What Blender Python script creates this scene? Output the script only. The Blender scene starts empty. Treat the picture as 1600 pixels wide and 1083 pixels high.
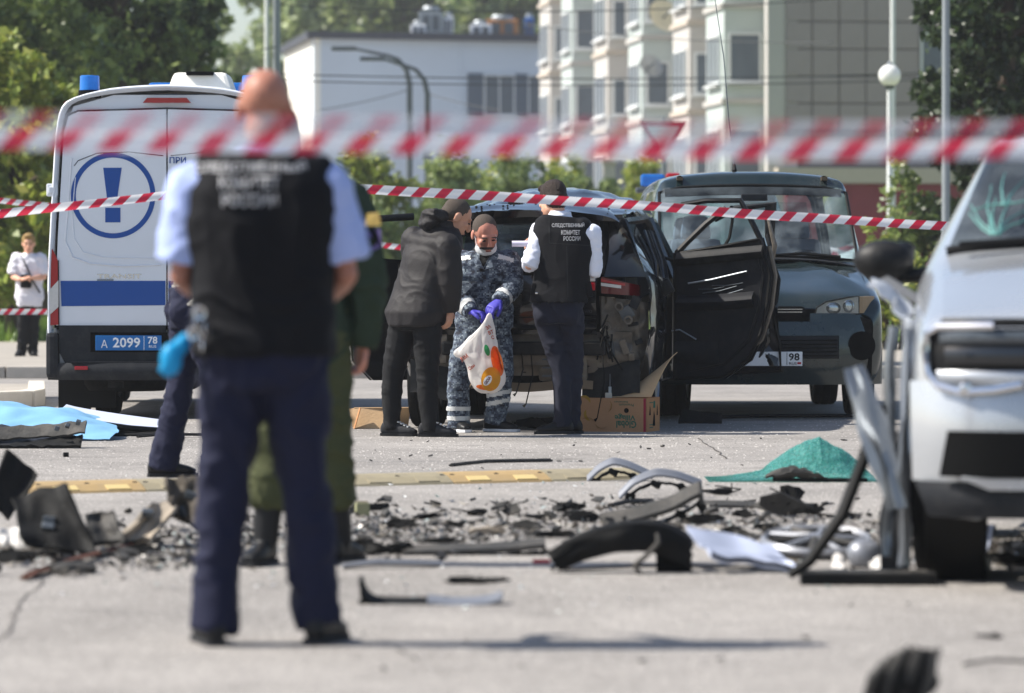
import bpy, bmesh, math, random
import numpy as np
from mathutils import Vector, Matrix, Euler, noise
from mathutils.bvhtree import BVHTree

R = math.radians
random.seed(7)
scene = bpy.context.scene
C = scene.collection

# ------------------------------------------------------------------ camera
CAMH = 1.155
cd = bpy.data.cameras.new('camera')
cam = bpy.data.objects.new('camera', cd); C.objects.link(cam)
cam.location = (0, 0, CAMH); cam.rotation_euler = (R(90), 0, 0)
cd.lens = 150; cd.sensor_width = 36; cd.shift_y = -116.5/1600
cd.clip_end = 3000; cd.clip_start = 0.5
cd.dof.use_dof = True; cd.dof.focus_distance = 30.5; cd.dof.aperture_fstop = 3.0
scene.camera = cam

# ------------------------------------------------------------------ world, sun, exposure
SUN_EL, SUN_AZ = R(46), R(-88.5)            # azimuth from +Y, clockwise; the sun stands to the left
world = bpy.data.worlds.new('World'); scene.world = world; world.use_nodes = True
wn = world.node_tree.nodes; wl = world.node_tree.links
sky = wn.new('ShaderNodeTexSky'); sky.sky_type = 'NISHITA'; sky.sun_disc = False
sky.sun_elevation = SUN_EL; sky.sun_rotation = SUN_AZ; sky.air_density = 1.0; sky.dust_density = 1.4
wn['Background'].inputs[1].default_value = 0.10
wl.new(sky.outputs[0], wn['Background'].inputs[0])
ld = bpy.data.lights.new('sun', 'SUN'); ld.energy = 5.0; ld.angle = R(0.53); ld.color = (1, .945, .86)
sun = bpy.data.objects.new('sun', ld); C.objects.link(sun)
sdir = Vector((math.sin(SUN_AZ)*math.cos(SUN_EL), math.cos(SUN_AZ)*math.cos(SUN_EL), math.sin(SUN_EL)))
sun.rotation_euler = (-sdir).to_track_quat('-Z', 'Y').to_euler(); sun.location = sdir*60
scene.view_settings.view_transform = 'Standard'; scene.view_settings.look = 'None'
scene.view_settings.gamma = 1; scene.view_settings.use_curve_mapping = False
scene.view_settings.exposure = 0.76

# ------------------------------------------------------------------ planning: photo measurements -> metres
FP = 6667.0
def gd(py): return FP*CAMH/(py-425.0)                       # distance of a ground point
def W(px, py, d): return Vector(((px-800)/FP*d, d, CAMH+(425-py)/FP*d))
def G(px, py):
    d = gd(py); return Vector(((px-800)/FP*d, d, 0))

# ------------------------------------------------------------------ materials
def hexl(h):
    h = h.lstrip('#'); v = [int(h[i:i+2], 16)/255 for i in (0, 2, 4)]
    return tuple(c/12.92 if c <= .04045 else ((c+.055)/1.055)**2.4 for c in v)
MATS = {}
def M(key, col=None, rough=.6, metal=0, var=.12, scale=14, bump=.0, bscale=60, coat=0, spec=.3, trans=0, alpha=1, dirt=0, dirtcol=(.12,.11,.1), tl=0):
    if key in MATS: return MATS[key]
    if isinstance(col, str): col = hexl(col)
    m = bpy.data.materials.new(key); m.use_nodes = True; MATS[key] = m
    nt = m.node_tree; N = nt.nodes; L = nt.links; b = N['Principled BSDF']
    b.inputs['Roughness'].default_value = rough; b.inputs['Metallic'].default_value = metal
    b.inputs['Coat Weight'].default_value = coat; b.inputs['Coat Roughness'].default_value = .06
    b.inputs['Specular IOR Level'].default_value = spec; b.inputs['Transmission Weight'].default_value = trans
    b.inputs['Alpha'].default_value = alpha
    tc = N.new('ShaderNodeTexCoord')
    nz = N.new('ShaderNodeTexNoise'); nz.inputs['Scale'].default_value = scale; nz.inputs['Detail'].default_value = 5
    L.new(tc.outputs['Object'], nz.inputs['Vector'])
    mix = N.new('ShaderNodeMix'); mix.data_type = 'RGBA'
    mix.inputs['A'].default_value = (*[c*(1-var) for c in col], 1); mix.inputs['B'].default_value = (*[min(1, c*(1+var)) for c in col], 1)
    L.new(nz.outputs['Fac'], mix.inputs['Factor']); out = mix.outputs['Result']
    if dirt:
        n2 = N.new('ShaderNodeTexNoise'); n2.inputs['Scale'].default_value = scale*.35; n2.inputs['Detail'].default_value = 8; n2.inputs['Roughness'].default_value = .7
        L.new(tc.outputs['Object'], n2.inputs['Vector'])
        rp = N.new('ShaderNodeMapRange'); rp.inputs['From Min'].default_value = .45; rp.inputs['From Max'].default_value = .75; rp.inputs['To Max'].default_value = dirt
        L.new(n2.outputs['Fac'], rp.inputs['Value'])
        m2 = N.new('ShaderNodeMix'); m2.data_type = 'RGBA'; m2.inputs['B'].default_value = (*dirtcol, 1)
        L.new(rp.outputs[0], m2.inputs['Factor']); L.new(out, m2.inputs['A']); out = m2.outputs['Result']
        rr = N.new('ShaderNodeMapRange'); rr.inputs['To Min'].default_value = rough; rr.inputs['To Max'].default_value = min(1, rough+.45)
        L.new(rp.outputs[0], rr.inputs['Value']); L.new(rr.outputs[0], b.inputs['Roughness'])
    L.new(out, b.inputs['Base Color'])
    if bump:
        n3 = N.new('ShaderNodeTexNoise'); n3.inputs['Scale'].default_value = bscale; n3.inputs['Detail'].default_value = 4
        L.new(tc.outputs['Object'], n3.inputs['Vector'])
        bp = N.new('ShaderNodeBump'); bp.inputs['Strength'].default_value = bump; bp.inputs['Distance'].default_value = .02
        L.new(n3.outputs['Fac'], bp.inputs['Height']); L.new(bp.outputs[0], b.inputs['Normal'])
    if tl:
        t = N.new('ShaderNodeBsdfTranslucent'); L.new(out, t.inputs['Color'])
        mx = N.new('ShaderNodeMixShader'); mx.inputs[0].default_value = tl
        L.new(b.outputs[0], mx.inputs[1]); L.new(t.outputs[0], mx.inputs[2]); L.new(mx.outputs[0], N['Material Output'].inputs[0])
    return m

def leaf_mat(key, c1, c2, c3):
    m = bpy.data.materials.new(key); m.use_nodes = True; MATS[key] = m
    nt = m.node_tree; N = nt.nodes; L = nt.links; b = N['Principled BSDF']
    g = N.new('ShaderNodeNewGeometry'); rp = N.new('ShaderNodeValToRGB')
    rp.color_ramp.elements[0].color = (*hexl(c1), 1); rp.color_ramp.elements[1].color = (*hexl(c3), 1)
    e = rp.color_ramp.elements.new(.6); e.color = (*hexl(c2), 1)
    L.new(g.outputs['Random Per Island'], rp.inputs[0]); L.new(rp.outputs[0], b.inputs['Base Color'])
    b.inputs['Roughness'].default_value = .42
    t = N.new('ShaderNodeBsdfTranslucent'); L.new(rp.outputs[0], t.inputs['Color'])
    mx = N.new('ShaderNodeMixShader'); mx.inputs[0].default_value = .35
    L.new(b.outputs[0], mx.inputs[1]); L.new(t.outputs[0], mx.inputs[2]); L.new(mx.outputs[0], N['Material Output'].inputs[0])
    return m

def stripe_mat(key, period, slant, red='#c8253a', white='#e4e6ea', alpha=1.0, tl=.35):
    m = bpy.data.materials.new(key); m.use_nodes = True; MATS[key] = m
    nt = m.node_tree; N = nt.nodes; L = nt.links; b = N['Principled BSDF']
    uv = N.new('ShaderNodeUVMap'); sp = N.new('ShaderNodeSeparateXYZ'); L.new(uv.outputs[0], sp.inputs[0])
    a = N.new('ShaderNodeMath'); a.operation = 'MULTIPLY'; a.inputs[1].default_value = slant; L.new(sp.outputs['Y'], a.inputs[0])
    s = N.new('ShaderNodeMath'); s.operation = 'ADD'; L.new(sp.outputs['X'], s.inputs[0]); L.new(a.outputs[0], s.inputs[1])
    d = N.new('ShaderNodeMath'); d.operation = 'DIVIDE'; d.inputs[1].default_value = period; L.new(s.outputs[0], d.inputs[0])
    f = N.new('ShaderNodeMath'); f.operation = 'FRACT'; L.new(d.outputs[0], f.inputs[0])
    gt = N.new('ShaderNodeMath'); gt.operation = 'GREATER_THAN'; gt.inputs[1].default_value = .52; L.new(f.outputs[0], gt.inputs[0])
    mix = N.new('ShaderNodeMix'); mix.data_type = 'RGBA'; mix.inputs['A'].default_value = (*hexl(white), 1); mix.inputs['B'].default_value = (*hexl(red), 1)
    L.new(gt.outputs[0], mix.inputs['Factor']); L.new(mix.outputs['Result'], b.inputs['Base Color'])
    b.inputs['Roughness'].default_value = .38; b.inputs['Alpha'].default_value = alpha
    tr = N.new('ShaderNodeBsdfTranslucent'); L.new(mix.outputs['Result'], tr.inputs[0])
    ms = N.new('ShaderNodeMixShader'); ms.inputs[0].default_value = tl
    L.new(b.outputs[0], ms.inputs[1]); L.new(tr.outputs[0], ms.inputs[2])
    tp = N.new('ShaderNodeBsdfTransparent'); m3 = N.new('ShaderNodeMixShader'); m3.inputs[0].default_value = alpha
    L.new(tp.outputs[0], m3.inputs[1]); L.new(ms.outputs[0], m3.inputs[2]); L.new(m3.outputs[0], N['Material Output'].inputs[0])
    return m

def camo_mat(key):
    m = bpy.data.materials.new(key); m.use_nodes = True; MATS[key] = m
    nt = m.node_tree; N = nt.nodes; L = nt.links; b = N['Principled BSDF']
    tc = N.new('ShaderNodeTexCoord'); sn = N.new('ShaderNodeVectorMath'); sn.operation = 'SNAP'; sn.inputs[1].default_value = (.011,)*3
    L.new(tc.outputs['Object'], sn.inputs[0])
    nz = N.new('ShaderNodeTexNoise'); nz.inputs['Scale'].default_value = 17; nz.inputs['Detail'].default_value = 4; nz.inputs['Roughness'].default_value = .7
    mp = N.new('ShaderNodeMapping'); mp.inputs['Scale'].default_value = (1, 1, 1.7)
    L.new(sn.outputs[0], mp.inputs[0]); L.new(mp.outputs[0], nz.inputs['Vector'])
    rp = N.new('ShaderNodeValToRGB'); rp.color_ramp.interpolation = 'CONSTANT'
    els = [(0, '#151a28'), (.41, '#303a4c'), (.48, '#56616f'), (.56, '#808b94'), (.61, '#3a4454'), (.67, '#1b2130')]
    rp.color_ramp.elements[0].color = (*hexl(els[0][1]), 1); rp.color_ramp.elements[1].position = els[-1][0]; rp.color_ramp.elements[1].color = (*hexl(els[-1][1]), 1)
    for p, c in els[1:-1]:
        e = rp.color_ramp.elements.new(p); e.color = (*hexl(c), 1)
    L.new(nz.outputs['Fac'], rp.inputs[0]); L.new(rp.outputs[0], b.inputs['Base Color']); b.inputs['Roughness'].default_value = .85
    return m

def asphalt_mat():
    m = bpy.data.materials.new('asphalt'); m.use_nodes = True; MATS['asphalt'] = m
    nt = m.node_tree; N = nt.nodes; L = nt.links; b = N['Principled BSDF']
    tc = N.new('ShaderNodeTexCoord')
    def nz(sc, det=4, ro=.6):
        n = N.new('ShaderNodeTexNoise'); n.inputs['Scale'].default_value = sc; n.inputs['Detail'].default_value = det; n.inputs['Roughness'].default_value = ro
        L.new(tc.outputs['Object'], n.inputs['Vector']); return n
    fine = nz(70, 3, .85); big = nz(.55, 6, .65); mid = nz(6, 5, .7)
    r1 = N.new('ShaderNodeValToRGB'); r1.color_ramp.elements[0].position = .3; r1.color_ramp.elements[1].position = .72
    r1.color_ramp.elements[0].color = (.10, .095, .09, 1); r1.color_ramp.elements[1].color = (.46, .43, .40, 1)
    L.new(fine.outputs['Fac'], r1.inputs[0])
    r2 = N.new('ShaderNodeMapRange'); r2.inputs['From Min'].default_value = .3; r2.inputs['From Max'].default_value = .7; r2.inputs['To Min'].default_value = .72; r2.inputs['To Max'].default_value = 1.15
    L.new(big.outputs['Fac'], r2.inputs['Value'])
    r3 = N.new('ShaderNodeMapRange'); r3.inputs['From Min'].default_value = .35; r3.inputs['From Max'].default_value = .7; r3.inputs['To Min'].default_value = .86; r3.inputs['To Max'].default_value = 1.1
    L.new(mid.outputs['Fac'], r3.inputs['Value'])
    st_n = nz(1.7, 6, .6); r4 = N.new('ShaderNodeMapRange'); r4.inputs['From Min'].default_value = .56; r4.inputs['From Max'].default_value = .70; r4.inputs['To Min'].default_value = 1.0; r4.inputs['To Max'].default_value = .74; L.new(st_n.outputs['Fac'], r4.inputs['Value'])
    m0 = N.new('ShaderNodeMath'); m0.operation = 'MULTIPLY'; L.new(r2.outputs[0], m0.inputs[0]); L.new(r4.outputs[0], m0.inputs[1])
    mu = N.new('ShaderNodeMath'); mu.operation = 'MULTIPLY'; L.new(m0.outputs[0], mu.inputs[0]); L.new(r3.outputs[0], mu.inputs[1])
    vm = N.new('ShaderNodeVectorMath'); vm.operation = 'SCALE'; L.new(r1.outputs[0], vm.inputs[0]); L.new(mu.outputs[0], vm.inputs['Scale'])
    L.new(vm.outputs[0], b.inputs['Base Color']); b.inputs['Roughness'].default_value = .9; b.inputs['Specular IOR Level'].default_value = .25
    bp = N.new('ShaderNodeBump'); bp.inputs['Strength'].default_value = .35; bp.inputs['Distance'].default_value = .006
    L.new(fine.outputs['Fac'], bp.inputs['Height']); L.new(bp.outputs[0], b.inputs['Normal'])
    return m

def glass_mat(key, tint=(.8, .9, .88), amount=.75, rough=.03):
    m = bpy.data.materials.new(key); m.use_nodes = True; MATS[key] = m
    nt = m.node_tree; N = nt.nodes; L = nt.links; N.remove(N['Principled BSDF'])
    tp = N.new('ShaderNodeBsdfTransparent'); tp.inputs[0].default_value = (*tint, 1)
    gl = N.new('ShaderNodeBsdfGlossy'); gl.inputs['Roughness'].default_value = rough
    df = N.new('ShaderNodeBsdfDiffuse'); df.inputs[0].default_value = (.45, .52, .55, 1)
    tc = N.new('ShaderNodeTexCoord'); nz = N.new('ShaderNodeTexNoise'); nz.inputs['Scale'].default_value = 3.5; nz.inputs['Detail'].default_value = 5
    L.new(tc.outputs['Object'], nz.inputs['Vector'])
    mr = N.new('ShaderNodeMapRange'); mr.inputs['From Min'].default_value = .4; mr.inputs['From Max'].default_value = .75; mr.inputs['To Min'].default_value = .02; mr.inputs['To Max'].default_value = 1-amount
    L.new(nz.outputs['Fac'], mr.inputs['Value'])
    fr = N.new('ShaderNodeFresnel'); fr.inputs[0].default_value = 1.5
    m1 = N.new('ShaderNodeMixShader'); L.new(mr.outputs[0], m1.inputs[0]); L.new(tp.outputs[0], m1.inputs[1]); L.new(df.outputs[0], m1.inputs[2])
    m2 = N.new('ShaderNodeMixShader'); L.new(fr.outputs[0], m2.inputs[0]); L.new(m1.outputs[0], m2.inputs[1]); L.new(gl.outputs[0], m2.inputs[2])
    L.new(m2.outputs[0], N['Material Output'].inputs[0])
    return m

# ------------------------------------------------------------------ mesh helpers
def tag(o, label=None, cat=None, group=None, kind=None):
    if label: o['label'] = label
    if cat: o['category'] = cat
    if group: o['group'] = group
    if kind: o['kind'] = kind
    return o
def empty(name, loc=(0, 0, 0), rz=0, label=None, cat=None, group=None):
    o = bpy.data.objects.new(name, None); C.objects.link(o); o.location = loc; o.rotation_euler = (0, 0, rz)
    o.empty_display_size = .1
    return tag(o, label, cat, group)
def link(name, me, mat=None, parent=None):
    o = bpy.data.objects.new(name, me); C.objects.link(o)
    if mat is not None:
        me.materials.clear(); me.materials.append(MATS[mat] if isinstance(mat, str) else mat)
    if parent is not None: o.parent = parent
    return o
def copy_tree(o, parent=None, loc=None, rot=None):
    c = o.copy(); C.objects.link(c); c.parent = parent
    if loc is not None: c.location = loc
    if rot is not None: c.rotation_euler = rot
    for ch in list(o.children): copy_tree(ch, c)
    return c

class MB:
    def __init__(s): s.v = []; s.f = []; s.uv = None
    def add(s, vs, fs):
        n = len(s.v); s.v += [tuple(v) for v in vs]; s.f += [tuple(i+n for i in f) for f in fs]; return s
    def box(s, c, size, rot=(0, 0, 0), taper=1.0, bev=0.0):
        hx, hy, hz = [k/2 for k in size]; m = Matrix.Translation(c) @ Euler(rot).to_matrix().to_4x4()
        if bev <= 0:
            vs = [(x*hx*(taper if z > 0 else 1), y*hy*(taper if z > 0 else 1), z*hz) for z in (-1, 1) for y in (-1, 1) for x in (-1, 1)]
            return s.add([m @ Vector(v) for v in vs], [(0, 2, 3, 1), (4, 5, 7, 6), (0, 1, 5, 4), (2, 6, 7, 3), (0, 4, 6, 2), (1, 3, 7, 5)])
        bm = bmesh.new(); bmesh.ops.create_cube(bm, size=1)
        for v in bm.verts:
            t = taper if v.co.z > 0 else 1
            v.co = Vector((v.co.x*size[0]*t, v.co.y*size[1]*t, v.co.z*size[2]))
        bmesh.ops.bevel(bm, geom=bm.edges[:], offset=bev, segments=2, affect='EDGES', profile=.6)
        bm.verts.index_update(); s.add([m @ v.co for v in bm.verts], [[v.index for v in f.verts] for f in bm.faces]); bm.free(); return s
    def tube(s, pts, r, n=8, cap=True, flat=1.0):
        pts = [Vector(p) for p in pts]; rs = r if isinstance(r, (list, tuple)) else [r]*len(pts)
        vs = []; up = None
        for i, p in enumerate(pts):
            d = (pts[min(i+1, len(pts)-1)]-pts[max(i-1, 0)])
            if d.length < 1e-9: d = Vector((0, 0, 1))
            d.normalize()
            if up is None:
                up = Vector((0, 0, 1)) if abs(d.z) < .9 else Vector((0, 1, 0))
            a = d.cross(up)
            if a.length < 1e-6: a = d.cross(Vector((1, 0, 0)))
            a.normalize(); b = a.cross(d); up = b
            for k in range(n):
                t = 2*math.pi*k/n; vs.append(p + a*math.cos(t)*rs[i] + b*math.sin(t)*rs[i]*flat)
        fs = [(i*n+k, i*n+(k+1) % n, (i+1)*n+(k+1) % n, (i+1)*n+k) for i in range(len(pts)-1) for k in range(n)]
        if cap: fs += [tuple(range(n))[::-1], tuple(range((len(pts)-1)*n, len(pts)*n))]
        return s.add(vs, fs)
    def loft(s, rings, cap=True):
        n = len(rings[0]); vs = [p for r in rings for p in r]
        fs = [(i*n+k, i*n+(k+1) % n, (i+1)*n+(k+1) % n, (i+1)*n+k) for i in range(len(rings)-1) for k in range(n)]
        if cap: fs += [tuple(range(n))[::-1], tuple(range((len(rings)-1)*n, len(rings)*n))]
        return s.add(vs, fs)
    def ell(s, c, r, rot=None, nu=16, nv=10):
        m = Matrix.Translation(c) @ (rot.to_4x4() if rot is not None else Matrix.Identity(4))
        vs = [m @ Vector((0, 0, -r[2]))]
        for j in range(1, nv):
            ph = -math.pi/2+math.pi*j/nv
            for i in range(nu):
                t = 2*math.pi*i/nu; vs.append(m @ Vector((r[0]*math.cos(ph)*math.cos(t), r[1]*math.cos(ph)*math.sin(t), r[2]*math.sin(ph))))
        vs.append(m @ Vector((0, 0, r[2])))
        fs = [(0, 1+(i+1) % nu, 1+i) for i in range(nu)]
        for j in range(nv-2):
            fs += [(1+j*nu+i, 1+j*nu+(i+1) % nu, 1+(j+1)*nu+(i+1) % nu, 1+(j+1)*nu+i) for i in range(nu)]
        t = 1+(nv-1)*nu; fs += [(t, 1+(nv-2)*nu+i, 1+(nv-2)*nu+(i+1) % nu) for i in range(nu)]
        return s.add(vs, fs)
    def lathe(s, prof, axis_m, n=24):
        vs = []
        for (r, h) in prof:
            for k in range(n):
                t = 2*math.pi*k/n; vs.append(axis_m @ Vector((r*math.cos(t), r*math.sin(t), h)))
        fs = [(i*n+k, i*n+(k+1) % n, (i+1)*n+(k+1) % n, (i+1)*n+k) for i in range(len(prof)-1) for k in range(n)]
        return s.add(vs, fs)
    def prism(s, poly, m, depth):
        n = len(poly); vs = [m @ Vector((x, y, 0)) for x, y in poly]+[m @ Vector((x, y, depth)) for x, y in poly]
        return s.add(vs, [tuple(range(n))[::-1], tuple(range(n, 2*n))]+[(i, (i+1) % n, n+(i+1) % n, n+i) for i in range(n)])
    def grid(s, fn, nu, nv, thick=0):
        """fn(u, v) -> point; with thick, a solid sheet"""
        P = [[Vector(fn(i/nu, j/nv)) for i in range(nu+1)] for j in range(nv+1)]
        w = nu+1; vs = [p for row in P for p in row]
        fs = [(j*w+i, j*w+i+1, (j+1)*w+i+1, (j+1)*w+i) for j in range(nv) for i in range(nu)]
        if not thick: return s.add(vs, fs)
        nn = [Vector((0, 0, 0)) for _ in vs]
        for f in fs:
            a, b, c, d = [vs[k] for k in f]; nrm = (c-a).cross(d-b)
            for k in f: nn[k] += nrm
        nn = [k.normalized() if k.length > 0 else Vector((0, 0, 1)) for k in nn]
        m = len(vs); vs2 = vs+[v-n*thick for v, n in zip(vs, nn)]
        f2 = fs+[tuple(k+m for k in f[::-1]) for f in fs]
        rim = [i for i in range(w)]+[j*w+nu for j in range(1, nv+1)]+[nv*w+i for i in range(nu-1, -1, -1)]+[j*w for j in range(nv-1, 0, -1)]
        f2 += [(rim[(k+1) % len(rim)], rim[k], rim[k]+m, rim[(k+1) % len(rim)]+m) for k in range(len(rim))]
        return s.add(vs2, f2)
    def mesh(s, name='mesh', smooth=False, angle=35):
        me = bpy.data.meshes.new(name); me.from_pydata(s.v, [], s.f); me.update()
        if smooth: smooth_by_angle(me, angle)
        return me
    def build(s, name, mat, parent=None, smooth=False, angle=35):
        return link(name, s.mesh(name, smooth, angle), mat, parent)

def smooth_by_angle(me, angle=35):
    bm = bmesh.new(); bm.from_mesh(me); bmesh.ops.recalc_face_normals(bm, faces=bm.faces[:])
    lim = math.radians(angle)
    for f in bm.faces: f.smooth = True
    for e in bm.edges:
        e.smooth = not (len(e.link_faces) == 2 and e.calc_face_angle(0) > lim)
    bm.to_mesh(me); bm.free()

def box(name, c, size, mat, parent=None, rot=(0, 0, 0), bev=0.0, taper=1.0):
    return MB().box(c, size, rot, taper, bev).build(name, mat, parent)
def tube(name, pts, r, mat, parent=None, n=8, flat=1.0):
    return MB().tube(pts, r, n, True, flat).build(name, mat, parent, True, 50)

def text(name, s, mat, parent, m, width=None, height=None, bold=0.012, extrude=.0008, align='CENTER'):
    cu = bpy.data.curves.new('t', 'FONT'); cu.body = s; cu.align_x = 'CENTER'; cu.align_y = 'CENTER'
    cu.size = 1; cu.offset = bold; cu.resolution_u = 2; cu.extrude = .001
    o = bpy.data.objects.new('t', cu); C.objects.link(o)
    dg = bpy.context.evaluated_depsgraph_get(); me = bpy.data.meshes.new_from_object(o.evaluated_get(dg))
    bpy.data.objects.remove(o); bpy.data.curves.remove(cu)
    co = np.empty(len(me.vertices)*3); me.vertices.foreach_get('co', co); co = co.reshape(-1, 3)
    lo, hi = co.min(0), co.max(0); ctr = (lo+hi)/2; w, h = hi[0]-lo[0], hi[1]-lo[1]
    sx = width/w if width else None; sy = height/h if height else None
    if sx is None: sx = sy
    if sy is None: sy = sx
    out = []
    for p in co:
        q = m @ Vector(((p[0]-ctr[0])*sx, (p[1]-ctr[1])*sy, extrude*(1 if p[2] > 0 else -1)))
        out += [q.x, q.y, q.z]
    me.vertices.foreach_set('co', out); me.update()
    return link(name, me, mat, parent)
def frame(origin, xdir, ydir):
    x = Vector(xdir).normalized(); y = Vector(ydir).normalized(); z = x.cross(y).normalized(); y = z.cross(x)
    m = Matrix((x, y, z)).transposed().to_4x4(); m.translation = Vector(origin); return m
def conform(o, target, direction, off=.003):
    """press a print onto a surface: every vertex is dropped along direction onto the target"""
    me = target.data; bv = BVHTree.FromPolygons([v.co.copy() for v in me.vertices], [tuple(p.vertices) for p in me.polygons])
    d = Vector(direction).normalized()
    for v in o.data.vertices:
        hit = bv.ray_cast(v.co - d*1.0, d)
        if hit[0] is not None: v.co = hit[0]-d*off
def remeshed(name, mb, voxel, mat, parent=None, smooth=4, wr=None):
    me = mb.mesh('t'); o = bpy.data.objects.new('t', me); C.objects.link(o)
    bm = bmesh.new(); bm.from_mesh(me); bmesh.ops.recalc_face_normals(bm, faces=bm.faces[:]); bm.to_mesh(me); bm.free()
    md = o.modifiers.new('r', 'REMESH'); md.mode = 'VOXEL'; md.voxel_size = voxel; md.use_smooth_shade = True
    if smooth:
        sm = o.modifiers.new('s', 'SMOOTH'); sm.iterations = smooth; sm.factor = .5
    dg = bpy.context.evaluated_depsgraph_get(); out = bpy.data.meshes.new_from_object(o.evaluated_get(dg)); out.name = name
    bpy.data.objects.remove(o); bpy.data.meshes.remove(me)
    if wr: wrinkle(out, *wr)
    for p in out.polygons: p.use_smooth = True
    return link(name, out, mat, parent)
def wrinkle(me, amp, freq=(9, 9, 13), seed=0):
    n = len(me.vertices); co = np.empty(n*3); me.vertices.foreach_get('co', co); co = co.reshape(-1, 3)
    no = np.empty(n*3); me.vertices.foreach_get('normal', no); no = no.reshape(-1, 3)
    o = Vector((seed*7.3, seed*3.1, seed*1.7)); d = np.empty(n)
    for i in range(n):
        x, y, z = co[i]; w = noise.noise(Vector((x*5, y*5, z*5))+o)*.25
        p = Vector((x*freq[0]+w, y*freq[1], (z+.35*x)*freq[2]+w*3))+o
        a = 1-abs(noise.noise(p)); b = 1-abs(noise.noise(p*2.1+o))
        d[i] = (a**3-.45)+.4*(b**3-.45)
    co += no*(d*amp)[:, None]; me.vertices.foreach_set('co', co.ravel()); me.update()
# ------------------------------------------------------------------ shared materials
asphalt_mat()
leaf_mat('leaf_mid', '#4c5e32', '#728548', '#a0ac6c'); leaf_mat('leaf_dark', '#303f25', '#4a5c3a', '#748452')
leaf_mat('leaf_deep', '#1c2a16', '#2c3d20', '#4a5c34'); leaf_mat('leaf_pale', '#6a7d45', '#8a9a5c', '#a9b37a'); leaf_mat('leaf_yellow', '#6f8234', '#94a044', '#b5b45c')
leaf_mat('grass_blade', '#4c6a24', '#6d8a34', '#93a550')
M('bark', '#4a3f35', .9, bump=.6, bscale=25); M('concrete', '#b7b0a6', .9, var=.18, scale=9, bump=.25, bscale=80, dirt=.5, dirtcol=(.22, .2, .18))
M('concrete_pale', '#bdb7ac', .9, var=.12, scale=6, bump=.2, dirt=.35, dirtcol=(.3, .28, .25))
M('paving', '#9b958c', .92, var=.15, scale=3, bump=.2, dirt=.4)
M('soil', '#6f7a45', .95, var=.3, scale=2)
M('wall_shade_blue', '#c8d2dc', .85, var=.06, scale=.6, dirt=.15, dirtcol=(.35, .36, .38)); M('wall_sunlit', '#efece0', .85, var=.06, scale=.6)  # bluish shade of the front and sunlit white of the side are painted in
M('wall_cream', '#b2afaa', .85, var=.08, scale=.8, dirt=.2, dirtcol=(.4, .38, .34)); M('wall_mint', '#aeb7b4', .85, var=.08, scale=.8)
M('tile_grey', '#938a88', .6, var=.1, scale=1.2); M('joint', '#6c6664', .9); M('roof_edge', '#3d4048', .6); M('ribbed', '#cfcfc2', .6)
M('win_dark', '#56606a', .12, var=.2, scale=2); M('win_frame', '#cdd0d0', .5); M('win_panel', '#55606c', .5); M('awning_red', '#7a2430', .6, var=.15, scale=2)
M('beige_ledge', '#b3a99c', .8); M('steel', '#9aa0a4', .45, .8); M('steel_dark', '#5c6268', .5, .6); M('pole_grey', '#8b9296', .5, .4); M('pole_white', '#d5d8d8', .5)
M('opal', '#f2f2f0', .35, var=.02, tl=.3); M('wire', '#3a3d40', .6); M('dish', '#c9c2a8', .5)
M('orange_paint', '#b8783c', .5); M('blue_plastic', '#2a66b4', .35); M('red_paint', '#b02030', .4); M('white_paint', '#e3e5e8', .35)

# ------------------------------------------------------------------ ground
g = MB().grid(lambda u, v: (-600+1200*u, -60+1500*v, 0), 4, 4).build('ground', 'asphalt'); tag(g, kind='structure')
M('crack', '#4a4643', .95)
def crack(pts, w):
    mb = MB(); p = [G(*q) for q in pts]; sub = []
    for a, b in zip(p[:-1], p[1:]):
        for k in range(6): sub.append(a.lerp(b, k/6)+Vector((random.uniform(-.02, .02), random.uniform(-.04, .04), 0)))
    sub.append(p[-1]); vs = []
    for i, q in enumerate(sub):
        ww = w*random.uniform(.5, 1.3); vs += [q+Vector((-ww, -ww, .004)), q+Vector((ww, ww, .004))]
    mb.add(vs, [(2*i, 2*i+1, 2*i+3, 2*i+2) for i in range(len(sub)-1)]); mb.build('crack', 'crack', g)
crack([(70, 905), (30, 955), (0, 1000), (-40, 1040)], .0035); crack([(1090, 685), (1110, 700), (1135, 717)], .006)


# far pavement with kerb stones, lawn behind it
far = MB().box((-9, 55.5, .05), (46, 18, .1)).build('pavement', 'paving'); tag(far, kind='structure')
ks = MB().box((0, 0, .065), (.985, .16, .13), bev=.012).mesh('kerb_stone')
for i in range(26):
    link('kerb_stone', ks, 'concrete', far).location = (-17+i, 46.4, 0)
lawn = MB().grid(lambda u, v: (-40+90*u, 64.4+60*v, .1+.25*v), 6, 6).build('lawn', 'soil'); tag(lawn, kind='structure')
mb = MB(); rg = random.Random(3)
for i in range(14000):
    x = rg.uniform(-13, 9); y = 64.6+rg.random()**1.6*22; h = rg.uniform(.12, .42); a = rg.uniform(0, 6.28); w = .018
    lx, ly = rg.uniform(-.12, .12), rg.uniform(-.12, .12); z = .1+.25*(y-64.4)/60
    mb.add([(x-w*math.cos(a), y-w*math.sin(a), z), (x+w*math.cos(a), y+w*math.sin(a), z), (x+lx, y+ly, z+h)], [(0, 1, 2)])
tag(mb.build('grass', 'grass_blade'), 'tall green grass growing behind the far pavement', 'grass', kind='stuff')

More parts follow.
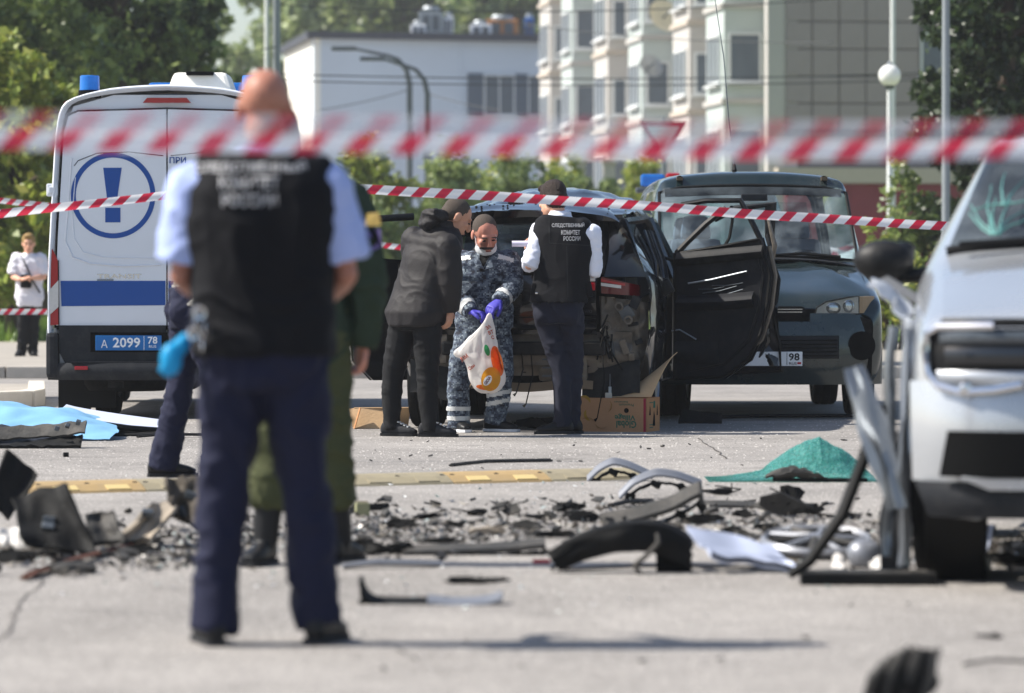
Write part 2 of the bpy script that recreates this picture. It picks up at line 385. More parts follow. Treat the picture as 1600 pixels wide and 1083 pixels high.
# near traffic island at the left with its rounded corner
isl = [(-9, 33.6), (-6.2, 34.6), (-4.45, 35.75), (-4.12, 36.2), (-4.1, 36.8), (-4.4, 39.5), (-9, 39.5)]
mb = MB(); mb.prism([(x, y) for x, y in isl], Matrix.Identity(4), .12); io = mb.build('traffic_island', 'paving'); tag(io, kind='structure')
def kerb_run(a, b):
    a, b = Vector((*a, 0)), Vector((*b, 0)); n = max(1, round((b-a).length/.8)); d = (b-a)/n; ang = math.atan2(d.y, d.x)
    for i in range(n):
        o = MB().box((0, 0, .075), (d.length-.012, .15, .15), bev=.015).build('kerb_stone', 'concrete_pale', io)
        o.location = a+d*(i+.5); o.rotation_euler = (0, 0, ang)
for a, b in zip(isl[:5], isl[1:6]): kerb_run(a, b)

# ------------------------------------------------------------------ buildings
def window(parent, o, u, w, h, fr='win_frame', mull=1):
    """window on a wall: o lower left corner, u horizontal unit direction, outward normal = u x z reversed"""
    u = Vector(u).normalized(); n = Vector((u.y, -u.x, 0)); z = Vector((0, 0, 1)); t = .07
    m = frame(Vector(o)+n*.02, u, z)
    f = MB()
    for (x0, x1, y0, y1) in [(0, w, 0, t), (0, w, h-t, h), (0, t, t, h-t), (w-t, w, t, h-t)]+[((k+1)*w/(mull+1)-t/2, (k+1)*w/(mull+1)+t/2, t, h-t) for k in range(mull)]:
        f.prism([(x0, y0), (x1, y0), (x1, y1), (x0, y1)], m, .06)
    wo = f.build('window', fr, parent)
    for k in range(mull+1):
        MB().prism([(k*w/(mull+1)+t*.5, t*.6), ((k+1)*w/(mull+1)-t*.5, t*.6), ((k+1)*w/(mull+1)-t*.5, h-t*.6), (k*w/(mull+1)+t*.5, h-t*.6)], m, .02).build('pane', 'win_dark', wo)
    MB().prism([(-.08, -.08), (w+.08, -.08), (w+.08, -.01), (-.08, -.01)], m, .16).build('sill', fr, wo)
    return wo

low = empty('low_building', (0, 0, 0), 0, 'low flat-roofed building, its front tinted as in blue shade and its side wall whitened as if sunlit', 'building')
A = Vector((-8.83, 190, 0)); Bp = Vector((1.7, 193, 0)); Lw = Vector((-10.8, 203, 0)); Bk = Vector((3, 206, 0)); HB = 11.55
def wallq(name, a, b, z0, z1, mat, parent, th=.3):
    d = (b-a); n = Vector((d.y, -d.x, 0)).normalized(); mb = MB()
    vs = [a, b, b-n*th, a-n*th]; mb.add([(v.x, v.y, z0) for v in vs]+[(v.x, v.y, z1) for v in vs], [(3, 2, 1, 0), (4, 5, 6, 7), (0, 1, 5, 4), (1, 2, 6, 5), (2, 3, 7, 6), (3, 0, 4, 7)])
    return mb.build(name, mat, parent)
wallq('wall', A, Bp, 0, HB, 'wall_shade_blue', low); wallq('wall', Lw, A, 0, HB, 'wall_sunlit', low); wallq('wall', Bp, Bk, 0, HB, 'wall_shade_blue', low); wallq('wall', Bk, Lw, 0, HB, 'wall_shade_blue', low)
mb = MB(); mb.prism([(-9.1, 189.6), (2.1, 192.6), (3.2, 206), (-11.1, 203.3)], Matrix.Translation((0, 0, HB)), .32); mb.build('roof', 'roof_edge', low)
ud = (Bp-A).normalized()
for px, w, mull in ((731, .72, 0), (757, 1.45, 1), (806, .6, 0), (827, 1.3, 1)):
    t = (px-490)/(862-490); o = A.lerp(Bp, t)
    if mull: window(low, (o.x, o.y, 8.2), ud, w, 1.85, 'win_frame', 1)
    else: MB().prism([(0, 0), (w, 0), (w, 1.95), (0, 1.95)], frame((o.x, o.y, 8.15), ud, (0, 0, 1)), .06).build('dark_panel', 'win_panel', low)
for px, w in ((540, 1.6), (640, 1.6)):
    o = A.lerp(Bp, (px-490)/372); window(low, (o.x, o.y, 2.0), ud, w, 1.6)
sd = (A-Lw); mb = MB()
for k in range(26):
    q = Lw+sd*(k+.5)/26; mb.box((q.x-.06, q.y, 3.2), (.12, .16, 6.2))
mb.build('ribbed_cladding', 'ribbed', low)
# seam where the wall steps
o = A.lerp(Bp, (720-490)/372); box('wall_seam', (o.x, o.y-.02, HB/2), (.12, .1, HB-.1), 'wall_shade_blue', low, bev=.02)
# roof units
for i, (px, w, h, mat, lab) in enumerate([(652, .7, .5, 'white_paint', 'small white ventilation box at the left end of the roof row'), (672, 1.1, 1.15, 'steel', 'tall pale metal ventilation unit on the low building roof'),
        (700, .45, .9, 'white_paint', 'narrow white roof vent beside the tall pale ventilation unit'), (752, 1.0, .55, 'white_paint', 'flat white ventilation box on the low building roof'),
        (786, 1.5, .8, 'orange_paint', 'wide orange-brown roof unit near the apartment block'), (830, .45, .9, 'blue_plastic', 'small blue barrel-shaped roof unit beside the apartment block')]):
    o = A.lerp(Bp, (px-490)/372); u = empty('roof_unit', (o.x, o.y+2.5, HB+.32), 0, lab, 'roof unit', 'ventilation units on the low building roof')
    MB().box((0, 0, h/2), (w, .9, h), bev=.05).build('housing', mat, u)
    MB().lathe([(.01, h+.22), (w*.3, h+.2), (w*.34, h+.12), (w*.34, h+.0)], Matrix.Identity(4), 12).build('cap', 'steel', u)
    for s in (-1, 1): box('grille', (s*w*.2, -.46, h*.5), (w*.28, .02, h*.6), 'steel_dark', u)

# apartment block: long bay facade running away to the left, tiled end wall facing us
apt = empty('apartment_block', (0, 0, 0), 0, 'tall pale apartment block with stacked bays and a grey tiled end wall', 'building')
E0 = Vector((7.97, 125, 0)); E1 = Vector((1.3, 180, 0)); E2 = Vector((21.5, 126.6, 0)); HA = 17.5
wallq('facade_wall', E1, E0, 0, HA, 'wall_cream', apt, .4)
wallq('end_wall', E0+Vector((.03, .1, 0)), E2, 0, HA, 'joint', apt, .4)
fd = (E0-E1).normalized(); fn = Vector((fd.y, -fd.x, 0))
eu = (E2-E0).normalized(); en = Vector((eu.y, -eu.x, 0))
tm = MB().box((.395, 0, .395), (.765, .05, .765), bev=.015).mesh('tile_panel')
for i in range(16):
    for j in range(8):
        px = 1.9+i*.8
        if j in (3, 4, 5) and 4.1 < i*.8+.3 < 5.0: continue
        o = link('tile_panel', tm, 'tile_grey', apt); o.location = E0+eu*(i*.8+.04)+en*.015+Vector((0, 0, 4.5+j*.8)); o.rotation_euler = (0, 0, math.atan2(eu.y, eu.x))
wallq('upper_end_wall', E0+en*.03, E2+en*.03, 4.5+8*.8, HA, 'tile_grey', apt, .05)
window(apt, E0+eu*4.05+en*.03+Vector((0, 0, 6.9)), eu, .72, 1.3, mull=0)
wallq('corner_pillar', E0-eu*.5+en*.05, E0+en*.05, 0, HA, 'wall_cream', apt, .5)
wallq('ledge', E0-eu*.3+en*.6, E2+en*.6, 3.75, 4.2, 'beige_ledge', apt, .8)
for k in range(14): wallq('shop_panel', E0+eu*(k*.95)+en*.3, E0+eu*(k*.95+.93)+en*.3, .1, 3.74, 'awning_red', apt, .3)
for bi, (t0, wd, pr) in enumerate([(2.5, 3.2, 1.35), (11, 3.4, 1.0), (20, 3.2, 1.15), (29.5, 3.6, .95), (38, 3.2, 1.1), (46, 3.4, .9)]):
    a = E0-fd*t0; b = E0-fd*(t0+wd)
    mb = MB(); pts = [a, a+fn*pr, b+fn*pr, b]
    mb.add([(p.x, p.y, .3) for p in pts]+[(p.x, p.y, HA) for p in pts], [(0, 1, 5, 4), (1, 2, 6, 5), (2, 3, 7, 6), (4, 5, 6, 7)]); bay = mb.build('bay', 'wall_mint' if bi % 2 == 0 else 'wall_cream', apt)
    su = (-fn)                                   # horizontal along the camera-facing side
    for fl in range(6):
        z = 1.1+fl*2.85
        if pr > 1.0: window(bay, a+fn*(pr-.12)+Vector((0, 0, z)), su, pr-.35, 1.5, mull=0)
        else: window(bay, a+fn*(pr-.15)+Vector((0, 0, z)), su, pr*.55, 1.35, mull=0)
        window(bay, b+fn*pr+fd*.5+Vector((0, 0, z)), fd, wd-1.0, 1.5, mull=2)
        mb = MB(); e = .09; q = [a-fd*-e, a-fd*-e+fn*(pr+e), b-fd*e+fn*(pr+e), b-fd*e]
        mb.prism([(p.x, p.y) for p in q], Matrix.Translation((0, 0, z-.62)), .16); mb.build('floor_band', 'beige_ledge' if bi % 2 else 'wall_cream', bay)
    for k, off in enumerate((1.9, 3.6)):
        q = E0-fd*(t0+wd+off)+fn*.12
        MB().tube([(q.x, q.y, .3), (q.x, q.y, HA)], .11, 8).build('drainpipe', 'win_frame', apt)
    for fl in range(6):
        window(apt, E0-fd*(t0+wd+3.2)+fn*.02+Vector((0, 0, 1.2+fl*2.85)), fd, 1.2, 1.4, mull=1)
for (px, py, d, r, lab) in [(1036, 28, 142, .6, 'large cream satellite dish high on the apartment facade'), (1015, 105, 142, .42, 'small grey satellite dish below the large cream one')]:
    c = W(px, py, d); t = empty('satellite_dish', c, 0, lab, 'satellite dish', 'dishes on the apartment facade')
    mt = Matrix.Rotation(R(62), 4, 'X') @ Matrix.Rotation(R(25), 4, 'Y')
    MB().lathe([(r*k/6, .28*r*(k/6)**2) for k in range(7)], mt, 20).build('reflector', 'dish' if r > .5 else 'steel', t, True)
    MB().tube([(0, 0, 0), mt @ Vector((0, 0, r*.7))], .03, 6).build('feed_arm', 'steel_dark', t)
    MB().tube([(0, .05, 0), (.5, .6, -.1)], .04, 6).build('mount', 'steel_dark', t)

# ------------------------------------------------------------------ trees and shrubs
def crown_mesh(name, blobs, n, leaf, seed, shell=.55):
    rg = np.random.default_rng(seed); vs = []; fs = []
    vol = np.array([b[1][0]*b[1][1]*b[1][2] for b in blobs]); cnt = np.maximum(40, (vol/vol.sum()*n)).astype(int)
    V = []
    for (c, r), k in zip(blobs, cnt):
        kc = max(3, k//28)                           # leaf clumps inside each limb's crown
        d = rg.normal(size=(kc, 3)); d /= np.linalg.norm(d, axis=1)[:, None]; rad = shell+(1-shell)*rg.random(kc)**.6
        cc = np.array(c)+d*rad[:, None]*np.array(r)*rg.uniform(.75, 1.1, (kc, 1))
        idx = rg.integers(0, kc, k); p = cc[idx]+rg.normal(size=(k, 3))*np.mean(r)*.13
        a = rg.normal(size=(k, 3)); a /= np.linalg.norm(a, axis=1)[:, None]; b = rg.normal(size=(k, 3)); b -= a*(a*b).sum(1)[:, None]; b /= np.linalg.norm(b, axis=1)[:, None]
        s = leaf*rg.uniform(.6, 1.4, (k, 1))
        V.append(np.stack([p-a*s, p-b*s*.55, p+a*s, p+b*s*.55], 1).reshape(-1, 3))
    V = np.concatenate(V); m = len(V)//4
    me = bpy.data.meshes.new(name); me.vertices.add(len(V)); me.vertices.foreach_set('co', V.ravel())
    me.loops.add(m*4); me.loops.foreach_set('vertex_index', np.arange(m*4)); me.polygons.add(m)
    me.polygons.foreach_set('loop_start', np.arange(0, m*4, 4)); me.polygons.foreach_set('loop_total', np.full(m, 4)); me.update(calc_edges=True); me.validate()
    return me
def tree(name, loc, h, rad, mat, label, group, seed, n=7000, leaf=.13, base=.25, cat='tree', lean=0):
    rg = random.Random(seed); t = empty(name, loc, rg.uniform(0, 6.28), label, cat, group)
    tips = []; mb = MB(); r0 = .035*h*.6+.03
    top = Vector((lean, 0, h*.8)); mb.tube([(0, 0, 0), (lean*.3, .05, h*.3), (lean*.7, -.05, h*.58), top], [r0, r0*.8, r0*.5, r0*.12], 9)
    nb = 11
    for k in range(nb):
        z = h*(base+.6*(k+.5)/nb); a = k*2.4+rg.uniform(-.4, .4); ln = rad*(1.05-.5*abs((k/nb)-.35))*rg.uniform(.65, 1.0)
        s = Vector((lean*z/h, 0, z)); e = s+Vector((math.cos(a)*ln, math.sin(a)*ln, ln*.45)); mb.tube([s, s.lerp(e, .5)+Vector((0, 0, .1*ln)), e], [r0*.4, r0*.25, r0*.08], 6)
        tips += [e, s.lerp(e, .6)]
    mb.build('trunk', 'bark', t, True, 60)
    blobs = [((p.x, p.y, p.z), (rad*rg.uniform(.3, .48), rad*rg.uniform(.3, .48), rad*rg.uniform(.26, .4))) for p in tips]+[((lean, 0, h*.88), (rad*.45, rad*.45, h*.13))]
    link('crown', crown_mesh('crown', blobs, n, leaf, seed), mat, t); return t
def shrub(name, loc, w, dpt, h, mat, label, group, seed, n=3500, leaf=.07, cat='shrub'):
    rg = random.Random(seed); t = empty(name, loc, 0, label, cat, group); mb = MB(); blobs = []
    for k in range(9):
        x, y = rg.uniform(-w, w)*.75, rg.uniform(-dpt, dpt)*.6; z = h*rg.uniform(.35, .8)
        mb.tube([(x*.3, y*.3, 0), (x*.8, y*.8, z*.6), (x, y, z)], [.035, .025, .01], 5)
        blobs.append(((x, y, z), (w*.42, dpt*.5, h*rg.uniform(.2, .34))))
    for k in range(5): blobs.append(((w*(k-2)*.38, 0, h*.28), (w*.3, dpt*.6, h*.26)))
    mb.build('stem', 'bark', t); link('foliage', crown_mesh('foliage', blobs, n, leaf, seed), mat, t); return t

LG = 'trees behind the police van'
for i, (px, d, h, r, mt, lab) in enumerate([
        (-40, 74, 10.5, 2.5, 'leaf_mid', 'bushy green tree at the far left edge behind the bystander'), (70, 80, 11.5, 2.5, 'leaf_mid', 'bright green tree rising above the left blue lamp of the police van'),
        (150, 88, 13, 2.6, 'leaf_pale', 'pale green tree rising above the middle of the police van roof'), (190, 80, 12, 1.9, 'leaf_dark', 'dark green tree above the white roof unit of the police van'),
        (258, 96, 14, 1.8, 'leaf_mid', 'dark tree just left of the tall grey pole'), (20, 66, 4.6, 1.5, 'leaf_yellow', 'low yellowish-green tree behind the bystander in the white shirt')]):
    tree('leafy_tree', (W(px, 425, d).x, d, .2), h, r, mt, lab, LG, 11+i, 17000, .105, .12 if h > 5 else .06)
for i, (px, d, h, r, mt) in enumerate([(455, 218, 19, 4.2, 'leaf_pale'), (560, 226, 18.5, 4.6, 'leaf_pale'), (650, 222, 18, 4.4, 'leaf_mid'), (735, 230, 19.5, 4.8, 'leaf_pale'), (815, 222, 18.5, 4.0, 'leaf_mid')]):
    tree('distant_tree', (W(px, 425, d).x, d, 0), h, r, mt, ['pale distant tree at the left end of the low building roof', 'pale distant tree behind the bare left half of the low roof', 'green distant tree behind the tall roof ventilation unit', 'large pale distant tree behind the flat white roof box', 'green distant tree next to the apartment block'][i], 'distant trees behind the low building', 31+i, 6500, .3, .3)
HG = 'bushes between the vehicles and the buildings'
for i, (px, d, w, h, mt, lab) in enumerate([
        (585, 100, 1.25, 3.75, 'leaf_yellow', 'yellow-green bush just right of the front officer in the vest'), (655, 98, 1.4, 3.8, 'leaf_pale', 'pale green bush behind the bending man in the black jacket'),
        (735, 104, 1.5, 3.9, 'leaf_yellow', 'broad yellow-green bush above the camouflaged man'), (812, 101, 1.4, 3.9, 'leaf_mid', 'green bush behind the wrecked black car roof'),
        (878, 108, .55, 4.0, 'leaf_yellow', 'narrow yellow-green bush left of the pale posts'), (925, 106, .55, 3.75, 'leaf_mid', 'narrow green bush between the pale posts'), (985, 109, .6, 3.7, 'leaf_yellow', 'narrow yellow-green bush left of the yield sign')]):
    shrub('bush', (W(px, 425, d).x, d, .2), w, 1.0, h, mt, lab, HG, 51+i, 11000, .085)
for i, (px, w) in enumerate([(905, .32), (952, .32)]):
    c = W(px, 425, 112); t = empty('post', (c.x, 112, 0), 0, ['pale square post between the two narrow bushes', 'pale square post right of the narrow green bush'][i], 'post', 'pale posts in front of the apartment block')
    box('shaft', (0, 0, 2.0), (w, w, 4.0), 'concrete_pale', t, bev=.02); box('capital', (0, 0, 4.06), (w*1.3, w*1.3, .14), 'concrete_pale', t, bev=.02)
for i, (px, d, h, r, mt, lab) in enumerate([(1572, 62, 8.2, 1.35, 'leaf_deep', 'dark broadleaf tree above the silver car roof'), (1535, 66, 7.4, 1.0, 'leaf_deep', 'slim dark tree just right of the grey pole')]):
    tree('roadside_tree', (W(px, 425, d).x, d, 0), h, r, mt, lab, 'trees above the silver car', 71+i, 26000, .075, .14)
for i, (px, d, w, h, mt, lab) in enumerate([(1395, 58, .55, 1.75, 'leaf_yellow', 'yellow-green shrub between the green minivan and the silver car mirror'), (1440, 63, .5, 2.7, 'leaf_mid', 'green shrub below the slim dark tree'), (1545, 60, .7, 2.2, 'leaf_mid', 'green shrub behind the silver car windscreen')]):
    shrub('shrub', (W(px, 425, d).x, d, 0), w, .6, h, mt, lab, 'shrubs at the right roadside', 81+i, 3000, .06)

# ------------------------------------------------------------------ lamps, poles, sign, wires
c = W(1390, 118, 75); t = empty('globe_lamp', (c.x, 75, 0), 0, 'white globe street lamp on a slim white pole before the tiled wall', 'street lamp')
MB().tube([(0, 0, 0), (0, 0, 1.1), (0, 0, 1.15), (0, 0, c.z-.2)], [.085, .085, .05, .045], 12).build('pole', 'pole_white', t, True)
MB().ell((0, 0, c.z), (.195, .195, .195), None, 24, 16).build('globe', 'opal', t, True, 90)
MB().lathe([(.07, c.z-.24), (.09, c.z-.17)], Matrix.Identity(4), 12).build('collar', 'steel_dark', t); MB().lathe([(.05, c.z+.19), (.02, c.z+.25), (.0, c.z+.26)], Matrix.Identity(4), 12).build('finial', 'steel_dark', t)
def pole(px, d, r, h, mat, lab):
    c = W(px, 425, d); t = empty('pole', (c.x, d, 0), 0, lab, 'pole')
    MB().tube([(0, 0, 0), (0, 0, h*.5), (0, 0, h)], [r*1.15, r, r*.8], 12).build('shaft', mat, t, True); box('base', (0, 0, .12), (r*4, r*4, .24), mat, t, bev=.02)
    MB().tube([(-.5, 0, h*.93), (.5, 0, h*.93)], .03, 6).build('cross_arm', 'steel_dark', t); return t
pole(432, 85, .085, 9, 'pole_grey', 'grey lamp pole rising behind the bald man\'s head'); pole(1478, 60, .055, 8.5, 'pole_grey', 'slim grey pole in front of the dark trees at the right')
pole(1395, 95, .055, 11, 'pole_white', 'thin white mast standing behind the globe lamp'); pole(417, 100, .06, 10, 'pole_white', 'thin pale pole just left of the grey lamp pole')
for i, (px, top, reach, lab) in enumerate([(640, 76, 1.55, 'curved street lamp with a long arm before the low building'), (668, 92, 1.25, 'curved street lamp just right of the long-armed one')]):
    d = 120; c = W(px, top, d); h = c.z; t = empty('curved_lamp', (c.x, d, 0), 0, lab, 'street lamp', 'curved lamps before the low building')
    arc = [(0, 0, 0), (0, 0, h-1.0)]+[(-.65*(1-math.cos(a)), 0, h-1.0+.8*math.sin(a)) for a in (R(30), R(60), R(85))]+[(-reach, 0, h)]
    MB().tube(arc, [.1, .08, .07, .06, .05, .04], 8).build('pole', 'steel_dark', t, True); box('lamp_head', (-reach-.3, 0, h), (.7, .22, .12), 'steel_dark', t, bev=.03)
    box('bracket', (0, 0, h-2.6), (.26, .2, .5), 'steel_dark', t, bev=.03)
c = W(1036, 226, 83); t = empty('yield_sign', (c.x, 83, 0), 0, 'red and white inverted triangle yield sign above the wrecked car', 'road sign')
mt = frame((0, -.04, c.z-.36), (1, 0, 0), (0, 0, 1))
MB().prism([(0, 0), (.46, .8), (-.46, .8)], mt, .02).build('border', 'red_paint', t); MB().prism([(0, .17), (.32, .71), (-.32, .71)], frame((0, -.064, c.z-.36), (1, 0, 0), (0, 0, 1)), .006).build('plate', 'white_paint', t)
MB().tube([(0, .02, 0), (0, .02, c.z+.55)], .035, 8).build('post', 'pole_grey', t)
WG = 'overhead wires in front of the buildings'
def wire(a, b, sag, lab, r=.012):
    a, b = Vector(a), Vector(b); o = MB().tube([a.lerp(b, k/16)-Vector((0, 0, sag*4*(k/16)*(1-k/16))) for k in range(17)], r, 5).build('overhead_wire', 'wire'); tag(o, lab, 'wire', WG)
wire(W(-60, 95, 78), W(437, 72, 85), .25, 'thin wire crossing the trees above the police van', .01)
for k, (y0, y1) in enumerate([(116, 112), (126, 123)]): wire(W(437, y0, 85), W(1500, y1, 92), .12, ['upper of the two parallel wires crossing the low building wall', 'lower of the two parallel wires crossing the low building wall'][k])
wire(W(437, 8, 85), W(1300, -2, 90), .2, 'topmost wire crossing above the low building roof'); wire(W(820, 38, 110), W(1300, 66, 100), .15, 'wire sloping down across the apartment bays')
wire(W(500, 172, 115), W(640, 140, 120), .05, 'wire rising to the long-armed curved lamp'); wire(W(668, 146, 120), W(780, 172, 118), .05, 'wire falling to the right of the curved lamps')
# ------------------------------------------------------------------ vehicle materials and helpers
M('van_white', '#dfe2e8', .3, var=.04, scale=2, coat=.5, dirt=.25, dirtcol=(.5, .49, .47)); M('decal_blue', '#1c4c96', .35, var=.05); M('plastic_dark', '#1d2025', .65, spec=.25, var=.15, scale=30, bump=.1, bscale=200, dirt=.25, dirtcol=(.1, .095, .09))
M('groove', '#4a4d54', .8); M('seam', '#0a0b0c', .9, spec=.1); M('lamp_red', '#a01420', .15, var=.1, scale=60, coat=.6); M('lamp_dark_red', '#5c1018', .15, coat=.6); M('lamp_clear', '#c9c6c2', .12, var=.15, scale=40, coat=.6); M('chrome', '#d8dade', .12, 1.0, var=.03)
M('plate_blue', '#1f6cb0', .4); M('plate_white', '#eceef0', .4); M('ink_black', '#0c0c0e', .6); M('ink_white', '#f0f2f4', .5); M('tyre', '#0f1011', .9, spec=.12, var=.2, scale=40, bump=.3, bscale=120, dirt=.25, dirtcol=(.04, .038, .035)); M('alloy', '#84888c', .35, .8)
M('beacon_blue', '#2a7ed0', .15, var=.1, scale=30, coat=.5, tl=.35); M('roof_white', '#efece2', .45); M('underbody', '#0a0b0c', .9, spec=.1, var=.3, scale=10, dirt=.3)
M('green_paint', '#1f2e30', .2, .35, var=.08, scale=3, coat=.8, dirt=.35, dirtcol=(.13, .125, .11)); M('black_paint', '#0c0f14', .18, .2, var=.1, scale=3, coat=.9, dirt=.35, dirtcol=(.06, .055, .05))
M('silver_paint', '#b6babf', .26, .45, var=.05, scale=3, coat=.9, dirt=.2, dirtcol=(.35, .34, .33)); M('bare_metal', '#726a60', .45, .4, var=.5, scale=9, bump=.5, bscale=14, dirt=.6, dirtcol=(.03, .028, .026)); M('seat_cloth', '#56657a', .9, var=.2, scale=30); M('dash', '#1c1f23', .7)
M('trim_black', '#0a0c0f', .5, spec=.25, var=.2, scale=25, dirt=.2); M('inner_door', '#0c0f16', .6, spec=.25, var=.2, scale=12, dirt=.15); M('rubber', '#08090a', .6, spec=.2); M('headliner', '#3a3a36', .9); M('fog_tan', '#8d7a62', .5, .3)
glass_mat('glass_clear', (.86, .94, .93), .72); glass_mat('glass_dusty', (.55, .6, .55), .45); glass_mat('glass_lamp', (.9, .92, .92), .85); glass_mat('glass_dark', (.25, .3, .34), .8)

def cr(p0, p1, p2, p3, t):
    k = .38
    m1 = (p2-p0)*k; m2 = (p3-p1)*k; t2 = t*t; t3 = t2*t
    return p1*(2*t3-3*t2+1)+m1*(t3-2*t2+t)+p2*(-2*t3+3*t2)+m2*(t3-t2)
def shell(stations, region, su=6, sv=4):
    """stations: (y, half profile of (x, z)); region(i, k) -> part name or None. Returns {(part, side): MB}"""
    S = np.array([[(x, y, z) for x, z in pr] for y, pr in stations], float); ns, K = S.shape[:2]
    out = {}
    def pt(fi, fk):
        i = min(int(fi), ns-2); t = fi-i; cols = []
        k = min(int(fk), K-2); u = fk-k
        for kk in (max(k-1, 0), k, k+1, min(k+2, K-1)):
            cols.append(cr(S[max(i-1, 0), kk], S[i, kk], S[i+1, kk], S[min(i+2, ns-1), kk], t))
        if k+2 > K-1:                                # mirror beyond the centre line
            c = cols[1].copy(); c[0] = -c[0]; cols[3] = c
        p = cr(*cols, u)
        return p
    P = {}
    def P_(a, b):
        if (a, b) not in P: P[(a, b)] = pt(a/su, b/sv)
        return P[(a, b)]
    for i in range(ns-1):
        for k in range(K-1):
            nm = region(i, k)
            if nm is None: continue
            for side in (1, -1):
                key = (nm, side); d = out.setdefault(key, ({}, MB()))
                ids, mb = d
                for a in range(i*su, (i+1)*su):
                    for b in range(k*sv, (k+1)*sv):
                        q = []
                        for (aa, bb) in ((a, b), (a+1, b), (a+1, b+1), (a, b+1)):
                            if (aa, bb) not in ids:
                                p = P_(aa, bb); ids[(aa, bb)] = len(mb.v); mb.v.append((p[0]*side, p[1], p[2]))
                            q.append(ids[(aa, bb)])
                        mb.f.append(tuple(q if side > 0 else q[::-1]))
    return {k: v[1] for k, v in out.items()}
def merge(*mbs):
    m = MB()
    for b in mbs: m.add(b.v, b.f)
    return m
def weld(o, dist=.0015):
    bm = bmesh.new(); bm.from_mesh(o.data); bmesh.ops.remove_doubles(bm, verts=bm.verts[:], dist=dist); bmesh.ops.recalc_face_normals(bm, faces=bm.faces[:])
    for f in bm.faces: f.smooth = True
    bm.to_mesh(o.data); bm.free(); return o
def wheel(parent, loc, r=.34, w=.22, steer=0, spokes=5):
    t = empty('wheel', loc); t.parent = parent; t.rotation_euler = (0, 0, steer)
    ax = Matrix.Rotation(R(90), 4, 'Y'); h = w/2
    prof = [(r*.62, -h*.92), (r*.8, -h), (r*.93, -h*.95), (r*.99, -h*.75), (r, -h*.4), (r*.985, -h*.36), (r*.985, -h*.3), (r, -h*.26), (r, h*.26), (r*.985, h*.3), (r*.985, h*.36), (r, h*.4), (r*.99, h*.75), (r*.93, h*.95), (r*.8, h), (r*.62, h*.92)]
    MB().lathe(prof, ax, 40).build('tyre', 'tyre', t, True, 40)
    rim = MB().lathe([(r*.62, -h*.9), (r*.58, -h*.5), (r*.58, h*.5), (r*.62, h*.9)], ax, 32)
    for s in (-1, 1):
        for k in range(spokes):
            a = 2*math.pi*k/spokes; rim.box(ax @ Vector((math.cos(a)*r*.3, math.sin(a)*r*.3, s*h*.55)), (.02, .07, r*.58), (a+R(90) if False else 0, 0, 0)) if False else rim.tube([ax @ Vector((0, 0, s*h*.6)), ax @ Vector((math.cos(a)*r*.6, math.sin(a)*r*.6, s*h*.5))], [.05, .035], 6)
    rim.lathe([(.0, -h*.7), (.06, -h*.7), (.06, h*.7), (.0, h*.7)], ax, 12); rim.build('rim', 'alloy', t, True, 40)
    return t
def strip(pts, off, w, h):
    """thin raised line along points in the x-z plane at y = off"""
    mb = MB(); mb.tube([(x, off, z) for x, z in pts], w, 4); return mb
def quad_xz(poly, y, depth): return MB().prism(poly, frame((0, y, 0), (1, 0, 0), (0, 0, 1)), depth)   # faces -y
def zlight(name, poly, y, d, mat, parent, bev=0): return quad_xz(poly, y, d).build(name, mat, parent)

# ------------------------------------------------------------------ police van, seen from behind
pv = empty('police_van', (-2.715, 33.6, 0), 0, 'white police van with blue stripe and exclamation mark, parked rear towards us', 'van')
def vp(y, sx=1.0, sz=1.0, in_=0): return (y, [(.70-in_, .36), (.90-in_, .36), (.945-in_, .6), (.945-in_, 1.13), (.93-in_, 1.45), (.882-in_, 2.25), (.80-in_, 2.50-in_*.5), (.45, 2.605-in_), (0, 2.635-in_)])
st = [vp(0, in_=.05), vp(.06), vp(1.6), vp(3.3), (3.75, [(.70, .34), (.90, .34), (.945, .6), (.945, 1.13), (.93, 1.35), (.86, 2.2), (.76, 2.48), (.45, 2.57), (0, 2.6)]),
      (4.75, [(.70, .32), (.90, .32), (.94, .6), (.94, .95), (.92, 1.2), (.80, 1.33), (.6, 1.36), (.3, 1.38), (0, 1.385)]), (5.35, [(.66, .3), (.84, .3), (.88, .5), (.88, .8), (.84, .95), (.72, 1.05), (.5, 1.08), (.25, 1.1), (0, 1.1)])]
def vr(i, k):
    if i == 4 and k >= 5: return 'windscreen'
    if i in (3, 4) and k == 4: return 'side_window'
    return 'body'
sh = shell(st, vr)
weld(merge(sh[('body', 1)], sh[('body', -1)]).build('body', 'van_white', pv))
merge(sh[('windscreen', 1)], sh[('windscreen', -1)]).build('windscreen', 'glass_dark', pv, True)
for s in (1, -1): sh[('side_window', s)].build('side_window', 'glass_dark', pv, True)
# rear face: frame, two doors
zl = [(-.86, .34), (.86, .34), (.885, .6), (.885, 1.13), (.87, 1.45), (.822, 2.25), (.74, 2.46), (.42, 2.55), (-.42, 2.55), (-.74, 2.46), (-.822, 2.25), (-.87, 1.45), (-.885, 1.13), (-.885, .6)]
quad_xz(zl, .02, -.06).build('rear_frame', 'van_white', pv)
def half(x): return [(.006, .735), (.872, .735), (.872, 1.13), (.858, 1.45), (.812, 2.25), (.775, 2.38), (.70, 2.415), (.006, 2.435)] if x > 0 else [(-a, b) for a, b in half(1)][::-1]
MB().prism([(.0, .70), (.89, .70), (.885, 1.13), (.872, 1.46), (.826, 2.26), (.785, 2.40), (.70, 2.43), (0, 2.45), (-.70, 2.43), (-.785, 2.40), (-.826, 2.26), (-.872, 1.46), (-.885, 1.13), (-.89, .70)], frame((0, .012, 0), (1, 0, 0), (0, 0, 1)), .016).build('door_seal', 'seam', pv)
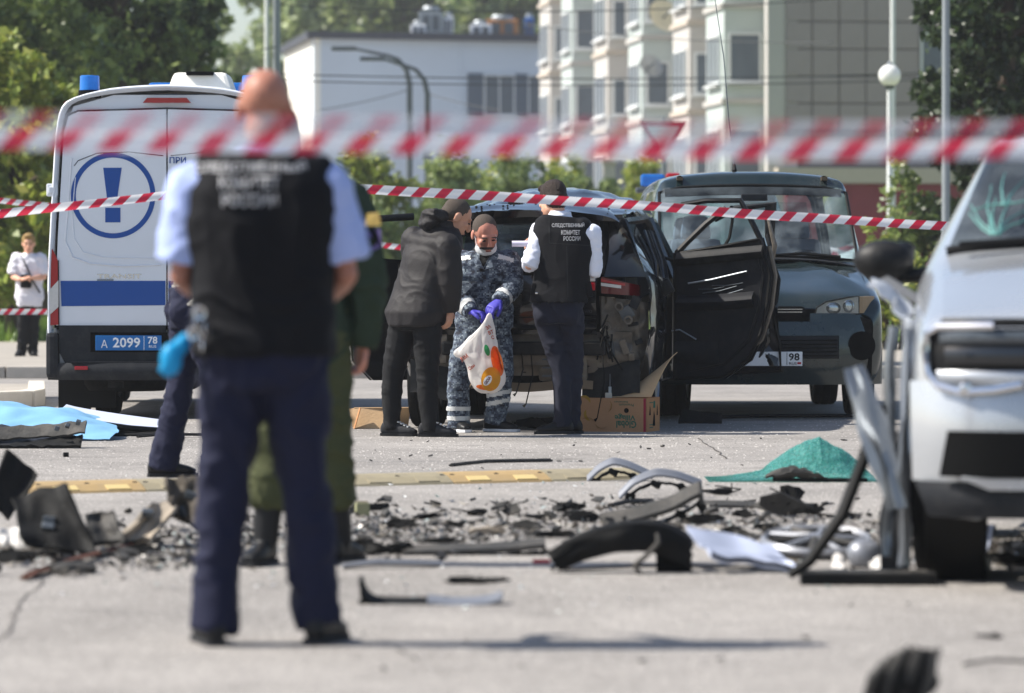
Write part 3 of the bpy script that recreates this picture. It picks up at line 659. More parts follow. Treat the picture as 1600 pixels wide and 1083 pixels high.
for s in (-1, 1):
    d = quad_xz(half(s), -.004, .02).build('rear_door', 'van_white', pv)
    # pressed lines of the window blank and the lower panel
    q = lambda pts: [(s*a, b) for a, b in pts]
    strip(q([(.03, 2.07), (.3, 2.10), (.55, 2.09), (.70, 2.03), (.73, 1.99)]), -.0245, .004, 0).build('pressed_line', 'groove', d)
    strip(q([(.75, 2.05), (.78, 1.62), (.80, 1.40), (.74, 1.27), (.60, 1.22), (.35, 1.20), (.05, 1.21)]), -.024, .009, 0).build('pressed_line', 'van_white', d, True)
    strip(q([(.72, 1.9), (.745, 1.62), (.73, 1.42), (.66, 1.31), (.5, 1.27), (.1, 1.26)]), -.024, .006, 0).build('pressed_line', 'van_white', d, True)
    zlight('blue_stripe', q([(.012, .893), (.83, .885), (.838, 1.085), (.012, 1.085)])[::s], -.025, .002, 'decal_blue', d)
    zlight('lower_cladding', q([(.008, .435), (.80, .435), (.845, .52), (.85, .73), (.008, .73)])[::s], -.012, .03, 'plastic_dark', d)
    for z, m in ((1.80, 'van_white'), (.655, 'alloy')):
        h = MB().box((s*.905, .0, z), (.09, .05, .1), bev=.012); h.box((s*.905, -.03, z), (.05, .03, .05), bev=.006); h.tube([(s*.88, -.02, z-.06), (s*.88, -.02, z+.06)], .013, 8); h.build('hinge', m, d)
    tl = quad_xz(q([(.85, .74), (.93, .735), (.935, 1.2), (.925, 1.33), (.90, 1.335), (.855, 1.24)])[::s], .01, .045).build('tail_light', 'lamp_red', pv)
    zlight('reversing_lens', q([(.852, .88), (.94, .80), (.94, .93), (.936, 1.0), (.852, 1.09)])[::s], -.037, .006, 'lamp_clear', tl)
    zlight('lens_rim', q([(.845, .735), (.853, .735), (.858, 1.24), (.85, 1.25)])[::s], -.036, .004, 'seam', tl)
    MB().lathe([(.0, -.05), (.018, -.05), (.02, -.02)], Matrix.Translation((s*.80, 0, 2.505-.02)) @ Matrix.Rotation(R(-90), 4, 'X') @ Matrix.Scale(-1, 4, (0, 0, 1)), 12).build('marker_lamp', 'lamp_red', pv)
    box('reflector', (s*.665, -.115, .40), (.105, .02, .028), 'lamp_red', pv, bev=.006)
    MB().lathe([(.0, .13), (.07, .128), (.078, .12), (.08, .02), (.085, 0)], Matrix.Translation((s*.645, .35, 2.59)), 20).build('beacon_lamp', 'beacon_blue', pv, True, 40)
    MB().lathe([(.09, 0), (.09, -.06)], Matrix.Translation((s*.645, .35, 2.6)), 16).build('beacon_base', 'seam', pv)
    mr = MB().box((s*1.13, 4.3, 1.5), (.2, .12, .34), bev=.04); mr.tube([(s*.9, 4.35, 1.35), (s*1.1, 4.3, 1.4)], .03, 6); mr.build('side_mirror', 'plastic_dark', pv)
zlight('high_brake_light', [(-.19, 2.485), (.19, 2.485), (.155, 2.525), (-.155, 2.525)], -.012, .03, 'lamp_red', pv)
# roof equipment
box('light_bar', (.2, 1.9, 2.675), (1.0, .3, .10), 'beacon_blue', pv, bev=.03)
ac = MB().box((.2, 1.1, 2.69), (.52, .7, .15), taper=.82, bev=.035).build('roof_unit', 'roof_white', pv); box('vent', (.2, .85, 2.755), (.22, .2, .03), 'seam', ac, bev=.01)
# emblem, lettering, number plate
dl = [o for o in pv.children if o.name.startswith('rear_door')][0]; dr = [o for o in pv.children if o.name.startswith('rear_door')][1]
cx, cz, n = -.424, 1.757, 64; mb = MB()
vs = []; 
for k in range(n):
    a = 2*math.pi*k/n
    for r in (.338, .298): vs.append((cx+math.cos(a)*r*.985, -.0262, cz+math.sin(a)*r))
mb.add(vs, [(2*k, 2*k+1, 2*((k+1) % n)+1, 2*((k+1) % n)) for k in range(n)]); mb.build('emblem_ring', 'decal_blue', dl)
zlight('emblem_bar', [(cx-.043, 1.69), (cx+.027, 1.69), (cx+.068, 1.975), (cx-.078, 1.975)], -.0245, .002, 'decal_blue', dl)
zlight('emblem_dot', [(cx-.062, 1.545), (cx+.058, 1.545), (cx+.058, 1.66), (cx-.062, 1.66)], -.0245, .002, 'decal_blue', dl)
mx = lambda x, z, y=-.026: frame((x, y, z), (1, 0, 0), (0, 0, 1))
text('lettering', 'TRANSIT', 'chrome', dl, mx(-.375, 1.122), .35, .036, .01, .002); text('lettering', 'ПРИ', 'decal_blue', dr, mx(.085, 2.035), .13, .05, .02)
box('model_badge', (-.485, -.027, 1.092), (.13, .004, .014), 'alloy', dl)
pl = MB().box((-.30, -.052, .597), (.52, .012, .118), bev=.005).build('number_plate', 'plate_blue', pv)
quad_xz([(-.60, .525), (.02, .525), (.02, .68), (-.60, .68)], -.04, .008).build('plate_recess', 'seam', pv)
text('plate_text', 'А', 'ink_white', pl, mx(-.49, .59, -.06), .05, .062, .0); text('plate_text', '2099', 'ink_white', pl, mx(-.315, .6, -.06), .215, .08, .02)
text('plate_text', '78', 'ink_white', pl, mx(-.11, .618, -.06), .075, .058, .02); text('plate_text', 'RUS', 'ink_white', pl, mx(-.11, .569, -.06), .058, .02, .01)
box('plate_divider', (-.178, -.0592, .597), (.004, .002, .11), 'ink_white', pl)
bp = MB().grid(lambda u, v: ((u-.5)*1.88, -.11+.11*abs(2*u-1)**6-.02*math.sin(v*3.1), .305+.135*v), 24, 5, .03).build('rear_bumper', 'plastic_dark', pv, True)
for s in (-1, 1): MB().box((s*.90, .1, .5), (.1, .34, .36), bev=.035).build('bumper_corner', 'plastic_dark', pv); box('tow_eye', (s*.40, -.05, .27), (.12, .06, .05), 'underbody', pv)
box('step_pad', (0, -.06, .445), (1.5, .1, .012), 'plastic_dark', pv)
MB().lathe([(.0, -.02), (.035, -.02), (.045, 0), (.05, .01)], Matrix.Translation((-.53, -.035, .62)) @ Matrix.Rotation(R(90), 4, 'X'), 14).build('sensor', 'seam', pv)
for s in (-1, 1):
    wheel(pv, (s*.80, .95, .345), .345, .2); wheel(pv, (s*.55, .95, .345), .345, .2); wheel(pv, (s*.82, 4.6, .345), .345, .22)
    box('mud_flap', (s*.68, .5, .22), (.46, .015, .30), 'rubber', pv)
ub = MB().box((0, 2.6, .42), (1.5, 5.0, .2)); ub.tube([(-.75, .95, .34), (.75, .95, .34)], .06, 10); ub.ell((.1, .95, .34), (.14, .17, .14)); ub.tube([(.1, 1.0, .36), (.1, 3.6, .42)], .045, 8)
ub.tube([(-.1, .12, .33), (.55, 1.6, .28)], .03, 6); ub.build('chassis', 'underbody', pv)
MB().lathe([(0, -.09), (.3, -.09), (.335, -.04), (.335, .04), (.3, .09), (0, .09)], Matrix.Translation((-.36, .42, .30)), 24).build('spare_wheel', 'tyre', pv, True)

# ------------------------------------------------------------------ dark green minivan facing us
gv = empty('green_minivan', (2.03, 33.55, 0), R(1.2), 'dusty dark green minivan with cracked windscreen standing nose towards us', 'minivan')
st = [(0.02, [(.60, .30), (.74, .30), (.80, .45), (.81, .62), (.81, .76), (.74, .82), (.5, .86), (.25, .875), (0, .88)]),
      (.14, [(.70, .27), (.84, .29), (.895, .5), (.895, .74), (.88, .90), (.80, .955), (.55, .985), (.28, .995), (0, 1.0)]),
      (.62, [(.72, .27), (.86, .29), (.91, .5), (.91, .8), (.895, 1.02), (.80, 1.105), (.55, 1.15), (.28, 1.165), (0, 1.17)]),
      (1.12, [(.72, .27), (.86, .29), (.91, .5), (.915, .85), (.90, 1.10), (.805, 1.24), (.55, 1.262), (.28, 1.272), (0, 1.275)]),
      (1.80, [(.72, .27), (.86, .29), (.91, .5), (.915, .85), (.905, 1.14), (.775, 1.80), (.60, 1.845), (.29, 1.86), (0, 1.865)]),
      (2.02, [(.72, .27), (.86, .29), (.91, .5), (.915, .85), (.905, 1.14), (.79, 1.83), (.66, 1.945), (.3, 1.985), (0, 1.99)]),
      (3.3, [(.72, .27), (.86, .29), (.91, .5), (.915, .85), (.905, 1.14), (.80, 1.83), (.67, 1.955), (.3, 1.995), (0, 2.0)]),
      (4.55, [(.72, .27), (.86, .29), (.91, .5), (.915, .85), (.905, 1.14), (.79, 1.81), (.66, 1.93), (.3, 1.975), (0, 1.98)]),
      (4.68, [(.68, .3), (.82, .32), (.86, .5), (.87, .85), (.86, 1.14), (.74, 1.78), (.60, 1.86), (.28, 1.89), (0, 1.9)])]
def gr(i, k):
    if i == 3 and k >= 5: return 'windscreen'
    if i in (0, 1, 2) and k >= 5: return 'bonnet'
    if i in (5, 6) and k == 4: return 'side_window'
    return 'body'
sh = shell(st, gr)
weld(merge(sh[('body', 1)], sh[('body', -1)]).build('body', 'green_paint', gv))
hood = weld(merge(sh[('bonnet', 1)], sh[('bonnet', -1)]).build('bonnet', 'green_paint', gv))
for v in hood.data.vertices:                              # blast dents: a diagonal crease and a shallow dish
    x, y, z = v.co; d = (x-.52)+.55*(y-.65); v.co.z += .035*math.exp(-(d/.05)**2)*max(0, 1-abs(y-.6)/.6)-.03*math.exp(-((x-.25)**2+(y-.45)**2)/.05)+.012*noise.noise(Vector((x*4, y*4, 1)))
ws = merge(sh[('windscreen', 1)], sh[('windscreen', -1)]).build('windscreen', 'glass_clear', gv, True); weld(ws)
for s in (1, -1): sh[('side_window', s)].build('side_window', 'glass_clear', gv, True)
# windscreen seal and tinted top band
rim = [(s*a, b, c) for s, seq in ((-1, [(.805, 1.105, 1.245), (.79, 1.45, 1.53), (.775, 1.79, 1.81), (.6, 1.795, 1.853), (.29, 1.795, 1.868)]), (1, [(.0, 1.795, 1.873), (.29, 1.795, 1.868), (.6, 1.795, 1.853), (.775, 1.79, 1.81), (.79, 1.45, 1.53), (.805, 1.105, 1.245)])) for a, b, c in seq]
MB().tube(rim+[(.5, 1.10, 1.272), (0, 1.10, 1.285), (-.5, 1.10, 1.272), rim[0]], .014, 6).build('windscreen_seal', 'rubber', gv, True)
MB().grid(lambda u, v: ((u-.5)*1.46, 1.715+.06*v, 1.775+.065*v+.02*(1-(2*u-1)**2)), 12, 2, .004).build('tint_band', 'glass_dark', ws)
# front face: bumper, grille, lamps, plate
zl = [(-.80, .3), (.80, .3), (.81, .62), (.80, .78), (.5, .855), (0, .875), (-.5, .855), (-.80, .78)]
quad_xz(zl, .04, .02).build('front_panel', 'underbody', gv)
def bump(u, v):
    x = (u-.5)*1.80; z = .27+.50*v; y = -.06+.24*abs(2*u-1)**5-.035*math.sin(v*math.pi)
    return (x, y, z)
def frontbar(rows, name='bumper', mat='green_paint'):
    mb = MB()
    for (x0, x1, z0, z1) in rows:
        mb.grid(lambda u, v: bump(.5+(x0+(x1-x0)*u)/1.80, (z0+(z1-z0)*v-.27)/.5), max(2, int(abs(x1-x0)*16)), 3, .03)
    return mb.build(name, mat, gv, True)
frontbar([(-.9, .9, .27, .475), (-.9, -.535, .475, .70), (.535, .9, .475, .70), (-.535, .535, .655, .70), (-.9, .9, .70, .765), (-.9, -.31, .765, .83), (.31, .9, .765, .83)])
frontbar([(-.53, .53, .48, .65)], 'lower_grille', 'plastic_dark')
for k in range(5): 
    z = .50+.03*k; MB().tube([(x, bump(.5+x/1.8, (z-.27)/.5)[1]-.012, z) for x in (-.52, -.26, 0, .26, .52)], .005, 4).build('grille_bar', 'rubber', gv)
for s in (-1, 1):
    y = bump(.5+s*.72/1.8, .6)[1]
    MB().lathe([(.105, -.004), (.115, .012), (.09, .016), (.0, .018)], Matrix.Translation((s*.715, y-.004, .575)) @ Matrix.Rotation(R(-90), 4, 'X') @ Matrix.Rotation(R(-s*14), 4, 'Y') @ Matrix.Scale(-1, 4, (0, 0, 1)), 20).build('fog_lamp_recess', 'seam', gv, True)
    hl = [(s*a, b) for a, b in [(.35, .805), (.70, .825), (.70, .965), (.62, .955), (.44, .92), (.37, .875)]]
    hp = quad_xz(hl[::s], .075, .06).build('headlight', 'lamp_clear', gv)
    MB().ell((s*.50, .03, .87), (.07, .03, .055)).build('reflector_bowl', 'chrome', hp, True); MB().ell((s*.62, .03, .885), (.055, .03, .06)).build('reflector_bowl', 'chrome', hp, True)
    quad_xz(hl[::s], .0, .006).build('lens', 'glass_lamp', hp)
    MB().tube([(a, .012, b) for a, b in hl+[hl[0]]], .007, 5).build('surround', 'rubber', hp)
    ind = MB().grid(lambda u, v: (s*(.705+.13*u), .01+.13*u**1.6, .83+.13*v+.004*u), 5, 3, .05).build('indicator', 'fog_tan', gv)
    mr = MB().box((s*1.0, 1.35, 1.17), (.2, .1, .15), bev=.035); mr.tube([(s*.88, 1.38, 1.13), (s*.98, 1.36, 1.14)], .025, 6); mr.build('side_mirror', 'plastic_dark', gv)
    wheel(gv, (s*.77, .78, .325), .325, .215); wheel(gv, (s*.77, 3.7, .325), .325, .215)
    q = [(s*.60, 1.85+.3*k, 1.945+.004*k) for k in range(9)]
    MB().tube(q, .018, 6, True, .5).build('roof_channel', 'rubber', gv)
    for k in range(2): box('rail_foot', (s*.60, 1.88, 1.93), (.05, .1, .03), 'fog_tan', gv)
quad_xz([(-.27, .815), (.27, .815), (.29, .85), (.25, .885), (-.25, .885), (-.29, .85)], .0, .02).build('grille', 'rubber', gv)
for z in (.84, .862): box('grille_slat', (0, -.028, z), (.5, .012, .006), 'chrome', gv)
pl = MB().box((-.02, -.155, .475), (.52, .012, .112), bev=.004).build('number_plate', 'plate_white', gv)
my = lambda x, z: frame((x, -.1625, z), (1, 0, 0), (0, 0, 1))
text('plate_text', '98', 'ink_black', pl, my(.175, .49), .085, .058, .02); text('plate_text', 'RUS', 'ink_black', pl, my(.165, .439), .06, .02, .01); box('flag', (.215, -.162, .441), (.03, .002, .016), 'red_paint', pl)
box('plate_divider', (.118, -.162, .475), (.004, .002, .1), 'ink_black', pl)
for s, a in ((-1, .55), (1, .62)):
    x0 = s*.1 if s < 0 else .62
    MB().tube([(-.55 if s < 0 else .02, 1.02, 1.285), (-.1 if s < 0 else .35, 1.08, 1.305), (.05 if s < 0 else .66, 1.06, 1.275)], [.012, .014, .016], 6).build('wiper', 'rubber', gv)
MB().grid(lambda u, v: ((u-.5)*1.55, .99+.1*v, 1.262+.012*v-.06*abs(2*u-1)**3), 10, 2, .01).build('cowl', 'plastic_dark', gv)
MB().tube([(-.12, 2.2, 2.0), (-.122, 2.23, 2.06)], [.022, .012], 8).build('antenna_base', 'rubber', gv)
an = MB(); 
top = Vector((-.285, 2.5, 3.6)); bt = Vector((-.12, 2.22, 2.05))
an.tube([bt, bt.lerp(top, .25), bt.lerp(top, .6)+Vector((.02, 0, 0)), top], [.006, .005, .004, .003], 6); an.build('antenna_whip', 'steel_dark', gv)
# cabin: floor, dashboard, seats, rear wall with its window
box('floor', (0, 2.9, .42), (1.7, 3.4, .1), 'underbody', gv); box('dashboard', (0, 1.25, 1.08), (1.5, .4, .26), 'dash', gv, bev=.05)
for (x, y, w) in ((-.42, 2.25, .5), (.42, 2.25, .5), (-.42, 3.3, .5), (.42, 3.3, .5)):
    se = MB().box((x, y, .78), (w, .5, .16), bev=.04).build('seat', 'seat_cloth', gv); MB().box((x, y+.28, 1.13), (w, .13, .62), (R(-12), 0, 0), .85, .05).build('backrest', 'seat_cloth', se); MB().box((x, y+.37, 1.53), (.27, .1, .2), (R(-8), 0, 0), .8, .045).build('headrest', 'seat_cloth', se)
ring = [( .42+.18*math.cos(a), 1.62+.05*math.sin(a), 1.16+.17*math.sin(a)) for a in [2*math.pi*k/20 for k in range(21)]]
MB().tube(ring, .014, 6).build('steering_wheel', 'dash', gv); MB().box((0, 1.62, 1.77), (.22, .03, .06), bev=.012).build('inner_mirror', 'dash', gv)
MB().box((0, 4.6, .78), (1.7, .06, .78)).build('tailgate', 'green_paint', gv); MB().grid(lambda u, v: ((u-.5)*(1.6-.2*v), 4.62, 1.18+.6*v), 4, 4, .006).build('rear_window', 'glass_clear', gv)

# ------------------------------------------------------------------ white police car with a light bar, hidden behind the minivan
bc = empty('police_car', (2.25, 46, 0), 0, 'police car behind the green minivan, only its blue and red light bar showing', 'car')
st = [(0, [(.6, .3), (.8, .3), (.86, .6), (.84, .9), (.8, 1.0), (.5, 1.02), (0, 1.03)]), (.9, [(.7, .25), (.86, .3), (.9, .6), (.9, .95), (.86, 1.1), (.6, 1.15), (0, 1.17)]), (1.8, [(.7, .25), (.86, .3), (.9, .6), (.9, .95), (.84, 1.3), (.7, 2.02), (0, 2.1)]), (3.8, [(.7, .25), (.86, .3), (.9, .6), (.9, .95), (.84, 1.3), (.7, 2.02), (0, 2.1)]), (4.2, [(.6, .3), (.8, .3), (.86, .6), (.86, .95), (.8, 1.3), (.62, 1.9), (0, 1.98)])]
sh = shell(st, lambda i, k: 'windscreen' if i == 1 and k >= 4 else ('side_window' if i == 2 and k == 4 else 'body'), 5, 3)
weld(merge(sh[('body', 1)], sh[('body', -1)]).build('body', 'van_white', bc)); merge(sh[('windscreen', 1)], sh[('windscreen', -1)]).build('windscreen', 'glass_dark', bc, True)
for s in (1, -1): sh[('side_window', s)].build('side_window', 'glass_dark', bc, True); wheel(bc, (s*.78, .8, .33), .33, .2); wheel(bc, (s*.78, 3.4, .33), .33, .2)
MB().box((-.66, 2.3, 2.19), (.27, .3, .14), bev=.03).build('blue_lamp', 'beacon_blue', bc); MB().box((-.43, 2.3, 2.2), (.16, .28, .15), bev=.03).build('red_lamp', 'lamp_red', bc); MB().box((-.2, 2.3, 2.08), (1.3, .3, .06), bev=.02).build('light_bar_base', 'steel_dark', bc)
# ------------------------------------------------------------------ wrecked black car, seen from behind
bs = empty('wrecked_car', (.085, 30.95, 0), R(-7), 'wrecked black car with open doors, peeled roof and missing rear bumper', 'car')
base = [(.70, .34), (.88, .35), (.93, .58), (.945, .88), (.92, 1.13)]
st = [(.10, [(.60, .40), (.80, .42), (.885, .62), (.90, .88), (.88, 1.10), (.72, 1.46), (.60, 1.56), (.3, 1.60), (0, 1.61)]),
      (.34, base+[(.71, 1.50), (.60, 1.61), (.3, 1.645), (0, 1.655)]), (.95, base+[(.71, 1.53), (.61, 1.64), (.3, 1.675), (0, 1.685)]), (1.80, base+[(.715, 1.55), (.61, 1.66), (.3, 1.69), (0, 1.70)]),
      (2.75, [(.70, .34), (.88, .35), (.93, .58), (.945, .88), (.92, 1.1), (.70, 1.53), (.6, 1.62), (.3, 1.65), (0, 1.66)]), (3.45, [(.70, .32), (.88, .33), (.93, .56), (.945, .86), (.90, 1.03), (.78, 1.13), (.55, 1.16), (.28, 1.175), (0, 1.18)]),
      (4.3, [(.68, .3), (.84, .3), (.90, .5), (.90, .75), (.86, .92), (.76, .98), (.5, 1.0), (.25, 1.01), (0, 1.01)]), (4.62, [(.6, .3), (.74, .3), (.8, .45), (.8, .65), (.76, .8), (.66, .86), (.45, .88), (.22, .89), (0, .89)])]
def br(i, k):
    if i in (2, 3) and 1 <= k <= 4: return None              # door openings
    if i in (1, 2) and k >= 6: return None                   # roof skin torn away here
    if i == 4 and k >= 5: return 'windscreen'
    if i == 1 and k == 4: return 'quarter_window'
    return 'body'
sh = shell(st, br)
bd = weld(merge(sh[('body', 1)], sh[('body', -1)]).build('body', 'black_paint', bs))
for v in bd.data.vertices:                                   # buckled sheet metal
    x, y, z = v.co; k = min(1, max(0, 1.6-y))*.028
    v.co.x += k*noise.noise(Vector((x*5, y*5, z*6))); v.co.y += k*noise.noise(Vector((x*5+9, y*4, z*6))); v.co.z += k*.7*noise.noise(Vector((x*4, y*5+7, z*5)))
merge(sh[('windscreen', 1)], sh[('windscreen', -1)]).build('windscreen', 'glass_clear', bs, True)
for s in (1, -1): sh[('quarter_window', s)].build('quarter_window', 'glass_dark', bs, True)
def crump(u, v):
    x = -.60+1.32*u; y = .55+1.9*v; b = math.sin(u*math.pi)**.6*math.sin(min(1, v*1.5)*math.pi*.5)
    return (x, y, 1.60+.20*b+.03*noise.noise(Vector((x*4, y*3, 2)))+.018*noise.noise(Vector((x*10, y*8, 5)))-.02*abs(noise.noise(Vector((x*7, y*2, 1)))))
rp = MB().grid(crump, 40, 30, .004).build('roof_panel', 'black_paint', bs, True, 50); rp['label'] = 'dented roof skin bulging upward'
# tailgate with spoiler, empty window frame, lamp strips
tg = MB().grid(lambda u, v: (-.66+1.19*u, .02-.05*math.sin(v*math.pi)+.012*noise.noise(Vector((u*5, v*4, 3)))+(.07*max(0, v-.75)), .70+.46*v), 30, 14, .05).build('tailgate', 'black_paint', bs, True, 50)
MB().grid(lambda u, v: (-.64+1.17*u, -.022+.02*math.sin(v*math.pi), .745+.085*v), 20, 3, .02).build('tailgate_sill', 'trim_black', tg, True)
fr = MB()
fr.tube([(-.66, .03, 1.16), (-.60, .25, 1.38), (-.56, .36, 1.53)], [.05, .045, .05], 8); fr.tube([(.53, .03, 1.16), (.56, .22, 1.36), (.57, .36, 1.53)], [.055, .05, .06], 8); fr.tube([(-.56, .36, 1.53), (0, .33, 1.55), (.57, .36, 1.53)], .05, 8); fr.tube([(-.66, .04, 1.17), (.53, .04, 1.17)], .04, 8)
fr.build('window_frame', 'trim_black', tg, True)
sp = MB().grid(lambda u, v: (-.64+1.34*u, .16+.40*v+.05*(2*u-1)**2, 1.575+.055*v+.03*math.sin(u*math.pi)+.012*noise.noise(Vector((u*6, v*3, 4)))), 26, 6, .05).build('spoiler', 'black_paint', tg, True, 50)
for k in range(26):
    u, v = random.random(), random.random()*.8; MB().box((-.6+1.25*u, .18+.38*v, 1.607+.05*v+.03*math.sin(u*math.pi)), (.012, .012, .012), (.3*k, .2, k)).build('grit', 'underbody', sp)
MB().box((-.12, .5, 1.66), (.1, .14, .03), bev=.01).build('roof_antenna', 'rubber', bs)
MB().grid(lambda u, v: (-.58+1.10*u, .10+.22*v+.03*noise.noise(Vector((u*4, v*4, 8))), 1.19+.32*v), 12, 8, .005).build('rear_window', 'glass_dusty', tg, True)
for (x0, x1, z0, z1, m) in ((.30, .525, 1.085, 1.13, 'lamp_clear'), (.30, .525, 1.02, 1.08, 'lamp_red'), (-.65, -.40, 1.085, 1.13, 'lamp_clear'), (-.65, -.40, 1.02, 1.08, 'lamp_red')):
    MB().box(((x0+x1)/2, -.02, (z0+z1)/2), (x1-x0, .05, z1-z0), bev=.008).build('tail_lamp', m, tg)
text('badge', 'AWD', 'chrome', tg, frame((.465, -.042, .868), (1, 0, .05), (0, 0, 1)), .075, .026, .03, .003)
MB().lathe([(.0, -.012), (.016, -.012), (.018, 0)], Matrix.Translation((-.085, -.045, .955)) @ Matrix.Rotation(R(-90), 4, 'X'), 14).build('evidence_dot', M('dot_green', '#22c24a', .4), tg)
MB().box((-.11, -.025, .95), (.2, .03, .09), bev=.01).build('number_plate_recess', 'trim_black', tg)
for s in (1, -1):
    tl = MB().grid(lambda u, v: (s*(.565+.265*u), -.005+.02*u+.20*u**3, 1.0+.12*v*(1-.35*u)-.02*u), 10, 4, .05).build('tail_light', 'lamp_dark_red', bs, True)
    MB().grid(lambda u, v: (s*(.565+.22*u), -.022+.02*u+.17*u**3, 1.055+.022*v-.03*u), 10, 2, .02).build('light_guide', 'lamp_clear', tl, True)
    MB().grid(lambda u, v: (s*(.565+.24*u), -.02+.02*u+.19*u**3, 1.085+.018*v-.045*u), 10, 2, .02).build('lens_edge', 'lamp_red', tl, True)
for s in (1, -1):
    MB().grid(lambda u, v: (s*((.545+.03*v)*(1-u)+(.885-.16*v)*u), .06+.26*v*(1-u)+.06*u+.01*noise.noise(Vector((u*4, v*6, s))), 1.12+.42*v), 8, 10, .02).build('rear_pillar', 'black_paint', bs, True, 50)
# exposed rear structure where the bumper was
rgz = random.Random(5)
MB().grid(lambda u, v: (-.78+1.56*u, .10+.03*noise.noise(Vector((u*9, v*6, 2)))-.05*math.sin(v*3.1)*math.sin(u*3.1), .40+.32*v), 40, 12, .02).build('rear_panel', 'bare_metal', bs, True, 40)
for s in (1, -1):
    MB().grid(lambda u, v: (s*(.56+.33*u), .06+.16*u+.03*noise.noise(Vector((u*8, v*8, s*3))), .50+.48*v-.05*u), 16, 18, .02).build('corner_panel', 'bare_metal', bs, True, 40)
    for k in range(9):
        c = Vector((s*rgz.uniform(.58, .84), .03+rgz.random()*.04, rgz.uniform(.52, .95)))
        MB().box(c, (rgz.uniform(.03, .1), .03, rgz.uniform(.02, .12)), (rgz.uniform(-.3, .3), rgz.uniform(-.5, .5), 0), bev=.006).build('bracket', rgz.choice(['bare_metal', 'trim_black', 'trim_black', 'steel_dark']), bs)
    for k in range(3):
        c = Vector((s*rgz.uniform(.58, .80), .035, rgz.uniform(.7, .93))); MB().lathe([(.02, -.03), (.032, -.03), (.034, 0)], Matrix.Translation(c) @ Matrix.Rotation(R(-90), 4, 'X'), 12).build('grommet', 'bare_metal', bs)
    for k in range(4):
        x = s*rgz.uniform(.52, .85); z = rgz.uniform(.6, .95); MB().tube([(x, .02, z), (x+rgz.uniform(-.06, .06), -.02, z-.12), (x+rgz.uniform(-.08, .08), .01, z-.26)], .007, 5).build('cable', 'rubber', bs, True)
    q = [(s*.70, .08, .80), (s*.86, .22, .62), (s*.93, .42, .45)]
    MB().grid(lambda u, v: (s*(.80+.13*u), .12+.42*v, .34+.42*u-.1*v+.03*noise.noise(Vector((u*6, v*6, s)))), 8, 10, .01).build('torn_liner', 'trim_black', bs, True)
    MB().grid(lambda u, v: (s*(.42+.42*u), .05+.03*v+.02*noise.noise(Vector((u*5, v*5, s+4))), .25+.24*v-.03*math.sin(u*5)), 10, 6, .008).build('splash_guard', 'trim_black', bs, True)
    # rear side rail cover peeled back along the opening
    MB().grid(lambda u, v: (s*(.955+.02*math.sin(u*3)), .30+.62*u, 1.12-.42*u+.09*v), 12, 3, .012).build('quarter_trim', 'black_paint', bs, True)
    wheel(bs, (s*.80, .72, .365), .365, .235); wheel(bs, (s*.80, 3.5, .365), .365, .235)
mu = MB().box((.28, .2, .47), (.36, .28, .22), bev=.03).build('muffler', 'bare_metal', bs)
for k in range(3): box('muffler_rib', (.28, .045, .40+.06*k), (.30, .02, .012), 'steel_dark', mu)
MB().tube([(.32, .15, .335), (.30, .0, .33), (.31, -.03, .33)], [.045, .045, .05], 10).build('tail_pipe', 'fog_tan', bs, True)
MB().grid(lambda u, v: (-.55+1.05*u, .03+.03*v, .30+.06*v+.012*math.sin(u*9)), 20, 3, .01).build('skid_plate', 'fog_tan', bs, True)
MB().box((0, .02, .60), (1.2, .07, .1), bev=.015).build('bumper_beam', 'trim_black', bs)
for k, (x, l) in enumerate([(.57, .52), (-.02, .34), (.05, .42), (-.35, .3)]):
    MB().tube([(x, .0, .62), (x+.02, -.04, .62-l*.5), (x-.03, -.03, .62-l), (x-.05, -.03, .60-l)], [.005, .005, .005, .012], 5).build('hanging_cable', 'rubber', bs, True)
box('floor', (0, 2.2, .38), (1.55, 4.2, .12), 'underbody', bs); box('dashboard', (0, 3.0, 1.0), (1.45, .4, .3), 'dash', bs, bev=.05)
for (x, y) in ((-.42, 1.15), (.42, 1.15), (-.42, 2.1), (.42, 2.1)):
    se = MB().box((x, y, .68), (.52, .5, .16), bev=.04).build('seat', 'headliner', bs); MB().box((x, y-.3, 1.0), (.52, .13, .55), (R(12), 0, 0), .88, .05).build('backrest', 'headliner', se); MB().box((x, y-.38, 1.36), (.26, .1, .16), (R(8), 0, 0), .8, .04).build('headrest', 'headliner', se)
for s in (1, -1):
    MB().tube([(s*.90, 1.86, .4), (s*.91, 1.86, 1.1), (s*.73, 1.88, 1.56)], .045, 6).build('door_pillar', 'black_paint', bs)
    MB().tube([(s*.70, .3, 1.52), (s*.70, 1.8, 1.56), (s*.70, 2.75, 1.54), (s*.86, 3.4, 1.12)], .035, 6).build('roof_rail', 'black_paint', bs, True)
    MB().box((s*.88, 1.85, .40), (.1, 1.9, .12), bev=.02).build('door_sill', 'black_paint', bs)
hl = MB().grid(lambda u, v: (s*.4*0+(-.15+.75*u), .35+.02*v, 1.20+.28*v+.04*noise.noise(Vector((u*3, v*3, 6)))), 8, 6, .006).build('hanging_headliner', 'headliner', bs, True)
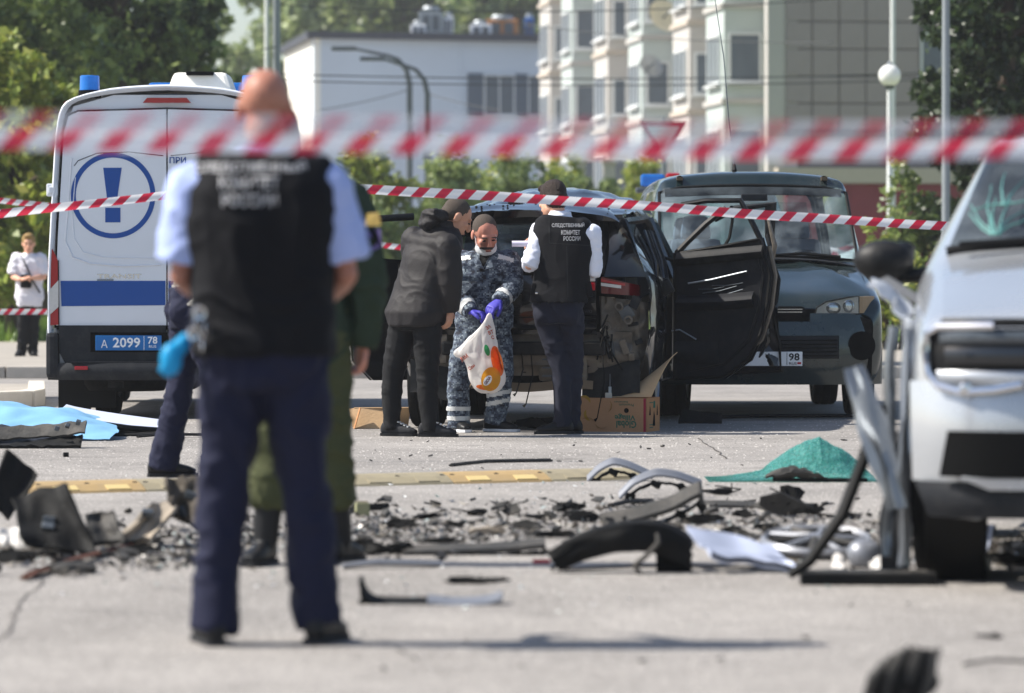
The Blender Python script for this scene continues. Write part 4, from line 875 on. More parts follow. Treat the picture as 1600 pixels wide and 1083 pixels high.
# doors: outline in (u, z) where u runs from the hinge to the free edge
def cardoor(name, hinge, ang, outline, framepts, mat_in, parent, label, extra=None, th=.07):
    d = empty(name, hinge); d.parent = parent; d.rotation_euler = (0, 0, ang); d['label'] = label
    fm = frame((0, 0, 0), (1, 0, 0), (0, 0, 1)); MB().prism(outline, fm, th*.5).build('inner_panel', mat_in, d)
    big = [(u*1.01, z+(.012 if z > .8 else -.012)) for u, z in outline]
    MB().prism(big, frame((0, th*.5+.002, 0), (1, 0, 0), (0, 0, 1)), th*.5).build('outer_skin', 'black_paint', d)
    MB().tube([(u, -.02, z) for u, z in framepts], .028, 6, True, .8).build('window_frame', 'trim_black', d, True, 60)
    MB().tube([(u*.97+.015, -.045, z) for u, z in outline+[outline[0]]], .014, 5).build('door_seal', 'rubber', d, True, 60)
    return d
S = 205.0
def ol(pts, x0): return [((x-x0)/S, CAMH+(425-y)/S) for x, y in pts]
rd = cardoor('rear_door', (.955, 1.70, 0), R(-12), ol([(1037, 592), (1120, 588), (1160, 560), (1180, 520), (1192, 470), (1196, 430), (1180, 374), (1110, 386), (1037, 396)], 1037),
             ol([(1178, 376), (1160, 340), (1145, 314), (1090, 314), (1050, 320)], 1037), 'inner_door', bs, 'open right rear door showing its dark inner panel')
MB().tube([(u, -.03, z) for u, z in ol([(1042, 396), (1060, 378), (1090, 350), (1122, 326)], 1037)], .024, 6).build('loose_frame_bar', 'trim_black', rd, True)
MB().tube([(u, -.02, z) for u, z in ol([(1130, 322), (1132, 345), (1127, 372), (1112, 396)], 1037)], .012, 5).build('window_divider', 'rubber', rd, True)
MB().grid(lambda u, v: (.03+.68*u, -.06-.035*math.sin(v*math.pi), 1.20+.10*v+.06*u), 14, 4, .03).build('window_sill_pad', 'trim_black', rd, True)
MB().tube([(u, -.055, z) for u, z in ol([(1062, 443), (1100, 437), (1157, 424)], 1037)], .007, 5).build('trim_strip', 'steel', rd, True)
for k, (x0, y0, x1, y1) in enumerate([(1078, 452, 1120, 448), (1085, 458, 1140, 447), (1090, 465, 1150, 452), (1100, 446, 1150, 442)]):
    MB().tube([(u, -.042, z) for u, z in ol([(x0, y0), ((x0+x1)/2, (y0+y1)/2+2), (x1, y1)], 1037)], .0035, 4).build('speaker_slot', 'steel_dark', rd)
MB().grid(lambda u, v: (.04+.60*u, -.045-.07*math.sin(v*math.pi), .86+.12*v+.03*u*u), 14, 6, .03).build('armrest', 'inner_door', rd, True)
MB().grid(lambda u, v: (.02+.34*u, -.045-.05*math.sin(v*math.pi)*(1-u), .46+.17*v), 10, 5, .03).build('door_pocket', 'inner_door', rd, True)
MB().tube([(u, -.05, z) for u, z in ol([(1035, 517), (1048, 515), (1075, 530)], 1037)], .006, 5).build('pocket_trim', 'steel', rd, True)
for k in range(4):
    o = 6*k; MB().tube([(u, -.03+.012*k, z) for u, z in ol([(1172+o, 385), (1182+o, 430), (1176+o, 480), (1160+o, 530), (1120+o*.7, 568), (1060, 580+k*2)], 1037)], [.016, .016, .016, .016, .014, .01], 6).build('edge_moulding', ['trim_black', 'black_paint', 'trim_black', 'bare_metal'][k], rd, True)
fd_ = cardoor('front_door', (1.02, 2.75, 0), R(-4), ol([(1085, 590), (1228, 584), (1226, 540), (1216, 500), (1224, 440), (1206, 392), (1085, 398)], 1085), ol([(1208, 398), (1215, 316), (1150, 324), (1118, 340)], 1085), 'inner_door', bs, 'open right front door behind the rear one')
MB().box((.60, -.01, 1.50), (.075, .04, .40), bev=.012).build('frame_post', 'trim_black', fd_)
for k in range(6):
    z0 = .45+.15*k; MB().tube([(.50+.025*k, -.05, z0), (.60+.01*k, -.09, z0+.16), (.585, -.04, z0+.40)], [.01, .02, .012], 6).build('torn_edge', ['black_paint', 'trim_black', 'bare_metal'][k % 3], fd_, True)
MB().grid(lambda u, v: (.55+.12*u, -.03-.03*math.sin(v*7+u*2), .42+.5*v), 5, 14, .01).build('torn_skin', 'black_paint', fd_, True)
ld_ = cardoor('rear_door', (-.955, 1.70, 0), R(180+28), [(0, .34), (.44, .34), (.58, .48), (.62, .9), (.55, 1.26), (0, 1.22)], [(.55, 1.26), (.58, 1.55), (.1, 1.58)], 'inner_door', bs, 'open left rear door behind the man in black')
MB().box((.955, .66, 1.03), (.15, .05, .12), (0, R(-28), 0), bev=.02).build('fuel_flap', 'trim_black', bs); MB().box((.84, .60, .955), (.12, .03, .05), (0, R(-28), 0), bev=.01).build('flap_arm', 'bare_metal', bs)
MB().tube([(.76, 1.7, 1.30), (1.02, 1.66, 1.22), (1.20, 1.64, 1.17)], .013, 6).build('door_strut', 'rubber', bs, True)
for k in range(4):
    y = .5+.27*k; MB().tube([(.93, y, 1.10), (.90, y+.12, 1.24), (.80, y+.32, 1.46)], [.018, .012, .015], 6).build('side_trim', 'trim_black' if k % 2 else 'black_paint', bs, True)

# ------------------------------------------------------------------ silver car nose at the right
sc_ = empty('silver_car', (2.33, 15.25, 0), R(-7), 'silver car with torn wing and cracked windscreen, nose towards us', 'car')
st = [(0.0, [(.55, .30), (.68, .32), (.74, .50), (.76, .70), (.74, .84), (.66, .90), (.45, .93), (.22, .94), (0, .945)]),
      (.17, [(.68, .25), (.83, .29), (.885, .5), (.885, .76), (.865, .93), (.78, .99), (.52, 1.015), (.26, 1.025), (0, 1.03)]),
      (.80, [(.70, .25), (.86, .30), (.915, .5), (.92, .82), (.90, 1.03), (.80, 1.12), (.54, 1.155), (.27, 1.17), (0, 1.175)]),
      (1.30, [(.70, .25), (.86, .30), (.915, .5), (.92, .84), (.91, 1.10), (.80, 1.225), (.56, 1.255), (.28, 1.27), (0, 1.275)]),
      (2.15, [(.70, .25), (.86, .30), (.915, .5), (.92, .86), (.915, 1.14), (.65, 1.63), (.54, 1.665), (.28, 1.685), (0, 1.69)]),
      (2.45, [(.70, .25), (.86, .30), (.915, .5), (.92, .86), (.915, 1.14), (.66, 1.64), (.56, 1.70), (.28, 1.725), (0, 1.73)]),
      (3.4, [(.70, .25), (.86, .30), (.915, .5), (.92, .86), (.91, 1.15), (.66, 1.62), (.56, 1.68), (.28, 1.70), (0, 1.705)]),
      (4.4, [(.66, .3), (.82, .32), (.88, .5), (.89, .86), (.84, 1.05), (.7, 1.1), (.5, 1.12), (.25, 1.13), (0, 1.13)])]
def sr(i, k):
    if i == 3 and k >= 5: return 'windscreen'
    if i <= 2 and k >= 5: return 'bonnet'
    if i in (4, 5) and k == 4: return 'side_window'
    return 'body'
sh = shell(st, sr, 8, 5)
sb = weld(merge(sh[('body', 1)], sh[('body', -1)]).build('body', 'silver_paint', sc_)); weld(merge(sh[('bonnet', 1)], sh[('bonnet', -1)]).build('bonnet', 'silver_paint', sc_))
# wheel arches cut out of the wings
bm = bmesh.new(); bm.from_mesh(sb.data)
bmesh.ops.delete(bm, geom=[f for f in bm.faces if abs(f.calc_center_median().x) > .62 and any((f.calc_center_median().y-yc)**2+(f.calc_center_median().z-.34)**2 < .43**2 for yc in (.86, 3.5))], context='FACES'); bm.to_mesh(sb.data); bm.free()
quad_xz([(-.73, .30), (.73, .30), (.74, .6), (.73, .83), (.6, .9), (.0, .935), (-.6, .9), (-.73, .83), (-.74, .6)], .03, .01).build('front_core', 'underbody', sc_)
wsb = weld(merge(sh[('windscreen', 1)], sh[('windscreen', -1)]).build('windscreen', 'glass_dark', sc_))
bvw = BVHTree.FromPolygons([v.co.copy() for v in wsb.data.vertices], [tuple(p.vertices) for p in wsb.data.polygons])
M('crack_glass', '#5f8f8a', .3); rgk = random.Random(12)
def wcrack(x, z, ang, ln):
    pts = []
    for k in range(7):
        hit = bvw.ray_cast(Vector((x, -1, z)), Vector((0, 1, 0)))
        if hit[0] is None: break
        pts.append(hit[0]-Vector((0, .004, 0))); ang += rgk.uniform(-.35, .35); x += math.cos(ang)*ln/6; z += math.sin(ang)*ln/6
    if len(pts) > 2: MB().tube(pts, [.006*(1-.8*k/len(pts)) for k in range(len(pts))], 4).build('crack', 'crack_glass', wsb)
for a in (60, 85, 105, 130, 150, 40, 95): wcrack(-.60+rgk.uniform(-.03, .03), 1.30, R(a), rgk.uniform(.10, .26))
for a in (20, 60, 110, 170): wcrack(-.58, 1.42, R(a), .14)
for s in (1, -1): sh[('side_window', s)].build('side_window', 'glass_dark', sc_, True)
MB().tube([(-.80, 1.29, 1.235), (-.56, 1.28, 1.268), (0, 1.28, 1.285), (.56, 1.28, 1.268), (.80, 1.29, 1.235)], .022, 6).build('cowl_strip', 'rubber', sc_, True)
MB().tube([(-.75, 1.20, 1.262), (-.3, 1.24, 1.29), (.1, 1.22, 1.28)], .014, 6).build('wiper', 'rubber', sc_, True)
def fp(x, off=0): return -.062+.20*abs(x/.885)**6+off                # plan curve of the nose
def nose(name, poly_lo, poly_hi, z0, z1, mat, parent, off=0, th=.02, n=24, bulge=.02):
    poly_lo, poly_hi = sorted(poly_lo), sorted(poly_hi)
    return MB().grid(lambda u, v: ((poly_lo[0]+(poly_lo[1]-poly_lo[0])*u)*(1-v)+(poly_hi[0]+(poly_hi[1]-poly_hi[0])*u)*v, fp((poly_lo[0]+(poly_lo[1]-poly_lo[0])*u), off)-bulge*math.sin(v*math.pi), z0+(z1-z0)*v), n, 6, th).build(name, mat, parent, True)
nose('bumper', (-.90, .90), (-.91, .91), .40, .76, 'silver_paint', sc_, 0, .03, 40, .03)
nose('chin', (-.84, .84), (-.89, .89), .27, .40, 'plastic_dark', sc_, .01, .03, 40)
nose('skid_plate', (-.62, .62), (-.72, .72), .375, .415, 'silver_paint', sc_, -.045, .02, 30, .0)
for s in (-1, 1):
    nose('air_intake', (s*.34, s*.80), (s*.30, s*.77), .42, .585, 'seam', sc_, -.056, .01, 10, .0)
    hd = nose('headlight', (s*.40, s*.84), (s*.42, s*.83), .80, .955, 'trim_black', sc_, -.012, .05, 14, .01)
    nose('upper_lens', (s*.42, s*.80), (s*.42, s*.80), .900, .942, M('lens_smoke', '#4c5258', .1, coat=.8, var=.3, scale=25), hd, -.03, .012, 12, .006); nose('projector', (s*.44, s*.78), (s*.44, s*.78), .825, .885, M('lens_dark', '#1d2126', .1, coat=.8, var=.3, scale=25), hd, -.034, .012, 12, .012)
    MB().tube([(s*a, fp(a, -.035), z) for a, z in [(.60, .962), (.80, .957), (.845, .93), (.85, .87), (.835, .79), (.80, .745), (.72, .725), (.60, .735), (.50, .755)]], .017, 8).build('light_blade', 'chrome', hd, True)
    nose('fog_panel', (s*.48, s*.80), (s*.46, s*.81), .755, .80, 'silver_paint', sc_, -.026, .02, 12, .01)
    MB().lathe([(.0, -.012), (.02, -.01), (.028, 0)], Matrix.Translation((s*.70, fp(.7, -.04), .735)) @ Matrix.Rotation(R(-90), 4, 'X'), 12).build('parking_sensor', 'chrome', sc_)
    wheel(sc_, (s*.79, .86, .345), .345, .225, R(-4))
    wheel(sc_, (s*.79, 3.5, .345), .345, .225)
    MB().lathe([(.425, -.10), (.425, .12), (.2, .13)], Matrix.Translation((s*.74, .86, .36)) @ Matrix.Rotation(R(90*s), 4, 'Y'), 28).build('wheel_liner', 'rubber', sc_, True)
nose('upper_grille', (-.42, .42), (-.46, .46), .79, .935, 'rubber', sc_, -.006, .02, 20)
for k in range(4): nose('grille_bar', (-.40, .40), (-.40, .40), .81+.03*k, .822+.03*k, 'chrome', sc_, -.026, .01, 16, 0)
nose('bonnet_lip', (-.80, .80), (-.79, .79), .958, .99, 'trim_black', sc_, -.006, .03, 30, .008)
# door mirror, broken loose
mr = MB().ell((-1.05, 1.50, 1.20), (.125, .09, .085)); mr.box((-1.03, 1.54, 1.20), (.2, .1, .15), bev=.03); mo = remeshed('side_mirror', mr, .012, 'trim_black', sc_, 3)
MB().tube([(-.88, 1.50, 1.145), (-1.0, 1.5, 1.135)], [.035, .025], 8).build('mirror_arm', 'trim_black', sc_, True)
MB().ell((-1.06, 1.60, 1.20), (.09, .012, .06)).build('mirror_glass', 'lamp_clear', mo)
MB().grid(lambda u, v: (-1.06+.16*u, 1.46-.02*v, 1.115-.10*u+.04*v), 6, 3, .008).build('mirror_shell', 'silver_paint', sc_, True)
# torn wing panels standing away from the body
def bent(name, a, b, w, mat, parent, th=.008, curl=.03, seed=1, n=14, wd=(1, 0, 0)):
    a, b, wd = Vector(a), Vector(b), Vector(wd)
    return MB().grid(lambda u, v: a.lerp(b, v)+wd*(w*(u-.5)*(1-.35*abs(2*v-1)**2))+Vector((curl*noise.noise(Vector((u*2, v*3, seed))), curl*noise.noise(Vector((u*3, v*2, seed+5))), curl*math.sin(v*3.1)*.5)), 5, n, th).build(name, mat, parent, True, 60)
w1 = bent('torn_wing', (-.945, .52, .06), (-.925, .62, .98), .10, 'silver_paint', sc_, .012, .03, 3, 18, (.5, .8, 0)); w1['label'] = 'torn silver wing edge hanging beside the wheel'
bent('torn_wing', (-1.00, .50, .10), (-.975, .60, .95), .06, 'alloy', sc_, .01, .04, 8, 18, (.4, .9, 0)); bent('torn_liner', (-.985, .75, .03), (-.97, .8, .55), .12, 'plastic_dark', sc_, .01, .05, 9)
bent('torn_trim_blade', (-.965, .42, .28), (-1.13, .55, .80), .13, 'alloy', sc_, .012, .03, 4, 16, (.8, .5, .2)); bent('torn_skin', (-.93, 1.0, .98), (-1.09, 1.1, 1.12), .14, 'silver_paint', sc_, .01, .04, 6, 10, (.2, .9, .3))
MB().tube([(-1.03, .55, .66), (-1.09, .53, .46), (-1.17, .48, .25), (-1.29, .42, .08), (-1.36, .40, .03)], [.02, .024, .024, .022, .016], 8, True, 1.3).build('dangling_seal', 'rubber', sc_, True)
box('floor', (0, 2.2, .34), (1.5, 3.6, .1), 'underbody', sc_); box('dashboard', (0, 1.5, 1.08), (1.4, .4, .26), 'dash', sc_, bev=.05)
for x in (-.4, .4):
    se = MB().box((x, 2.3, .72), (.5, .5, .16), bev=.04).build('seat', 'dash', sc_); MB().box((x, 2.6, 1.05), (.5, .13, .58), (R(-12), 0, 0), .86, .05).build('backrest', 'dash', se); MB().box((x, 2.68, 1.42), (.26, .1, .18), (R(-8), 0, 0), .8, .04).build('headrest', 'dash', se)
# ------------------------------------------------------------------ people
def skinm(key, col):
    m = M(key, col, .5, var=.14, scale=28, bump=.08, bscale=90); b = m.node_tree.nodes['Principled BSDF']
    b.inputs['Subsurface Weight'].default_value = .12; b.inputs['Subsurface Radius'].default_value = (.012, .005, .003); return m
skinm('skin_pink', '#c98b74'); skinm('skin_brown', '#a87461'); skinm('skin_red', '#b87e6c'); skinm('skin_tan', '#b98a72'); skinm('skin_pale', '#d6a288')
M('shirt_blue', '#a3b2e0', .85, var=.06, scale=20, bump=.15, bscale=120); M('shirt_white', '#dfe2ee', .85, var=.05, scale=20, bump=.12); M('vest_black', '#0d0e13', .9, spec=.25, var=.2, scale=30, bump=.2, bscale=150)
M('navy', '#131730', .85, spec=.3, var=.15, scale=25, bump=.15, bscale=140); M('navy_dark', '#181b2a', .85, spec=.3, var=.15, scale=25, bump=.12, bscale=140); M('olive', '#2e3a2e', .9, spec=.2, var=.18, scale=18, bump=.2); M('olive_pants', '#444830', .9, spec=.2, var=.18, scale=18, bump=.2)
M('jacket_black', '#191618', .7, spec=.35, var=.18, scale=20, bump=.1, bscale=60); M('trouser_black', '#0d0e11', .85, spec=.3, var=.2, scale=25, bump=.12); M('shoe_black', '#101114', .5, var=.2, scale=30); M('sole_white', '#d9dade', .7); M('sole_dark', '#26272a', .8)
M('hair_dark', '#2a1d16', .55, var=.5, scale=90, bump=.8, bscale=140); M('hair_grey', '#4a413a', .8, var=.35, scale=140, bump=.5, bscale=260); M('hair_buzz', '#4f3a2e', .8, var=.35, scale=140, bump=.5, bscale=260); M('hair_blond', '#8f7448', .7, var=.3, scale=90, bump=.6)
M('glove_violet', '#4440a8', .45, var=.15, scale=30, bump=.15); M('glove_cyan', '#1a9fd6', .45, var=.15, scale=25, bump=.2, tl=.2); M('reflective', '#c6c8c8', .35, var=.08, scale=60); M('mask_white', '#eef1f3', .8, var=.03, tl=.45); M('silver_cloth', '#9a9690', .4, .4, var=.35, scale=30, bump=.5, bscale=40)
M('vest_text', '#c9c9cc', .5); M('patch_yellow', '#7d6c3c', .6); M('patch_violet', '#6a5f9a', .6); M('eye', '#1c1512', .3); M('lip', '#8a4a42', .5); camo_mat('camo'); M('tee_white', '#d8d6de', .85, var=.05)

def unit(v): return Vector(v).normalized()
def ringp(c, side, fwd, hw, hd, n=22, e=2.5):
    out = []
    for k in range(n):
        t = 2*math.pi*k/n; cs, sn = math.cos(t), math.sin(t)
        out.append(c+side*(hw*math.copysign(abs(cs)**(2/e), cs))+fwd*(hd*math.copysign(abs(sn)**(2/e), sn)))
    return out
def limb(mb, pts, rs, flat=1.0):
    pts = [Vector(p) for p in pts]
    P = []; Rr = []
    for i in range(len(pts)-1):
        for k in range(4):
            t = k/4; P.append(pts[i].lerp(pts[i+1], t)); Rr.append(rs[i]+(rs[i+1]-rs[i])*t)
    P.append(pts[-1]); Rr.append(rs[-1])
    for _ in range(1):
        P = [P[0]]+[(P[i-1]+P[i]*2+P[i+1])/4 for i in range(1, len(P)-1)]+[P[-1]]
    mb.tube(P, Rr, 14, True, flat)
    for p, r in ((P[0], Rr[0]), (P[-1], Rr[-1])): mb.ell(p, (r*.98,)*3, None, 12, 8)
def shaft_limb(mb, pts, rs): # no rounded end at the bottom (sleeve or trouser hem)
    pts = [Vector(p) for p in pts]; P = []; Rr = []
    for i in range(len(pts)-1):
        for k in range(4):
            t = k/4; P.append(pts[i].lerp(pts[i+1], t)); Rr.append(rs[i]+(rs[i+1]-rs[i])*t)
    P.append(pts[-1]); Rr.append(rs[-1]); P = [P[0]]+[(P[i-1]+P[i]*2+P[i+1])/4 for i in range(1, len(P)-1)]+[P[-1]]
    mb.tube(P, Rr, 14); mb.ell(P[0], (Rr[0]*.98,)*3, None, 12, 8)
def hand(mb, w, d, palm, thumb, curl=.5, k=1.0, grow=0.0):
    w = Vector(w); d = unit(d); palm = unit(Vector(palm)-d*Vector(palm).dot(d)); side = d.cross(palm).normalized()
    if side.dot(Vector(thumb)) < 0: side = -side                  # side points to the thumb
    mb.loft([ringp(w+d*t*k, side, palm, (hw+grow)*k, (th+grow)*k, 14, 2.6) for t, hw, th in ((-.02, .026, .02), (.02, .032, .019), (.06, .041, .016), (.095, .040, .012))])
    for off, ln in ((.031, .072), (.0105, .082), (-.0105, .076), (-.031, .06)):
        p = w+d*.088*k+side*off*k; dd = d.copy(); pts = [p]; a = curl
        for seg in (.42, .33, .25):
            dd = (Matrix.Rotation(a, 3, side if False else d.cross(palm).normalized()) @ dd) if False else (dd*math.cos(a)+unit(palm-dd*palm.dot(dd))*math.sin(a)).normalized()
            p = p+dd*ln*seg*k; pts.append(p)
        mb.tube(pts, [(.0095+grow)*k, (.009+grow)*k, (.0082+grow)*k, (.007+grow)*k], 8); mb.ell(pts[-1], ((.0072+grow)*k,)*3, None, 8, 6)
    p0 = w+d*.025*k+side*.028*k; p1 = p0+(d*.6+side*.55+palm*.3).normalized()*.04*k; p2 = p1+(d*.85+side*.15+palm*.5).normalized()*.035*k; p3 = p2+(d*.8-side*.1+palm*.6).normalized()*.025*k
    mb.tube([p0, p1, p2, p3], [(.015+grow)*k, (.0125+grow)*k, (.0105+grow)*k, (.008+grow)*k], 8)
def head(mb, c, f, u, k=1.0):
    c = Vector(c); f = unit(f); u = unit(Vector(u)-f*Vector(u).dot(f)); s = f.cross(u).normalized(); rot = Matrix((s, f, u)).transposed()
    def e(fx, sx, ux, r): mb.ell(c+f*fx*k+s*sx*k+u*ux*k, tuple(q*k for q in r), rot, 18, 12)
    e(-.012, 0, .032, (.075, .096, .084)); e(.026, 0, -.035, (.060, .068, .086)); e(.058, 0, -.098, (.032, .032, .026)); e(.0, .0, -.06, (.058, .07, .05))
    e(.080, 0, .030, (.050, .016, .012)); e(.088, 0, -.066, (.025, .014, .012)); e(.066, .038, -.018, (.022, .022, .02)); e(.066, -.038, -.018, (.022, .022, .02))
    mb.tube([c+f*.090*k+u*.022*k, c+f*.106*k-u*.008*k, c+f*.116*k-u*.030*k], [.008*k, .011*k, .0135*k], 8); mb.ell(c+f*.112*k-u*.032*k, (.014*k,)*3, None, 10, 8)
    for q in (1, -1): e(-.012, q*.078, -.008, (.009, .022, .033)); e(-.02, q*.074, -.03, (.008, .012, .016))
    return rot
def face_bits(o, c, f, u, hairmat, k=1.0, hair='short', brow='eye'):
    c = Vector(c); f = unit(f); u = unit(Vector(u)-f*Vector(u).dot(f)); s = f.cross(u).normalized(); rot = Matrix((s, f, u)).transposed()
    for q in (1, -1):
        MB().ell(c+f*.087*k+s*q*.031*k+u*.004*k, (.013*k, .008*k, .006*k), rot, 10, 8).build('eye', 'eye', o, True, 90)
        MB().ell(c+f*.094*k+s*q*.033*k+u*.028*k, (.022*k, .006*k, .004*k), rot, 10, 6).build('eyebrow', hairmat, o, True, 90)
    MB().ell(c+f*.100*k-u*.068*k, (.020*k, .005*k, .0045*k), rot, 10, 6).build('lips', 'lip', o, True, 90)
    if hair:
        mb = MB()
        if hair == 'crop': mb.ell(c-f*.018*k+u*.036*k, (.0772*k, .0930*k, .0846*k), rot, 24, 16); mb.ell(c-f*.048*k+u*.0*k, (.0715*k, .064*k, .066*k), rot, 20, 12)
        elif hair == 'buzz': mb.ell(c-f*.022*k+u*.035*k, (.0772*k, .0918*k, .0848*k), rot, 24, 16); mb.ell(c-f*.045*k-u*.005*k, (.073*k, .066*k, .07*k), rot, 20, 12)
        elif hair == 'fringe': mb.ell(c-f*.036*k-u*.012*k, (.0775*k, .072*k, .052*k), rot, 20, 12)
        else: mb.ell(c-f*.022*k+u*.042*k, (.084*k, .10*k, .088*k), rot, 24, 16); mb.ell(c-f*.045*k-u*.005*k, (.08*k, .075*k, .085*k), rot, 20, 12); mb.ell(c+f*.055*k+u*.098*k, (.06*k, .04*k, .028*k), rot, 16, 10)
        remeshed('hair', mb, .006*k, hairmat, o, 2, (.0035 if hair == 'full' else .0008, (60, 60, 40), 2))
def shoe(mb, ankle, d, k=1.0, sole=False):
    a = Vector(ankle); d = unit((d[0], d[1], 0)); s = Vector((d.y, -d.x, 0)); u = Vector((0, 0, 1)); g = Vector((a.x, a.y, 0))
    if sole:
        out = []
        for t, w in ((-.085, .018), (-.075, .033), (-.02, .036), (.06, .038), (.12, .046), (.165, .043), (.20, .024)): out.append((t, w))
        prof = [g+d*t*k+s*w*k for t, w in out]+[g+d*t*k-s*w*k for t, w in out[::-1]]
        n = len(prof); mb.add([p+u*.002 for p in prof]+[p+u*.021*k for p in prof], [tuple(range(n))[::-1], tuple(range(n, 2*n))]+[(i, (i+1) % n, n+(i+1) % n, n+i) for i in range(n)]); return
    for t, w, z, h in ((-.078, .026, .05, .03), (-.06, .033, .058, .045), (0, .036, .06, .052), (.05, .037, .05, .042), (.10, .043, .041, .032), (.15, .042, .036, .025), (.185, .028, .032, .018)):
        pass
    mb.loft([ringp(g+d*t*k+u*z*k, s, u, w*k, h*k, 14, 2.6) for t, w, z, h in ((-.082, .02, .046, .022), (-.065, .033, .056, .044), (0, .036, .058, .05), (.05, .037, .05, .042), (.10, .043, .042, .033), (.15, .042, .036, .026), (.188, .026, .03, .016))])
    mb.tube([g+u*.06*k, g+u*.11*k], [.042*k, .038*k], 12)
def peel(name, src, pred, mat, off=.004, thick=True):
    """an outer layer following another garment's surface where pred(centre, normal) holds"""
    me = src.data; idx = {}; vs = []; fs = []
    for p in me.polygons:
        if pred(p.center, p.normal):
            q = []
            for i in p.vertices:
                if i not in idx: idx[i] = len(vs); vs.append(me.vertices[i].co+me.vertices[i].normal*off)
                q.append(idx[i])
            fs.append(q)
    m = bpy.data.meshes.new(name); m.from_pydata([tuple(v) for v in vs], [], fs); m.update()
    for p in m.polygons: p.use_smooth = True
    return link(name, m, mat, src)

